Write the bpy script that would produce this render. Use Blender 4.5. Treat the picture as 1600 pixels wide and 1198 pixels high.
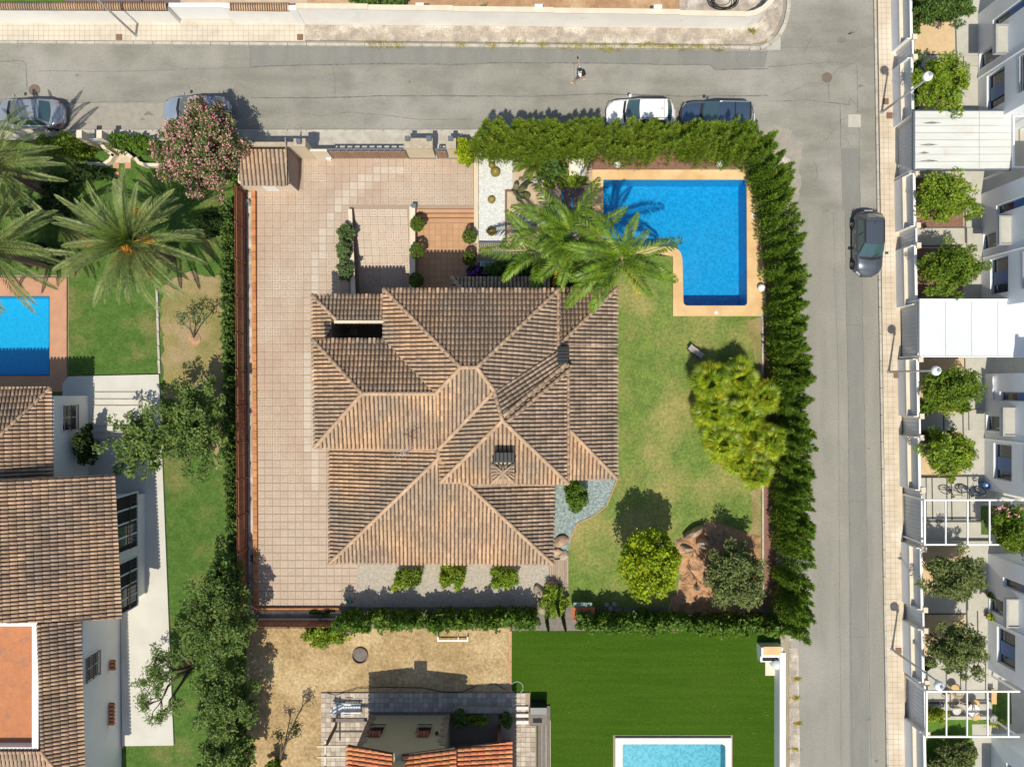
import bpy, bmesh, math, random
import numpy as np
from mathutils import Vector, Matrix

for _o in list(bpy.data.objects):
    bpy.data.objects.remove(_o, do_unlink=True)
SC = bpy.context.scene
COL = SC.collection
R = math.radians
# ------------------------------------------------------------------ camera, sky, sun
CAM_H = 45.0            # metres above the street
FPX = 1109.0            # focal length in photo pixels (photo 1600 wide)
cam_d = bpy.data.cameras.new('camera')
cam = bpy.data.objects.new('camera', cam_d)
COL.objects.link(cam)
cam.location = (0, 0, CAM_H)
cam_d.sensor_width = 36.0
cam_d.lens = FPX / 1600 * 36.0
cam_d.clip_start = 0.5
cam_d.clip_end = 3000
SC.camera = cam

SUN_ELEV = 62.9
SUN_AZ_X, SUN_AZ_Y = -0.145, -0.989      # where the sun stands, seen from the ground
world = bpy.data.worlds.new('World')
SC.world = world
world.use_nodes = True
wn = world.node_tree.nodes
wl = world.node_tree.links
wn.clear()
wo = wn.new('ShaderNodeOutputWorld')
wb = wn.new('ShaderNodeBackground')
ws = wn.new('ShaderNodeTexSky')
ws.sky_type = 'NISHITA'
ws.sun_disc = False
ws.sun_elevation = R(SUN_ELEV)
ws.sun_rotation = math.atan2(SUN_AZ_X, SUN_AZ_Y)
ws.altitude = 50
ws.air_density = 1.0
ws.dust_density = 1.2
wb.inputs['Strength'].default_value = 0.125
wl.new(ws.outputs[0], wb.inputs[0])
wl.new(wb.outputs[0], wo.inputs[0])

sun_d = bpy.data.lights.new('sun', 'SUN')
sun = bpy.data.objects.new('sun', sun_d)
COL.objects.link(sun)
sun_d.energy = 4.55
sun_d.angle = R(0.5)
sun_d.color = (1.0, 0.935, 0.79)
_ce = math.cos(R(SUN_ELEV))
_h = math.hypot(SUN_AZ_X, SUN_AZ_Y)
to_sun = Vector((SUN_AZ_X / _h * _ce, SUN_AZ_Y / _h * _ce, math.sin(R(SUN_ELEV))))
sun.rotation_euler = (-to_sun).to_track_quat('-Z', 'Y').to_euler()
sun.location = to_sun * 100
SC.view_settings.view_transform = 'Standard'
SC.view_settings.look = 'None'
SC.view_settings.exposure = 0.0
SC.view_settings.gamma = 1.0
SC.render.engine = 'CYCLES'
SC.cycles.max_bounces = 6
SC.cycles.transparent_max_bounces = 12

RNG = random.Random(7)
NR = np.random.default_rng(11)

# ------------------------------------------------------------------ survey helper: photo measurement at a known height -> metres
def P(px, py, z=0.0):
    k = (CAM_H - z) / FPX
    return Vector(((px - 800.0) * k, (599.0 - py) * k, z))

def P2(px, py, z=0.0):
    v = P(px, py, z)
    return (v.x, v.y)

# ------------------------------------------------------------------ materials
MATS = {}
def srgb(r, g, b):
    f = lambda c: ((c / 255.0 + 0.055) / 1.055) ** 2.4 if c > 10 else c / 255.0 / 12.92
    return (f(r), f(g), f(b))

def mat(name, c1, c2=None, s=3.0, c3=None, s3=0.4, t3=(0.5, 0.65), rough=0.85, bump=0.0, bs=30.0, isl=0.0, fine=0.0,
        fs=25.0, metal=0.0, spec=0.3, transl=0.0, stretch=None, hue=0.0, lo=0.38, hi=0.62, emit=None, coat=0.0):
    if transl > 0 and name not in ('leaf_dark', 'petal_purple') and 'date' not in name:
        kf = 1.17 if name in ('leaf_hedge', 'leaf_cypress', 'leaf_mid', 'leaf_olive', 'leaf_pepper', 'leaf_feather', 'leaf_citrus', 'leaf_low_hedge') else 1.0
        c1 = tuple(x * 1.55 * kf for x in c1); c2 = tuple(x * 1.40 * kf for x in c2) if c2 else None
    m = bpy.data.materials.new(name)
    m.use_nodes = True
    nt = m.node_tree
    N, L = nt.nodes, nt.links
    N.clear()
    out = N.new('ShaderNodeOutputMaterial')
    bs_ = N.new('ShaderNodeBsdfPrincipled')
    bs_.inputs['Roughness'].default_value = rough
    bs_.inputs['Metallic'].default_value = metal
    bs_.inputs['Specular IOR Level'].default_value = spec
    if coat:
        bs_.inputs['Coat Weight'].default_value = coat
        bs_.inputs['Coat Roughness'].default_value = 0.06
    geo = N.new('ShaderNodeNewGeometry')
    pos = geo.outputs['Position']
    if stretch:
        mp = N.new('ShaderNodeMapping')
        mp.inputs['Scale'].default_value = stretch
        L.new(pos, mp.inputs['Vector'])
        spos = mp.outputs[0]
    else:
        spos = pos
    def noise(scale, vec, det=5, rg=0.55):
        n = N.new('ShaderNodeTexNoise')
        n.inputs['Scale'].default_value = scale
        n.inputs['Detail'].default_value = det
        n.inputs['Roughness'].default_value = rg
        L.new(vec, n.inputs['Vector'])
        return n.outputs['Fac']
    def maprange(v, a, b, c=0.0, d=1.0):
        r = N.new('ShaderNodeMapRange')
        r.inputs['From Min'].default_value = a
        r.inputs['From Max'].default_value = b
        r.inputs['To Min'].default_value = c
        r.inputs['To Max'].default_value = d
        L.new(v, r.inputs['Value'])
        return r.outputs['Result']
    def rgb(c):
        n = N.new('ShaderNodeRGB')
        n.outputs[0].default_value = (c[0], c[1], c[2], 1)
        return n.outputs[0]
    def mix(f, a, b):
        x = N.new('ShaderNodeMix')
        x.data_type = 'RGBA'
        L.new(f, x.inputs['Factor'])
        L.new(a, x.inputs['A'])
        L.new(b, x.inputs['B'])
        return x.outputs['Result']
    col = rgb(c1)
    if c2 is not None:
        col = mix(maprange(noise(s, spos), lo, hi), col, rgb(c2))
    if c3 is not None:
        col = mix(maprange(noise(s3, pos, 4), t3[0], t3[1]), col, rgb(c3))
    if isl > 0 or hue > 0 or fine > 0:
        hsv = N.new('ShaderNodeHueSaturation')
        L.new(col, hsv.inputs['Color'])
        val = None
        if isl > 0 or hue > 0:
            oi = N.new('ShaderNodeObjectInfo')
            ad = N.new('ShaderNodeMath'); ad.operation = 'ADD'
            L.new(geo.outputs['Random Per Island'], ad.inputs[0])
            L.new(oi.outputs['Random'], ad.inputs[1])
            fr = N.new('ShaderNodeMath'); fr.operation = 'FRACT'
            L.new(ad.outputs[0], fr.inputs[0])
            if isl > 0:
                val = maprange(fr.outputs[0], 0, 1, 1 - isl, 1 + isl)
            if hue > 0:
                m7 = N.new('ShaderNodeMath'); m7.operation = 'MULTIPLY'; m7.inputs[1].default_value = 7.31
                L.new(fr.outputs[0], m7.inputs[0])
                f7 = N.new('ShaderNodeMath'); f7.operation = 'FRACT'
                L.new(m7.outputs[0], f7.inputs[0])
                L.new(maprange(f7.outputs[0], 0, 1, 0.5 - hue, 0.5 + hue), hsv.inputs['Hue'])
        if fine > 0:
            fv = maprange(noise(fs, pos, 3, 0.7), 0.3, 0.7, 1 - fine, 1 + fine)
            if val is not None:
                mu = N.new('ShaderNodeMath'); mu.operation = 'MULTIPLY'
                L.new(val, mu.inputs[0]); L.new(fv, mu.inputs[1])
                val = mu.outputs[0]
            else:
                val = fv
        if val is not None:
            L.new(val, hsv.inputs['Value'])
        col = hsv.outputs['Color']
    L.new(col, bs_.inputs['Base Color'])
    if bump > 0:
        b = N.new('ShaderNodeBump')
        b.inputs['Strength'].default_value = min(1.0, bump)
        b.inputs['Distance'].default_value = 0.03
        L.new(noise(bs, spos, 4, 0.65), b.inputs['Height'])
        L.new(b.outputs[0], bs_.inputs['Normal'])
    if emit is not None:
        bs_.inputs['Emission Color'].default_value = (*emit[:3], 1)
        bs_.inputs['Emission Strength'].default_value = emit[3]
    sh = bs_.outputs[0]
    if transl > 0:
        tr = N.new('ShaderNodeBsdfTranslucent')
        L.new(col, tr.inputs['Color'])
        ms = N.new('ShaderNodeMixShader')
        ms.inputs[0].default_value = transl
        L.new(sh, ms.inputs[1]); L.new(tr.outputs[0], ms.inputs[2])
        sh = ms.outputs[0]
    L.new(sh, out.inputs['Surface'])
    MATS[name] = m
    return m

def water_mat(name, tint, bump=0.35, bs=5.0):
    m = bpy.data.materials.new(name)
    m.use_nodes = True
    nt = m.node_tree
    N, L = nt.nodes, nt.links
    N.clear()
    out = N.new('ShaderNodeOutputMaterial')
    t = N.new('ShaderNodeBsdfTransparent')
    t.inputs[0].default_value = (*tint, 1)
    g = N.new('ShaderNodeBsdfGlossy')
    g.inputs['Roughness'].default_value = 0.05
    fr = N.new('ShaderNodeFresnel'); fr.inputs['IOR'].default_value = 1.33
    geo = N.new('ShaderNodeNewGeometry')
    no = N.new('ShaderNodeTexNoise'); no.inputs['Scale'].default_value = bs; no.inputs['Detail'].default_value = 3
    no.inputs['Distortion'].default_value = 0.8
    L.new(geo.outputs['Position'], no.inputs['Vector'])
    b = N.new('ShaderNodeBump'); b.inputs['Strength'].default_value = bump; b.inputs['Distance'].default_value = 0.15
    L.new(no.outputs['Fac'], b.inputs['Height'])
    L.new(b.outputs[0], g.inputs['Normal']); L.new(b.outputs[0], fr.inputs['Normal'])
    ms = N.new('ShaderNodeMixShader')
    L.new(fr.outputs[0], ms.inputs[0]); L.new(t.outputs[0], ms.inputs[1]); L.new(g.outputs[0], ms.inputs[2])
    L.new(ms.outputs[0], out.inputs['Surface'])
    MATS[name] = m
    return m

def caustic_mat(name, c1, c2, c3, s=6.0):
    """pool blue with a lighter net painted in, imitating caustic light from ripples"""
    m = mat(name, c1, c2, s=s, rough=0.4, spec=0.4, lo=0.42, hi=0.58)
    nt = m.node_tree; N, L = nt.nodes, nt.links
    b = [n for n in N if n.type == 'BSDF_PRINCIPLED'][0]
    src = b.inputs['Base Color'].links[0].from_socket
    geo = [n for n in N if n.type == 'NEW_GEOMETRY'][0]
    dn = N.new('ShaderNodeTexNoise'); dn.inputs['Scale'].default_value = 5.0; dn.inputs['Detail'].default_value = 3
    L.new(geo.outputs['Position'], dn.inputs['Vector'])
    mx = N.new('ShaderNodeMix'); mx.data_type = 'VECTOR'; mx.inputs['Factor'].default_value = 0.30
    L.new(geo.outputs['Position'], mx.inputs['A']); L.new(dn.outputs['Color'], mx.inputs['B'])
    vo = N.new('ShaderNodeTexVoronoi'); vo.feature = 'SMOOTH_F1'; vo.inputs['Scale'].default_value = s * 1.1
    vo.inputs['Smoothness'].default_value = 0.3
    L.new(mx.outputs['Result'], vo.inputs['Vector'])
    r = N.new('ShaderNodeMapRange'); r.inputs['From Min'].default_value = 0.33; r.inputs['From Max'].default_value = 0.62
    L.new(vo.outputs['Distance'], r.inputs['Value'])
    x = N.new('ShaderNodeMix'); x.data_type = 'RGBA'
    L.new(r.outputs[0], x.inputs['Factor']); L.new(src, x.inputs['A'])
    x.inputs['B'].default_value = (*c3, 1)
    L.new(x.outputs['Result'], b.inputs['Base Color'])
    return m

# ------------------------------------------------------------------ mesh building
class MB:
    def __init__(s):
        s.v = []; s.f = []; s.m = []; s.cur = 0
    def add(s, vs, fs):
        b = len(s.v)
        s.v.extend([tuple(v) for v in vs])
        for f in fs:
            s.f.append([b + i for i in f]); s.m.append(s.cur)
        return s
    def box(s, x0, y0, z0, x1, y1, z1, bottom=True):
        if x0 > x1: x0, x1 = x1, x0
        if y0 > y1: y0, y1 = y1, y0
        fs = [(4, 5, 6, 7), (0, 1, 5, 4), (1, 2, 6, 5), (2, 3, 7, 6), (3, 0, 4, 7)]
        if bottom: fs.append((3, 2, 1, 0))
        return s.add([(x0, y0, z0), (x1, y0, z0), (x1, y1, z0), (x0, y1, z0), (x0, y0, z1), (x1, y0, z1), (x1, y1, z1), (x0, y1, z1)], fs)
    def pbox(s, a, b, c, d, z0, z1, zr=0.0):
        """box whose plan was measured on the photo at height zr"""
        x0, y0 = P2(a, b, zr); x1, y1 = P2(c, d, zr)
        return s.box(x0, y0, z0, x1, y1, z1)
    def prism(s, pts, z0, z1, bottom=False):
        n = len(pts)
        ar = sum(pts[i][0] * pts[(i + 1) % n][1] - pts[(i + 1) % n][0] * pts[i][1] for i in range(n))
        if ar < 0: pts = pts[::-1]
        vs = [(p[0], p[1], z0) for p in pts] + [(p[0], p[1], z1) for p in pts]
        fs = [tuple(range(n, 2 * n))] + [(i, (i + 1) % n, n + (i + 1) % n, n + i) for i in range(n)]
        if bottom: fs.append(tuple(range(n - 1, -1, -1)))
        return s.add(vs, fs)
    def pprism(s, pts, z0, z1, zr=0.0):
        return s.prism([P2(a, b, zr) for a, b in pts], z0, z1)
    def sheet(s, pts, z):
        n = len(pts)
        ar = sum(pts[i][0] * pts[(i + 1) % n][1] - pts[(i + 1) % n][0] * pts[i][1] for i in range(n))
        if ar < 0: pts = pts[::-1]
        return s.add([(p[0], p[1], z) for p in pts], [tuple(range(n))])
    def psheet(s, pts, z, zr=None):
        return s.sheet([P2(a, b, z if zr is None else zr) for a, b in pts], z)
    def tube(s, pts, r, seg=6, cap=True):
        pts = [Vector(p) for p in pts]
        rs = r if isinstance(r, (list, tuple)) else [r] * len(pts)
        rings = []
        up = Vector((0, 0, 1))
        for i, p in enumerate(pts):
            d = (pts[min(i + 1, len(pts) - 1)] - pts[max(i - 1, 0)])
            if d.length < 1e-9: d = Vector((0, 0, 1))
            d.normalize()
            ref = up if abs(d.z) < 0.95 else Vector((1, 0, 0))
            a = d.cross(ref).normalized(); b = d.cross(a).normalized()
            rings.append([p + (a * math.cos(2 * math.pi * k / seg) + b * math.sin(2 * math.pi * k / seg)) * rs[i] for k in range(seg)])
        vs = [v for ring in rings for v in ring]
        fs = []
        for i in range(len(pts) - 1):
            for k in range(seg):
                k2 = (k + 1) % seg
                fs.append((i * seg + k, (i + 1) * seg + k, (i + 1) * seg + k2, i * seg + k2))
        if cap:
            fs.append(tuple(range(seg)))
            fs.append(tuple((len(pts) - 1) * seg + k for k in range(seg - 1, -1, -1)))
        return s.add(vs, fs)
    def lathe(s, prof, c=(0, 0, 0), seg=16, cap=True):
        vs = []; fs = []
        for (r, z) in prof:
            for k in range(seg):
                a = 2 * math.pi * k / seg
                vs.append((c[0] + r * math.cos(a), c[1] + r * math.sin(a), c[2] + z))
        for i in range(len(prof) - 1):
            for k in range(seg):
                k2 = (k + 1) % seg
                fs.append((i * seg + k, i * seg + k2, (i + 1) * seg + k2, (i + 1) * seg + k))
        if cap:
            fs.append(tuple(range(seg - 1, -1, -1)))
            fs.append(tuple((len(prof) - 1) * seg + k for k in range(seg)))
        return s.add(vs, fs)
    def ball(s, c, r, seg=14, rings=8, sx=1, sy=1, sz=1):
        prof = []
        b = len(s.v)
        vs = []; fs = []
        for i in range(rings + 1):
            t = math.pi * i / rings
            for k in range(seg):
                a = 2 * math.pi * k / seg
                vs.append((c[0] + r * sx * math.sin(t) * math.cos(a), c[1] + r * sy * math.sin(t) * math.sin(a), c[2] - r * sz * math.cos(t)))
        for i in range(rings):
            for k in range(seg):
                k2 = (k + 1) % seg
                fs.append((i * seg + k, i * seg + k2, (i + 1) * seg + k2, (i + 1) * seg + k))
        return s.add(vs, fs)
    def xform(s, M, start=0):
        for i in range(start, len(s.v)):
            s.v[i] = tuple(M @ Vector(s.v[i]))
        return s
    def mesh(s, name, smooth=False):
        me = bpy.data.meshes.new(name)
        me.from_pydata(s.v, [], s.f)
        if any(s.m): me.polygons.foreach_set('material_index', s.m)
        if smooth: me.polygons.foreach_set('use_smooth', [True] * len(me.polygons))
        me.update()
        return me

def bevel_mesh(me, w=0.02, seg=2, angle=30):
    bm = bmesh.new(); bm.from_mesh(me)
    bmesh.ops.remove_doubles(bm, verts=bm.verts, dist=1e-5)
    es = [e for e in bm.edges if len(e.link_faces) == 2 and e.calc_face_angle(0) > R(angle)]
    bmesh.ops.bevel(bm, geom=es, offset=w, segments=seg, affect='EDGES', profile=0.5)
    bm.to_mesh(me); bm.free(); me.update()

def setp(o, label=None, cat=None, group=None, kind=None):
    if label: o['label'] = label
    if cat: o['category'] = cat
    if group: o['group'] = group
    if kind: o['kind'] = kind
    return o

BASE = {}
def add(name, mb, m, parent=None, smooth=False, bevel=0.0, **kw):
    """link one mesh object; its vertices are in world metres unless the parent was built at the origin"""
    me = mb if isinstance(mb, bpy.types.Mesh) else mb.mesh(name, smooth)
    if bevel: bevel_mesh(me, bevel)
    ms = m if isinstance(m, (list, tuple)) else [m]
    for x in ms:
        me.materials.append(MATS[x] if isinstance(x, str) else x)
    o = bpy.data.objects.new(name, me)
    COL.objects.link(o)
    if parent is not None:
        o.parent = parent
        if parent.name in BASE:
            o.location = -BASE[parent.name]
    setp(o, **kw)
    return o

def thing(name, label, cat, loc=(0, 0, 0), group=None, kind=None):
    o = bpy.data.objects.new(name, None)
    o.empty_display_size = 0.2
    COL.objects.link(o)
    o.location = loc
    if Vector(loc).length > 0: BASE[o.name] = Vector(loc)
    setp(o, label, cat, group, kind)
    return o

def child_map():
    d = {}
    for o in bpy.data.objects:
        if o.parent: d.setdefault(o.parent, []).append(o)
    return d

def dup(root, loc, rotz=0.0, scale=1.0, label=None, group=None):
    r = root.copy(); COL.objects.link(r)
    r.location = loc; r.rotation_euler = (0, 0, rotz); r.scale = (scale,) * 3
    if label: r['label'] = label
    if group: r['group'] = group
    for ch in list(root.children):
        c = ch.copy(); COL.objects.link(c); c.parent = r
        for g in ch.children:
            d = g.copy(); COL.objects.link(d); d.parent = c
    return r

def struct(name, mb, m, **kw):
    return add(name, mb, m, kind='structure', **kw)

def fast_mesh(name, verts, loops_per_face, nface, faces=None):
    me = bpy.data.meshes.new(name)
    nv = len(verts)
    me.vertices.add(nv)
    me.vertices.foreach_set('co', np.asarray(verts, dtype=np.float32).ravel())
    me.loops.add(nface * loops_per_face)
    idx = np.arange(nface * loops_per_face, dtype=np.int32) if faces is None else np.asarray(faces, dtype=np.int32).ravel()
    me.loops.foreach_set('vertex_index', idx)
    me.polygons.add(nface)
    me.polygons.foreach_set('loop_start', np.arange(0, nface * loops_per_face, loops_per_face, dtype=np.int32))
    me.update(calc_edges=True)
    me.validate()
    return me

# ------------------------------------------------------------------ foliage
def leaf_quads(C, size, elong=1.6, up=1.0, spread=0.9, dirs=None, dmix=0.0, jitter=0.3, aspect=0.5):
    """diamond leaves at points C (N,3): face normals near up, long axes random or along dirs"""
    n = len(C)
    nor = NR.normal(size=(n, 3)) * spread
    nor[:, 2] += up
    nor /= np.linalg.norm(nor, axis=1, keepdims=True) + 1e-9
    t = NR.normal(size=(n, 3))
    if dirs is not None:
        t = t * (1 - dmix) * 0.6 + dirs * dmix * 2.0
    t -= nor * np.sum(t * nor, axis=1, keepdims=True) * (1.0 if dirs is None else 0.0)
    t /= np.linalg.norm(t, axis=1, keepdims=True) + 1e-9
    b = np.cross(nor, t)
    b /= np.linalg.norm(b, axis=1, keepdims=True) + 1e-9
    s = size * (1 + NR.uniform(-jitter, jitter, size=(n, 1)))
    L = s * elong * 0.5; W = s * aspect
    V = np.empty((n, 4, 3))
    V[:, 0] = C - t * L; V[:, 1] = C + b * W - t * L * 0.1; V[:, 2] = C + t * L; V[:, 3] = C - b * W - t * L * 0.1
    return V.reshape(-1, 3)

def crown_points(c, r, n, clumps=40, clump_r=0.33, lump=0.15, hollow=0.35, seed=0, flatbottom=0.0):
    g = np.random.default_rng(seed)
    d = g.normal(size=(clumps, 3)); d /= np.linalg.norm(d, axis=1, keepdims=True)
    rr = g.uniform(hollow, 0.85, size=(clumps, 1)) * (1 + lump * g.normal(size=(clumps, 1)))
    cc = d * rr
    if flatbottom: cc[:, 2] = np.maximum(cc[:, 2], -flatbottom)
    which = g.integers(0, clumps, n)
    cr = clump_r * g.uniform(0.6, 1.3, size=(clumps, 1))
    e = g.normal(size=(n, 3)); e /= np.linalg.norm(e, axis=1, keepdims=True)
    q = cc[which] + e * cr[which] * g.uniform(0.45, 1.0, size=(n, 1))
    return np.asarray(c) + q * np.asarray(r)

def branch_mb(base, top, r0, c, rad, nb=6, seed=0, mb=None):
    g = random.Random(seed)
    mb = mb or MB()
    base = Vector(base); top = Vector(top)
    mid = base.lerp(top, 0.5) + Vector((g.uniform(-.1, .1), g.uniform(-.1, .1), 0))
    mb.tube([base, mid, top], [r0, r0 * .8, r0 * .65], 7)
    for i in range(nb):
        a = 2 * math.pi * i / nb + g.uniform(-.4, .4)
        e = Vector(c) + Vector((math.cos(a) * rad[0] * .7, math.sin(a) * rad[1] * .7, rad[2] * g.uniform(-.2, .5)))
        st = base.lerp(top, g.uniform(.6, 1.0))
        m = st.lerp(e, .5) + Vector((0, 0, .15 * rad[2]))
        mb.tube([st, m, e], [r0 * .5, r0 * .3, r0 * .1], 5)
    return mb

TREEN = [0]
def tree(name, label, cat, px, py, zc, r, leafm, n=3500, leaf=0.16, clumps=45, clump_r=0.33, group=None, up=1.0, spread=0.9,
         elong=1.6, hollow=0.35, trunk_r=0.1, barkm='bark', flat=0.3, lump=0.15, aspect=0.5, base_off=(0, 0)):
    """a tree or shrub: crown centre measured at height zc, radii r in metres"""
    TREEN[0] += 1
    c = P(px, py, zc)
    b = Vector((c.x + base_off[0], c.y + base_off[1], 0.0))
    t = thing(name, label, cat, b, group)
    n = int(n * 1.7); clumps = int(clumps * 1.7)
    pts = crown_points(c, tuple(q * 1.07 for q in r), n, clumps, clump_r * .84, lump, hollow, seed=TREEN[0] * 17 + 3, flatbottom=flat)
    pts[:, 2] = np.maximum(pts[:, 2], 0.05)
    global LASTPTS; LASTPTS = pts
    V = leaf_quads(pts, leaf * .9, elong, up, spread, aspect=aspect)
    add('crown', fast_mesh('crown', V, 4, len(pts)), leafm, t)
    top = Vector((c.x, c.y, max(0.2, c.z - r[2] * .3)))
    add('trunk', branch_mb(b, top, trunk_r, c, r, seed=TREEN[0]), barkm, t, smooth=True)
    return t
# ------------------------------------------------------------------ materials used in the place
mat('asphalt', (.258, .249, .210), (.205, .199, .169), s=1.0, c3=(.31, .298, .262), s3=.22, t3=(.46, .66), fine=.13, fs=9, bump=.25, bs=70, stretch=(.35, 1.0, 1.0))
mat('asphalt_side', (.268, .257, .220), (.235, .227, .196), s=1.2, c3=(.30, .286, .25), s3=.2, t3=(.5, .7), fine=.12, fs=9, bump=.25, bs=70, stretch=(1.0, .12, 1.0))
mat('asphalt_grey', (.222, .220, .196), (.198, .197, .178), s=1.5, fine=.10, fs=9, bump=.2, bs=70, stretch=(1, .2, 1))
mat('asphalt_pale', (.33, .30, .25), (.28, .26, .225), s=2.5, fine=.16, fs=18, bump=.4, bs=60)
mat('tar', (.13, .128, .12), (.19, .18, .165), s=5, fine=.1)
mat('kerb', (.47, .44, .38), (.38, .35, .30), s=2.5, fine=.12, fs=10, isl=.05)
mat('pavement', (.60, .51, .39), (.52, .43, .32), s=1.3, c3=(.66, .58, .47), s3=.3, isl=.05, fine=.05)
mat('pavement_n', (.56, .50, .41), (.48, .43, .35), s=1.3, c3=(.60, .53, .43), s3=.3, isl=.05, fine=.05)
mat('joint', (.30, .25, .19))
mat('rough_dirt', (.44, .38, .31), (.30, .26, .22), s=1.6, c3=(.55, .50, .43), s3=1.0, fine=.25, fs=12, bump=.6, bs=12)
mat('soil', (.42, .25, .13), (.33, .20, .11), s=1.8, c3=(.50, .34, .20), s3=.6, fine=.22, fs=14, bump=.6, bs=15)
mat('sand', (.54, .42, .29), (.46, .36, .26), s=1.5, fine=.1, fs=12, bump=.3, bs=25)
mat('brown_paving', (.19, .14, .125), (.16, .12, .11), s=1.2, fine=.06)
mat('base_ground', (.33, .28, .20), (.26, .22, .15), s=.6, fine=.15, bump=.3)
mat('lawn', (.165, .225, .052), (.115, .180, .040), s=1.1, c3=(.28, .26, .09), s3=.28, t3=(.46, .64), fine=.30, fs=6, bump=.8, bs=22, rough=1, spec=.1)
mat('green_lawn', (.085, .155, .032), (.062, .122, .024), s=1.6, c3=(.17, .175, .06), s3=.45, t3=(.5, .68), fine=.28, fs=6, bump=.8, bs=16, rough=1, spec=.1)
mat('bright_lawn', (.10, .19, .03), (.075, .155, .022), s=1.4, fine=.2, fs=12, bump=.6, bs=25, rough=1, spec=.1)
mat('dry_lawn', (.27, .225, .09), (.20, .19, .07), s=.9, c3=(.33, .25, .14), s3=.5, t3=(.45, .6), fine=.22, fs=10, bump=.6, bs=25, rough=1, spec=.1)
mat('straw_lawn', (.42, .30, .155), (.33, .235, .12), s=1.3, c3=(.48, .36, .20), s3=.35, fine=.32, fs=5, bump=.9, bs=14, rough=1, spec=.1)
mat('artificial_turf', (.042, .095, .005), (.034, .080, .004), s=3.0, c3=(.048, .095, .007), s3=.2, t3=(.45, .75), fine=.20, fs=8, bump=.5, bs=20, rough=.95, spec=.12, stretch=(.05, 1.0, 1))
mat('paver', (.455, .335, .255), (.415, .308, .235), s=.9, c3=(.50, .42, .335), s3=.22, t3=(.42, .6), isl=.06, fine=.09, fs=8)
mat('paver_groove', (.425, .325, .24), (.40, .305, .225), s=2, isl=.05)
mat('paver_worn', (.525, .445, .365), (.495, .42, .345), s=1.0, isl=.06, fine=.05)
mat('paver_mid', (.475, .378, .295), (.44, .35, .275), s=1.0, isl=.06, fine=.06)
mat('grout', (.34, .26, .20))
mat('terracotta', (.50, .29, .155), (.45, .265, .15), s=1.2, isl=.06, fine=.06)
mat('terracotta_terrace', (.47, .19, .085), (.42, .17, .08), s=2, c3=(.33, .17, .11), s3=1.6, t3=(.55, .66), fine=.1, fs=9)
mat('terracotta_deck', (.50, .27, .16), (.44, .24, .15), s=2, fine=.08)
mat('edge_brick', (.55, .25, .10), (.44, .19, .08), s=3, isl=.15, hue=.01)
mat('pool_stone', (.66, .44, .22), (.58, .375, .18), s=.9, c3=(.70, .50, .28), s3=.4, isl=.03, fine=.06, fs=14)
mat('white_stone', (.70, .68, .64), (.64, .62, .58), s=2, isl=.03)
caustic_mat('pool_caustic', (.000, .27, .53), (.000, .235, .50), (.01, .34, .62), s=7.0)  # caustic light of the rippled water is painted into these pool blues
caustic_mat('pool_caustic_pale', (.06, .30, .40), (.05, .26, .36), (.14, .42, .50), s=8)
caustic_mat('pool_caustic_soft', (.01, .36, .62), (.01, .33, .58), (.01, .385, .645), s=6)
mat('pool_wall_tile', (.0, .07, .27), (.0, .09, .32), s=5, rough=.4)
water_mat('water', (.66, .93, 1.0), .45, 6.0)
water_mat('water_soft', (.75, .95, 1.0), .08, 3.0)
mat('white_wall', (.80, .79, .76), (.76, .75, .72), s=.8, fine=.02)
mat('white_wall_old', (.82, .80, .75), (.77, .74, .69), s=.7, c3=(.70, .68, .64), s3=1.2, t3=(.6, .75), fine=.03)
mat('house_wall', (.76, .79, .81), (.72, .755, .78), s=.8, fine=.02)
mat('white_paint', (.80, .80, .79), rough=.5)
mat('white_terrace', (.56, .545, .49), (.52, .505, .45), s=.8, c3=(.54, .49, .41), s3=.5, t3=(.62, .8), fine=.03)
mat('cream_wall', (.62, .53, .39), (.58, .49, .35), s=1, fine=.04)
mat('cream_wall_pale', (.68, .60, .47), (.63, .54, .42), s=1.5, fine=.05)
mat('ochre_wall', (.48, .44, .29), (.45, .41, .27), s=1, fine=.04)
mat('quoin', (.34, .27, .21), (.27, .22, .17), s=5, isl=.12, fine=.1)
mat('brown_wall', (.30, .24, .21), (.27, .22, .19), s=2, fine=.03)
mat('garden_wall_brown', (.20, .13, .09), (.17, .11, .08), s=3)
mat('cap_stone', (.45, .38, .28), (.36, .31, .23), s=4, fine=.14)
mat('grey_metal', (.16, .19, .22), rough=.4, metal=.3)
mat('dark_metal', (.04, .045, .05), rough=.4, metal=.4)
mat('pole_metal', (.50, .52, .54), rough=.35, metal=.5)
mat('rusty_iron', (.22, .13, .09), (.16, .095, .07), s=18, rough=.7)
mat('manhole_iron', (.20, .155, .12), (.14, .11, .09), s=14)
mat('gate_wood', (.36, .22, .15), (.31, .19, .13), s=6, isl=.1)
mat('fence_wood', (.27, .115, .065), (.22, .09, .05), s=5, isl=.18, rough=.8, stretch=(4, 4, 1))
mat('deck_wood', (.38, .29, .21), (.31, .24, .18), s=4, isl=.14, stretch=(3, 1, 1))
mat('brown_beam', (.25, .12, .08), (.21, .10, .07), s=4)
mat('bark', (.17, .12, .085), (.12, .085, .06), s=9, bump=.6, bs=20)
mat('pale_bark', (.30, .25, .20), (.22, .18, .14), s=9, bump=.5, bs=20)
mat('roof_deck', (.12, .08, .056), (.10, .066, .047), s=3)
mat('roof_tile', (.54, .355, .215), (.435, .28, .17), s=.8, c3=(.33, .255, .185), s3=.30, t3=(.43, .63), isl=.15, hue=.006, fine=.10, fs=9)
mat('roof_tile_dark', (.385, .28, .20), (.30, .23, .165), s=.9, c3=(.48, .345, .24), s3=.4, t3=(.5, .65), isl=.22, hue=.008, fine=.12, fs=9)
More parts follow.
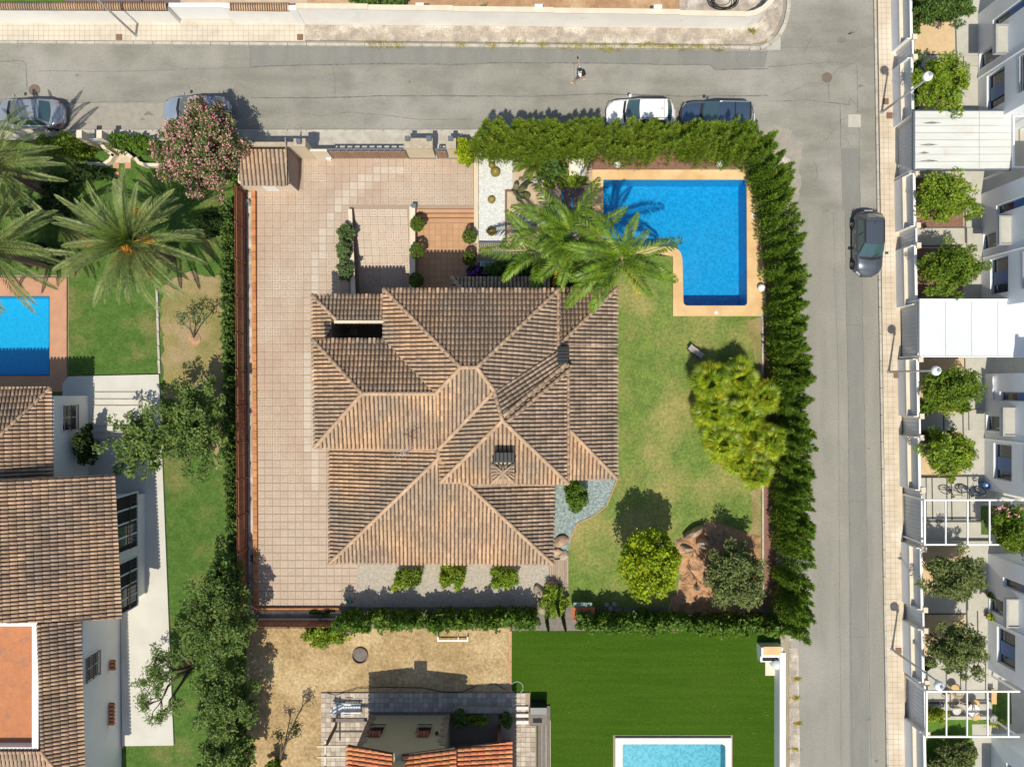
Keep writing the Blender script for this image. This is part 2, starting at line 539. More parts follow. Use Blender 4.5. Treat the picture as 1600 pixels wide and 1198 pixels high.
mat('ridge_tile', (.49, .335, .215), (.41, .28, .18), s=1.4, isl=.14, fine=.1)
mat('roof_tile_left', (.52, .345, .215), (.40, .27, .175), s=1.2, c3=(.32, .235, .17), s3=.35, t3=(.44, .62), isl=.22, hue=.010, fine=.10, fs=9)
mat('roof_tile_orange', (.66, .26, .11), (.58, .23, .105), s=1.6, isl=.12, hue=.012, fine=.06)
mat('white_gravel', (.60, .61, .59), (.48, .49, .48), s=9, fine=.16, fs=16, bump=.8, bs=26)
mat('white_pebble', (.62, .625, .61), isl=.2)
mat('blue_gravel', (.30, .36, .35), (.20, .26, .27), s=9, fine=.42, fs=7, bump=.9, bs=22)
mat('grey_gravel', (.42, .38, .32), (.36, .325, .275), s=5, fine=.2, fs=8, bump=.7, bs=28)
mat('red_gravel', (.26, .135, .10), (.21, .11, .085), s=6, fine=.2, fs=14, bump=.8, bs=22)
mat('tan_gravel', (.60, .44, .26), (.54, .395, .235), s=4, fine=.1, fs=18, bump=.5, bs=30)
mat('orange_soil', (.48, .28, .15), (.38, .22, .125), s=1.6, c3=(.30, .20, .14), s3=1.2, t3=(.55, .7), fine=.28, fs=6, bump=.6, bs=16)
mat('concrete', (.46, .44, .38), (.41, .395, .345), s=1.6, isl=.03, fine=.06, fs=12)
mat('concrete_grey', (.36, .36, .35), (.32, .32, .315), s=2, fine=.04)
mat('dark_joint', (.09, .085, .08))
mat('rock', (.40, .27, .175), (.29, .195, .13), s=2.5, c3=(.48, .36, .25), s3=1.2, fine=.16, fs=8, bump=.7, bs=6)
mat('pale_rock', (.42, .35, .27), (.32, .265, .20), s=2.5, fine=.14, fs=8, bump=.7, bs=6)
mat('stone_paver', (.47, .41, .34), (.38, .325, .265), s=3, isl=.24, hue=.01, fine=.1)
mat('oil', (.17, .165, .145), (.20, .195, .17), s=4, fine=.15, fs=9)
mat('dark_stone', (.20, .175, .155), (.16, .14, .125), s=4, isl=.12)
# foliage
mat('leaf_hedge', (.145, .195, .020), (.10, .155, .015), s=1.1, isl=.3, hue=.018, transl=.35, rough=.6, spec=.25)
mat('leaf_cypress', (.115, .180, .018), (.076, .135, .013), s=1.0, isl=.32, hue=.016, transl=.32, rough=.6, spec=.25)
mat('leaf_low_hedge', (.070, .125, .012), (.048, .095, .010), s=1.5, isl=.32, hue=.02, transl=.3, rough=.55, spec=.3)
mat('leaf_lime', (.24, .30, .008), (.15, .21, .008), s=1.4, isl=.28, hue=.02, transl=.35, rough=.5, spec=.3)
mat('leaf_citrus', (.16, .22, .016), (.095, .15, .012), s=1.6, isl=.34, hue=.025, transl=.35, rough=.45, spec=.35)
mat('leaf_feather', (.105, .155, .012), (.07, .12, .01), s=1.4, isl=.3, hue=.02, transl=.35, rough=.55)
mat('leaf_mid', (.068, .115, .02), (.046, .085, .016), s=1.6, isl=.34, hue=.02, transl=.3, rough=.5, spec=.3)
mat('leaf_olive', (.110, .135, .040), (.075, .098, .028), s=1.6, isl=.34, hue=.012, transl=.25, rough=.6, spec=.3)
mat('leaf_grey', (.085, .125, .045), (.06, .095, .03), s=1.6, isl=.35, hue=.015, transl=.25, rough=.6)
mat('leaf_pepper', (.105, .15, .035), (.07, .115, .025), s=1.2, isl=.32, hue=.02, transl=.35, rough=.55)
mat('leaf_topiary', (.075, .115, .012), (.058, .095, .010), s=3, isl=.3, hue=.015, transl=.2)
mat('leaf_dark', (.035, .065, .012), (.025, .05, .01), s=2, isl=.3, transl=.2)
mat('leaf_yellow', (.30, .32, .03), (.19, .25, .02), s=2, isl=.3, hue=.02, transl=.3)
mat('leaf_silver', (.22, .25, .22), (.16, .19, .16), s=3, isl=.2, transl=.15)
mat('oleander_leaf', (.085, .13, .03), (.06, .10, .022), s=2, isl=.3, transl=.3)
mat('petal_pink', (.62, .30, .31), (.52, .22, .25), s=2, isl=.25, hue=.015, transl=.3)
mat('petal_purple', (.22, .05, .42), (.16, .035, .34), s=3, isl=.25, transl=.2)
mat('petal_yellow', (.38, .30, .08), isl=.2, transl=.2)
mat('date_frond', (.20, .245, .07), (.13, .175, .05), s=1.2, isl=.30, hue=.012, rough=.5, spec=.4, transl=.18)
mat('date_frond_young', (.19, .27, .04), (.14, .22, .03), s=1.2, isl=.2, hue=.01, rough=.5, spec=.4, transl=.25)
mat('date_fruit', (.62, .26, .03), (.52, .21, .03), s=6, isl=.2)
mat('queen_frond', (.13, .21, .014), (.07, .13, .010), s=.9, isl=.3, hue=.02, rough=.45, spec=.4, transl=.3)
mat('queen_frond_old', (.40, .31, .05), (.30, .27, .04), s=2, isl=.25, transl=.25)
mat('fan_leaf', (.24, .285, .012), (.12, .185, .010), s=1.4, isl=.3, hue=.022, rough=.45, spec=.35, transl=.3)
mat('fan_leaf_gold', (.38, .33, .015), (.28, .28, .012), s=1.6, isl=.25, hue=.02, transl=.35)
mat('cactus_skin', (.22, .19, .045), (.17, .15, .035), s=12, isl=.1)
mat('cactus_crown', (.52, .28, .11), isl=.1)
mat('pad_cactus', (.18, .19, .085), (.15, .16, .07), s=3)
mat('grass_tuft', (.20, .20, .04), (.26, .21, .07), s=2, isl=.3, transl=.2)
mat('globe_white', (.85, .85, .85), rough=.3, spec=.5)
# vehicles
for nm, c in (('paint_silver', (.42, .44, .46)), ('paint_pale', (.40, .46, .54)), ('paint_white', (.82, .82, .80)), ('paint_blue', (.075, .125, .19)), ('paint_grey', (.11, .125, .15))):
    mat(nm, c, rough=.32, metal=.0 if nm == 'paint_white' else .55, coat=.8, spec=.5)
mat('car_glass', (.04, .085, .09), rough=.06, spec=1.0, coat=1.0)
mat('tyre', (.02, .02, .02), rough=.9)
mat('rim', (.40, .40, .40), rough=.3, metal=.7)
mat('trim', (.02, .02, .022), rough=.6)
mat('lamp_red', (.24, .012, .016), rough=.2, coat=.5)
mat('lamp_clear', (.42, .43, .45), rough=.15, coat=.5)
mat('plate_white', (.75, .75, .75), rough=.4)
# house openings, people, furniture
mat('window_glass', (.02, .03, .045), (.03, .045, .07), s=2, rough=.12, spec=.7)
mat('blue_panel', (.035, .135, .36), (.03, .115, .32), s=2, rough=.35, spec=.5)
mat('dark_inside', (.025, .024, .024))
mat('carport_cloth', (.64, .66, .67), (.61, .63, .65), s=.5, rough=.6)
mat('carport_panel', (.62, .63, .60), (.58, .58, .54), s=1.5, c3=(.56, .50, .42), s3=.9, t3=(.60, .78), rough=.5, stretch=(.4, 3, 1))
mat('soot', (.16, .15, .13), (.30, .28, .25), s=4)
mat('grey_panel', (.50, .535, .56), (.47, .505, .53), s=1, rough=.5)
mat('skin', (.48, .28, .19), rough=.5)
mat('hair', (.03, .02, .018), rough=.6)
mat('shirt', (.80, .80, .80), rough=.8)
mat('shorts', (.13, .14, .17), rough=.9)
mat('bag', (.02, .022, .024), rough=.8)
mat('shoe', (.5, .42, .36), rough=.7)
mat('white_plastic', (.62, .68, .72), rough=.4)
mat('rattan', (.60, .50, .38), (.46, .38, .28), s=20)
mat('cushion', (.62, .40, .18), (.55, .35, .15), s=8)
mat('cushion_pale', (.60, .60, .56), (.50, .50, .46), s=6)
mat('sling', (.34, .32, .29), rough=.7)
mat('blue_plastic', (.03, .10, .26), rough=.4)
mat('hose', (.015, .015, .015), rough=.5)
mat('hose_green', (.10, .20, .10), rough=.5)
mat('clay_pot', (.36, .17, .10), rough=.8)
mat('green_lid', (.16, .27, .22), rough=.6)
mat('brick_red', (.50, .16, .08), (.42, .14, .08), s=5, isl=.2)
mat('quilt', (.72, .72, .76), (.62, .10, .10), s=8, lo=.60, hi=.66)
# ------------------------------------------------------------------ ground sheets
def cells(outer, holes):
    """rectangle minus rectangles, all in metres -> list of rectangles"""
    xs = sorted({outer[0], outer[2], *[h[0] for h in holes], *[h[2] for h in holes]})
    ys = sorted({outer[1], outer[3], *[h[1] for h in holes], *[h[3] for h in holes]})
    xs = [x for x in xs if outer[0] <= x <= outer[2]]; ys = [y for y in ys if outer[1] <= y <= outer[3]]
    out = []
    for i in range(len(xs) - 1):
        for j in range(len(ys) - 1):
            cx, cy = (xs[i] + xs[i + 1]) / 2, (ys[j] + ys[j + 1]) / 2
            if not any(h[0] < cx < h[2] and h[1] < cy < h[3] for h in holes):
                out.append((xs[i], ys[j], xs[i + 1], ys[j + 1]))
    return out
def prect(a, b, c, d):
    x0, y0 = P2(a, b); x1, y1 = P2(c, d)
    return (min(x0, x1), min(y0, y1), max(x0, x1), max(y0, y1))
HOLES = [prect(942, 281, 1167, 478), prect(-70, 463, 79, 587), prect(972, 1160, 1133, 1290), prect(552, 326, 641, 485), prect(650, 326, 741, 485), prect(741, 381, 746, 485)]
g = MB()
for c in cells((-420, -420, 420, 420), HOLES):
    g.sheet([(c[0], c[1]), (c[2], c[1]), (c[2], c[3]), (c[0], c[3])], -0.02)
struct('ground', g, 'base_ground')

def sheet(name, pts, z, m, **kw):
    return struct(name, MB().psheet(pts, z), m, **kw)
def ragged(pts, amp=4.0, step=4, seed=1):
    g = random.Random(seed); out = []
    for i in range(len(pts)):
        a, b = Vector(pts[i]), Vector(pts[(i + 1) % len(pts)]); n = max(1, int((b - a).length / step))
        for k in range(n):
            w = len(out); out.append(tuple(a.lerp(b, k / n) + Vector((math.sin(w * .9 + seed) + math.sin(w * .37), math.cos(w * .7) + math.sin(w * .31 + seed))) * amp * .5 + Vector((g.uniform(-1, 1), g.uniform(-1, 1)))))
    return out
def slab(name, pts, z, m, **kw):
    return struct(name, MB().pprism(pts, -0.05, z), m, **kw)

# streets
sheet('road', [(-400, 60), (1215, 70), (1232, -200), (1362, -200), (1365, 0), (1374, 600), (1384, 1198), (1392, 1500), (1236, 1500), (1240, 1198), (1232, 900), (1236, 600), (1228, 300), (1170, 216), (-400, 208)], 0.0, 'asphalt')
side = struct('side_road', MB().psheet([(1248, 330), (1371, 330), (1374, 600), (1384, 1198), (1392, 1500), (1249, 1500), (1249, 900), (1249, 600)], 0.004), 'asphalt_side')
def wavy(pts, w, z, amp=0.6, step=8, seed=1, closed=False, wj=0.5):
    """a thin jagged strip (tar seam or crack) along a photo-measured line, as a flat bead on the asphalt"""
    g = random.Random(seed); mb = MB(); pl = []
    for i in range(len(pts) - 1):
        a, b = Vector(pts[i]), Vector(pts[i + 1]); n = max(1, int((b - a).length / step))
        for k in range(n): pl.append(a.lerp(b, k / n))
    pl.append(Vector(pts[-1]))
    L = []; Rr = []; off = 0
    for i, p in enumerate(pl):
        d = (pl[min(i + 1, len(pl) - 1)] - pl[max(i - 1, 0)]).normalized(); n = Vector((-d.y, d.x))
        off = off * .75 + g.uniform(-amp, amp) * .6
        ww = w * (1 + g.uniform(-wj, wj)) / 2
        L.append(P2(*(p + n * (off + ww)), z)); Rr.append(P2(*(p + n * (off - ww)), z))
    for i in range(len(pl) - 1):
        mb.add([(*L[i], z), (*Rr[i], z), (*Rr[i + 1], z), (*L[i + 1], z)], [(0, 1, 2, 3)])
    return mb
def seam(pts, w=1.2, z=0.009, m='tar', parent=None, **k):
    return struct('tar_seam', wavy(pts, w, z, **k), m)
seam([(390, 105), (460, 102), (620, 99), (700, 101), (800, 98), (940, 99), (1040, 101), (1108, 101), (1118, 109), (1200, 107)], 1.8, seed=3)
seam([(390, 153), (480, 153), (600, 150), (700, 150), (840, 151), (950, 147), (1060, 150), (1200, 149)], 1.7, seed=4)
seam([(0, 96), (36, 95), (41, 100), (42, 140)], 1.0, seed=5)
seam([(60, 111), (180, 112), (300, 108), (390, 106)], .7, seed=6)
seam([(288, 110), (293, 125), (296, 140)], .6, seed=7)
seam([(390, 72), (390, 104)], .6, seed=8)
seam([(520, 105), (522, 122), (524, 150)], .8, seed=9, amp=1.2)
seam([(100, 161), (200, 159), (255, 159)], .7, seed=12)
seam([(897, 98), (897, 125), (902, 144)], .6, seed=13)
seam([(1200, 105), (1240, 102), (1290, 98), (1335, 100)], .8, seed=14, amp=1)
seam([(1202, 158), (1260, 156), (1330, 164)], .8, seed=15)
seam([(1339, 102), (1340, 178)], .8, seed=16)
seam([(1295, 130), (1296, 160), (1313, 162), (1314, 230)], .9, seed=17)
seam([(1342, 200), (1344, 330)], .7, seed=18)
seam([(1200, 74), (1260, 76), (1330, 70)], .6, seed=19, amp=1.2)
seam([(1270, 58), (1262, 72), (1255, 90)], .6, seed=20, amp=1.5)
seam([(1298, 120), (1310, 108), (1330, 100)], .6, seed=21, amp=1.8)
seam([(1220, 150), (1245, 140), (1262, 128), (1288, 130)], .6, seed=22, amp=1.8)
seam([(1290, 220), (1310, 190), (1330, 182), (1345, 180)], .7, seed=23, amp=1.4)
seam([(1322, 506), (1350, 511)], .6, seed=24); seam([(1328, 781), (1356, 784)], .6, seed=25); seam([(1330, 995), (1360, 995)], .6, seed=26)
seam([(1374, 70), (1373, 250), (1376, 520), (1379, 760), (1383, 1000), (1384, 1198)], 1.0, z=.011, seed=27)
g_ = random.Random(77)
for k in range(16):
    x = g_.uniform(1205, 1355); y = g_.uniform(60, 330); a = g_.uniform(0, 6.28); L = g_.uniform(14, 40); pts = [(x, y)]
    for q in range(3):
        a += g_.uniform(-.7, .7); pts.append((pts[-1][0] + L / 3 * math.cos(a), pts[-1][1] + L / 3 * math.sin(a)))
    if all(1200 < p[0] < 1360 for p in pts) and not any(p[0] < 1255 and p[1] > 190 for p in pts): seam(pts, .45, z=.013 + k * .0003, seed=60 + k, amp=1.4)
seam([(470, 176), (500, 181), (545, 175), (600, 180), (660, 187), (740, 186)], .7, z=.014, seed=90)
# overlays of newer asphalt
struct('asphalt_patch', MB().psheet([(390, 72), (1200, 80), (1195, 105), (1118, 109), (1108, 101), (940, 99), (800, 98), (620, 99), (460, 102), (390, 104)], .004), 'asphalt_grey')
struct('asphalt_patch', MB().psheet([(1314, 232), (1342, 232), (1345, 330), (1316, 330)], .004), 'asphalt_grey')
struct('asphalt_strip', MB().psheet([(1320, 330), (1345, 330), (1350, 600), (1358, 1198), (1362, 1400), (1332, 1400), (1328, 1198), (1325, 600)], .008), 'asphalt_grey')
for i, (a, b, c) in enumerate(((1305, 330, 1198),)):
    seam([(1302, 330), (1310, 600), (1314, 1198)], .5, z=.012, seed=40 + i)
seam([(1320, 330), (1325, 600), (1332, 1198)], .7, z=.012, seed=43)
seam([(1345, 330), (1350, 600), (1361, 1198)], .7, z=.012, seed=44)
struct('dusty_verge', MB().psheet(ragged([(96, 163), (180, 161), (256, 162), (300, 172), (380, 190), (370, 205), (0, 205), (0, 200), (100, 190)], 1.2, 4, 8), .004), 'asphalt_pale')
struct('dusty_verge', MB().psheet(ragged([(1180, 205), (1215, 197), (1238, 204), (1254, 224), (1250, 290), (1238, 340), (1225, 330), (1218, 260), (1180, 230)], 4, 4, 9), .006), 'asphalt_pale')
struct('dirt_verge', MB().psheet([(1233, 1012), (1248, 1012), (1250, 1198), (1256, 1400), (1234, 1400)], .012), 'rough_dirt')
for k, (x, y, r_) in enumerate(((230, 178, 8), (222, 186, 4), (470, 200, 3), (1315, 64, 7), (1345, 135, 4), (1357, 700, 2.5), (1357, 1123, 4), (1370, 1188, 4), (1330, 52, 5), (1290, 330, 5), (640, 128, 3), (120, 118, 3))):
    struct('oil_stain', MB().psheet(ragged([(x - r_, y), (x, y - r_ * .6), (x + r_ * 1.2, y), (x, y + r_ * .7)], r_ * .3, 2, k), .0155 + k * .0002), 'oil')
def disc(name, px, py, r, m, z=.02, label=None, cat=None, group=None):
    c = P(px, py)
    t = thing(name, label, cat, c, group)
    add('frame', MB().lathe([(r * 1.12, -.01), (r * 1.12, z), (r * .98, z), (r * .98, z * .4)], c, 22, cap=False), 'manhole_iron', t)
    mb = MB().lathe([(r * .97, -.01), (r * .97, z * .8)], c, 22)
    for k in (-2, -1, 0, 1, 2): mb.box(c.x - r * .6, c.y + k * r * .28 - r * .05, z * .7, c.x + r * .6, c.y + k * r * .28 + r * .05, z * 1.1)
    add('cover', mb, m, t)
    return t
disc('manhole_cover', 54, 141, .32, 'manhole_iron', label='round manhole cover in the road above the silver hatchback', cat='manhole cover')
disc('manhole_cover', 1292, 121.5, .29, 'manhole_iron', label='round manhole cover in the middle of the street junction', cat='manhole cover')
def square_cover(px, py, s, label, m='rusty_iron', z=.15):
    c = P(px, py); c.z = 0
    t = thing('drain_cover', label, 'drain cover', c)
    add('frame', MB().box(c.x - s, c.y - s, z - .04, c.x + s, c.y + s, z), m, t)
    add('lid', MB().box(c.x - s * .85, c.y - s * .85, z - .02, c.x + s * .85, c.y + s * .85, z + .01), m, t)
square_cover(188, 60, .19, 'rusty square cover in the tiled pavement left of the lamp foot')
square_cover(470, 60, .19, 'rusty square cover at the end of the tiled pavement by the white wall')
square_cover(1382, 160, .19, 'rusty square cover beside the lamp pole across from the parasol-free junction corner'.replace('across from the parasol-free junction corner', 'at the street corner'))
square_cover(1388, 182, .19, 'rusty square cover just below the foot of the corner lamp')
square_cover(1399, 586, .19, 'rusty square cover beside the lamp across from the white canopy')
square_cover(1402, 1015, .19, 'rusty square cover beside the lamp at the lower end of the pavement')
square_cover(1335, 189, .40, 'pale square utility cover let into the side road', 'concrete', .015)
square_cover(1209, 68, .42, 'concrete drain pad on the kerb corner at the junction', 'concrete', .02)

# pavements with kerbs (top 0.13 m)
def paved(name, pts, m, z=.13): return struct(name, MB().pprism(pts, -.05, z), m)
paved('pavement', [(1368, -150), (1398, -150), (1414, 1300), (1388, 1300)], 'pavement')
g = MB()
for y in range(-150, 1300, 42):
    x = 1364 + (y) * 20 / 1198
    g.pprism([(x, y + .4), (x + 3.4, y + .4), (x + 4, y + 41.6), (x + .7, y + 41.6)], -.05, .134)
add('kerb', g, 'kerb', kind='structure')
paved('pavement', [(-150, 32), (478, 33), (478, 66), (-150, 64)], 'pavement_n')
g = MB()
for x in range(-150, 1150, 30):
    y0 = 64.5 + x * .008
    g.pprism([(x + .3, y0), (x + 29.7, y0 + .24), (x + 29.7, y0 + 4.6), (x + .3, y0 + 4.4)], -.05, .136)
pts = [(1170, 74.6), (1186, 73.5), (1200, 67.5), (1214, 55), (1223, 38), (1228, 15), (1229, -40)]
for i in range(len(pts) - 1):
    a, b = Vector(pts[i]), Vector(pts[i + 1]); d = (b - a).normalized(); n = Vector((d.y, -d.x))
    q = [a, b, b, a]
    g.pprism([tuple(a + n * 0), tuple(b + n * 0), tuple(b - n * 6), tuple(a - n * 6)], -.05, .1385 + i * .0005)
add('kerb', g, 'kerb', kind='structure')
struct('dirt_verge', MB().pprism([(478, 40), (1150, 46), (1185, 38), (1200, 12), (1203, -40), (1224, -40), (1222, 20), (1210, 50), (1192, 66), (1170, 71), (478, 64)], -.05, .10), 'rough_dirt')
# paving joints, as grooves filled with darker mortar standing 2 mm proud
def joints(name, x0f, x1f, y0, y1, dx, dy, m='joint', z=.134, slant=0.0167, w=.5):
    mb = MB()
    n = int((y1 - y0) / dy)
    for i in range(n + 1):
        y = y0 + i * dy; xa = x0f + slant * y; xb = x1f + slant * y
        mb.psheet([(xa, y), (xb, y), (xb, y + w), (xa, y + w)], z)
    k = 1
    while x0f + k * dx < x1f:
        x = x0f + k * dx
        mb.psheet([(x + slant * y0, y0), (x + slant * y0 + w, y0), (x + slant * y1 + w, y1), (x + slant * y1, y1)], z + .002); k += 1
    return struct(name, mb, m)
joints('paving_joint', 1368.5, 1390, -20, 1220, 8, 8.1, w=.38)
mb = MB()
for x in range(-20, 478, 8): mb.psheet([(x, 38.5), (x + .4, 38.5), (x + .4, 65), (x, 65)], .134)
for y in range(40, 65, 8): mb.psheet([(-20, y), (477, y + .3), (477, y + .7), (-20, y + .4)], .136)
struct('paving_joint', mb, 'joint')
# narrow south pavement of the street
paved('pavement', [(-150, 206), (742, 206), (742, 248), (480, 248), (480, 222), (-150, 218)], 'kerb', .12)
g = MB()
for x in range(-150, 740, 30): g.pprism([(x + .3, 203.8), (x + 29.7, 203.8), (x + 29.7, 207), (x + .3, 207)], -.05, .135)
add('kerb', g, 'kerb', kind='structure')

# plots beyond the north wall
sheet('green_lawn_strip', [(-150, -100), (101, -100), (101, 16), (-150, 16)], .02, 'bright_lawn')
sheet('paved_yard', [(101, -100), (282, -100), (282, 16), (101, 16)], .02, 'brown_paving')
sheet('sandy_plot', [(282, -100), (480, -100), (480, 20), (282, 20)], .02, 'sand')
sheet('dirt_plot', [(480, -100), (1062, -100), (1062, 40), (480, 34)], .02, 'soil')
sheet('stony_plot', [(1062, -100), (1215, -100), (1215, 40), (1062, 40)], .02, 'rough_dirt')
# left garden
LAWN_L = [(-150, 214), (368, 214), (368, 320), (352, 420), (366, 1198), (366, 1500), (-150, 1500)]
sheet('garden_ground', [(-150, 214), (374, 214), (390, 1500), (-150, 1500), (-150, 600), (108, 600), (108, 430), (-150, 430)], .01, 'green_lawn')
sheet('dry_grass', ragged([(252, 445), (300, 425), (350, 432), (352, 620), (340, 730), (300, 640), (256, 620)], seed=2), .016, 'dry_lawn')
sheet('bright_grass', [(107, 432), (160, 400), (246, 452), (245.5, 586), (107, 587)], .018, 'green_lawn')
g = MB()
for y in range(452, 584, 22): g.pprism([(244 + (y - 452) * .03, y + .5), (247.5 + (y - 452) * .03, y + .5), (248 + (y - 430) * .03, y + 21.5), (244.6 + (y - 430) * .03, y + 21.5)], 0, .12)
add('lawn_edging', g, 'kerb', kind='structure')
# left pool terrace
g = MB()
for c in cells(prect(-140, 434, 105.5, 612), [HOLES[1]]):
    g.prism([(c[0], c[1]), (c[2], c[1]), (c[2], c[3]), (c[0], c[3])], -.1, .10)
struct('pool_terrace', g, 'terracotta_deck')
slab('white_terrace', [(109, 588), (250, 585), (273, 1162), (193, 1163), (190, 900), (100, 900), (100, 600)], .16, 'white_terrace')
sheet('terracotta_corner', [(152, 1168), (193, 1128), (193, 1168)], .06, 'terracotta_deck')
mb = MB()
for (x0, y0, x1, y1) in ((150, 612, 222, 640),):
    pass
for i, y in enumerate((612, 623, 633)): mb.pprism([(150, y), (223, y), (223, y + 1.6), (150, y + 1.6)], .16, .24)
mb.pprism([(219, 612), (224, 612), (226, 680), (221, 680)], .16, .26)
for i, y in enumerate((664, 674, 684)): mb.pprism([(150, y), (221, y), (221, y + 1.6), (150, y + 1.6)], .16, .24)
add('step_edge', mb, 'kerb', kind='structure')

# main plot: ground covers
sheet('lawn', [(958, 398), (1051, 400), (1051, 494), (1190, 494), (1190, 640), (1191, 940), (1100, 960), (888, 960), (888, 850), (894, 832), (902, 817), (928, 804), (948, 788), (957, 766), (964, 740), (955, 500)], .04, 'lawn')
mb = MB().psheet(ragged([(1164, 499), (1189, 497), (1189, 900), (1170, 900), (1174, 800), (1172, 740), (1182, 600), (1176, 540)], 2, 5), .045)
struct('worn_grass', mb, 'dry_lawn')
sheet('blue_gravel_bed', [(862, 750), (968, 742), (959, 768), (950, 791), (929, 808), (903, 820), (896, 834), (890, 860), (862, 860)], .03, 'blue_gravel')
struct('bed_edging', wavy([(966, 745), (957, 768), (948, 790), (928, 806), (902, 818), (895, 832), (889, 848)], 1.6, .09, amp=.1, wj=.05), 'terracotta')
sheet('gravel_yard', [(557, 868), (862, 868), (862, 965), (557, 965)], .03, 'grey_gravel')
sheet('red_gravel_strip', [(925, 236), (1150, 236), (1178, 248), (1200, 300), (1212, 494), (1212, 980), (1191, 980), (1191, 494), (1183, 300), (1165, 262), (925, 266)], .03, 'red_gravel')
sheet('soil_bed', [(744, 205), (1170, 205), (1235, 250), (1238, 600), (1240, 1000), (1190, 1008), (890, 1008), (880, 955), (1192, 955), (1200, 500), (1195, 300), (1160, 248), (744, 248)], .0135, 'rough_dirt')
def mound(name, poly, h, m, step=3.2, z0=.05, seed=3, amp=.16):
    """rugged raised earth inside a photo-measured outline"""
    from mathutils import noise as mn
    xs = [p[0] for p in poly]; ys = [p[1] for p in poly]; mb = MB(); idx = {}
    def edge_d(x, y):
        best = 1e9; p = Vector((x, y))
        for i in range(len(poly)):
            a = Vector(poly[i]); b = Vector(poly[(i + 1) % len(poly)]); d = b - a; t = max(0, min(1, (p - a).dot(d) / d.length_squared)); best = min(best, (a + d * t - p).length)
        return best
    def ins(x, y):
        r_ = False; j = len(poly) - 1
        for i in range(len(poly)):
            xi, yi = poly[i]; xj, yj = poly[j]
            if (yi > y) != (yj > y) and x < (xj - xi) * (y - yi) / (yj - yi) + xi: r_ = not r_
            j = i
        return r_
    def vid(i, j):
        if (i, j) in idx: return idx[(i, j)]
        x, y = min(xs) + i * step, min(ys) + j * step; v = P(x, y); d = edge_d(x, y) if ins(x, y) else 0
        n_ = mn.noise(Vector((x * .12, y * .12, seed))) + .6 * mn.noise(Vector((x * .3, y * .3, seed)))
        z = z0 + min(1, d / 16) * h * (1 + .5 * n_) + (amp * n_ if d > 2 else 0)
        mb.v.append((v.x, v.y, max(z, -.01) if d > 0 else -.01)); idx[(i, j)] = len(mb.v) - 1; return idx[(i, j)]
    for i in range(int((max(xs) - min(xs)) / step)):
        for j in range(int((max(ys) - min(ys)) / step)):
            x, y = min(xs) + (i + .5) * step, min(ys) + (j + .5) * step
            if ins(x, y): mb.f.append([vid(i, j), vid(i, j + 1), vid(i + 1, j + 1), vid(i + 1, j)]); mb.m.append(0)
    return struct(name, mb, m, smooth=True)
mound('soil_mound', [(1054, 846), (1074, 828), (1108, 812), (1130, 818), (1190, 838), (1190, 940), (1100, 948), (1050, 955), (1062, 900)], .42, 'orange_soil')
sheet('soil_bed', [(1050, 930), (1190, 930), (1190, 962), (1040, 962)], .056, 'orange_soil')
sheet('shade_bed', [(532, 948), (1215, 948), (1215, 985), (800, 985), (800, 981), (532, 981)], .048, 'dark_stone')  # dark tone stands in for the near-black shadow along the hedges
sheet('dry_lawn', [(385, 981), (798, 981), (798, 1500), (385, 1500)], .02, 'straw_lawn')
sheet('artificial_lawn', [(798, 981), (1219, 981), (1219, 1158), (1219, 1500), (1145, 1500), (1145, 1148), (958, 1148), (958, 1500), (798, 1500)], .024, 'artificial_turf')
g = MB()
for y in range(985, 1130, 24): g.pprism([(796, y), (799.5, y), (799.5, y + 23.4), (796, y + 23.4)], 0, .08)
add('brick_edging', g, 'terracotta', kind='structure')
# garden bed plates between driveway and pool
sheet('garden_path', [(789, 262), (925, 262), (925, 400), (1000, 400), (965, 470), (745, 470), (745, 380), (789, 380)], .026, 'sand')
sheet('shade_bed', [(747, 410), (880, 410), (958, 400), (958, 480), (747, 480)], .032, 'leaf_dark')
sheet('patio_paving', [(878, 286), (926, 286), (926, 345), (878, 345)], .034, 'brown_paving')
sheet('white_gravel_bed', [(748, 248), (801, 248), (801, 298), (789, 298), (789, 379), (748, 379)], .07, 'white_gravel')
g = MB(); 
g.pprism([(741, 247), (747.5, 247), (747.5, 381), (741, 381)], -.5, .22)
add('garden_kerb', g, 'cream_wall', kind='structure')
g = MB()
g.pprism([(789, 297), (803, 297), (803, 300), (792, 300), (792, 379), (789, 379)], 0, .14)
add('garden_kerb', g, 'rusty_iron', kind='structure')
# loose pebbles on the white bed so that its grain is real
def pebbles(name, poly, n, z, size, m, seed=0):
    g = np.random.default_rng(seed)
    xs = [p[0] for p in poly]; ys = [p[1] for p in poly]
    C = []
    while len(C) < n:
        x = g.uniform(min(xs), max(xs)); y = g.uniform(min(ys), max(ys))
        ins = False; j = len(poly) - 1
        for i in range(len(poly)):
            xi, yi = poly[i]; xj, yj = poly[j]
            if (yi > y) != (yj > y) and x < (xj - xi) * (y - yi) / (yj - yi) + xi: ins = not ins
            j = i
        if ins:
            v = P(x, y); C.append((v.x, v.y, z))
    C = np.array(C)
    s = size * g.uniform(.5, 1.3, size=(n, 1))
    a = g.uniform(0, 6.28, size=(n, 1))
    V = np.empty((n, 5, 3))
    for k in range(4):
        an = a[:, 0] + k * math.pi / 2
        V[:, k, 0] = C[:, 0] + np.cos(an) * s[:, 0]; V[:, k, 1] = C[:, 1] + np.sin(an) * s[:, 0] * .8; V[:, k, 2] = C[:, 2]
    V[:, 4] = C; V[:, 4, 2] += s[:, 0] * .7
    F = (np.array([[0, 1, 4], [1, 2, 4], [2, 3, 4], [3, 0, 4]])[None] + (np.arange(n) * 5)[:, None, None]).reshape(-1)
    return add(name, fast_mesh(name, V.reshape(-1, 3), 3, n * 4, F), m, kind='stuff')
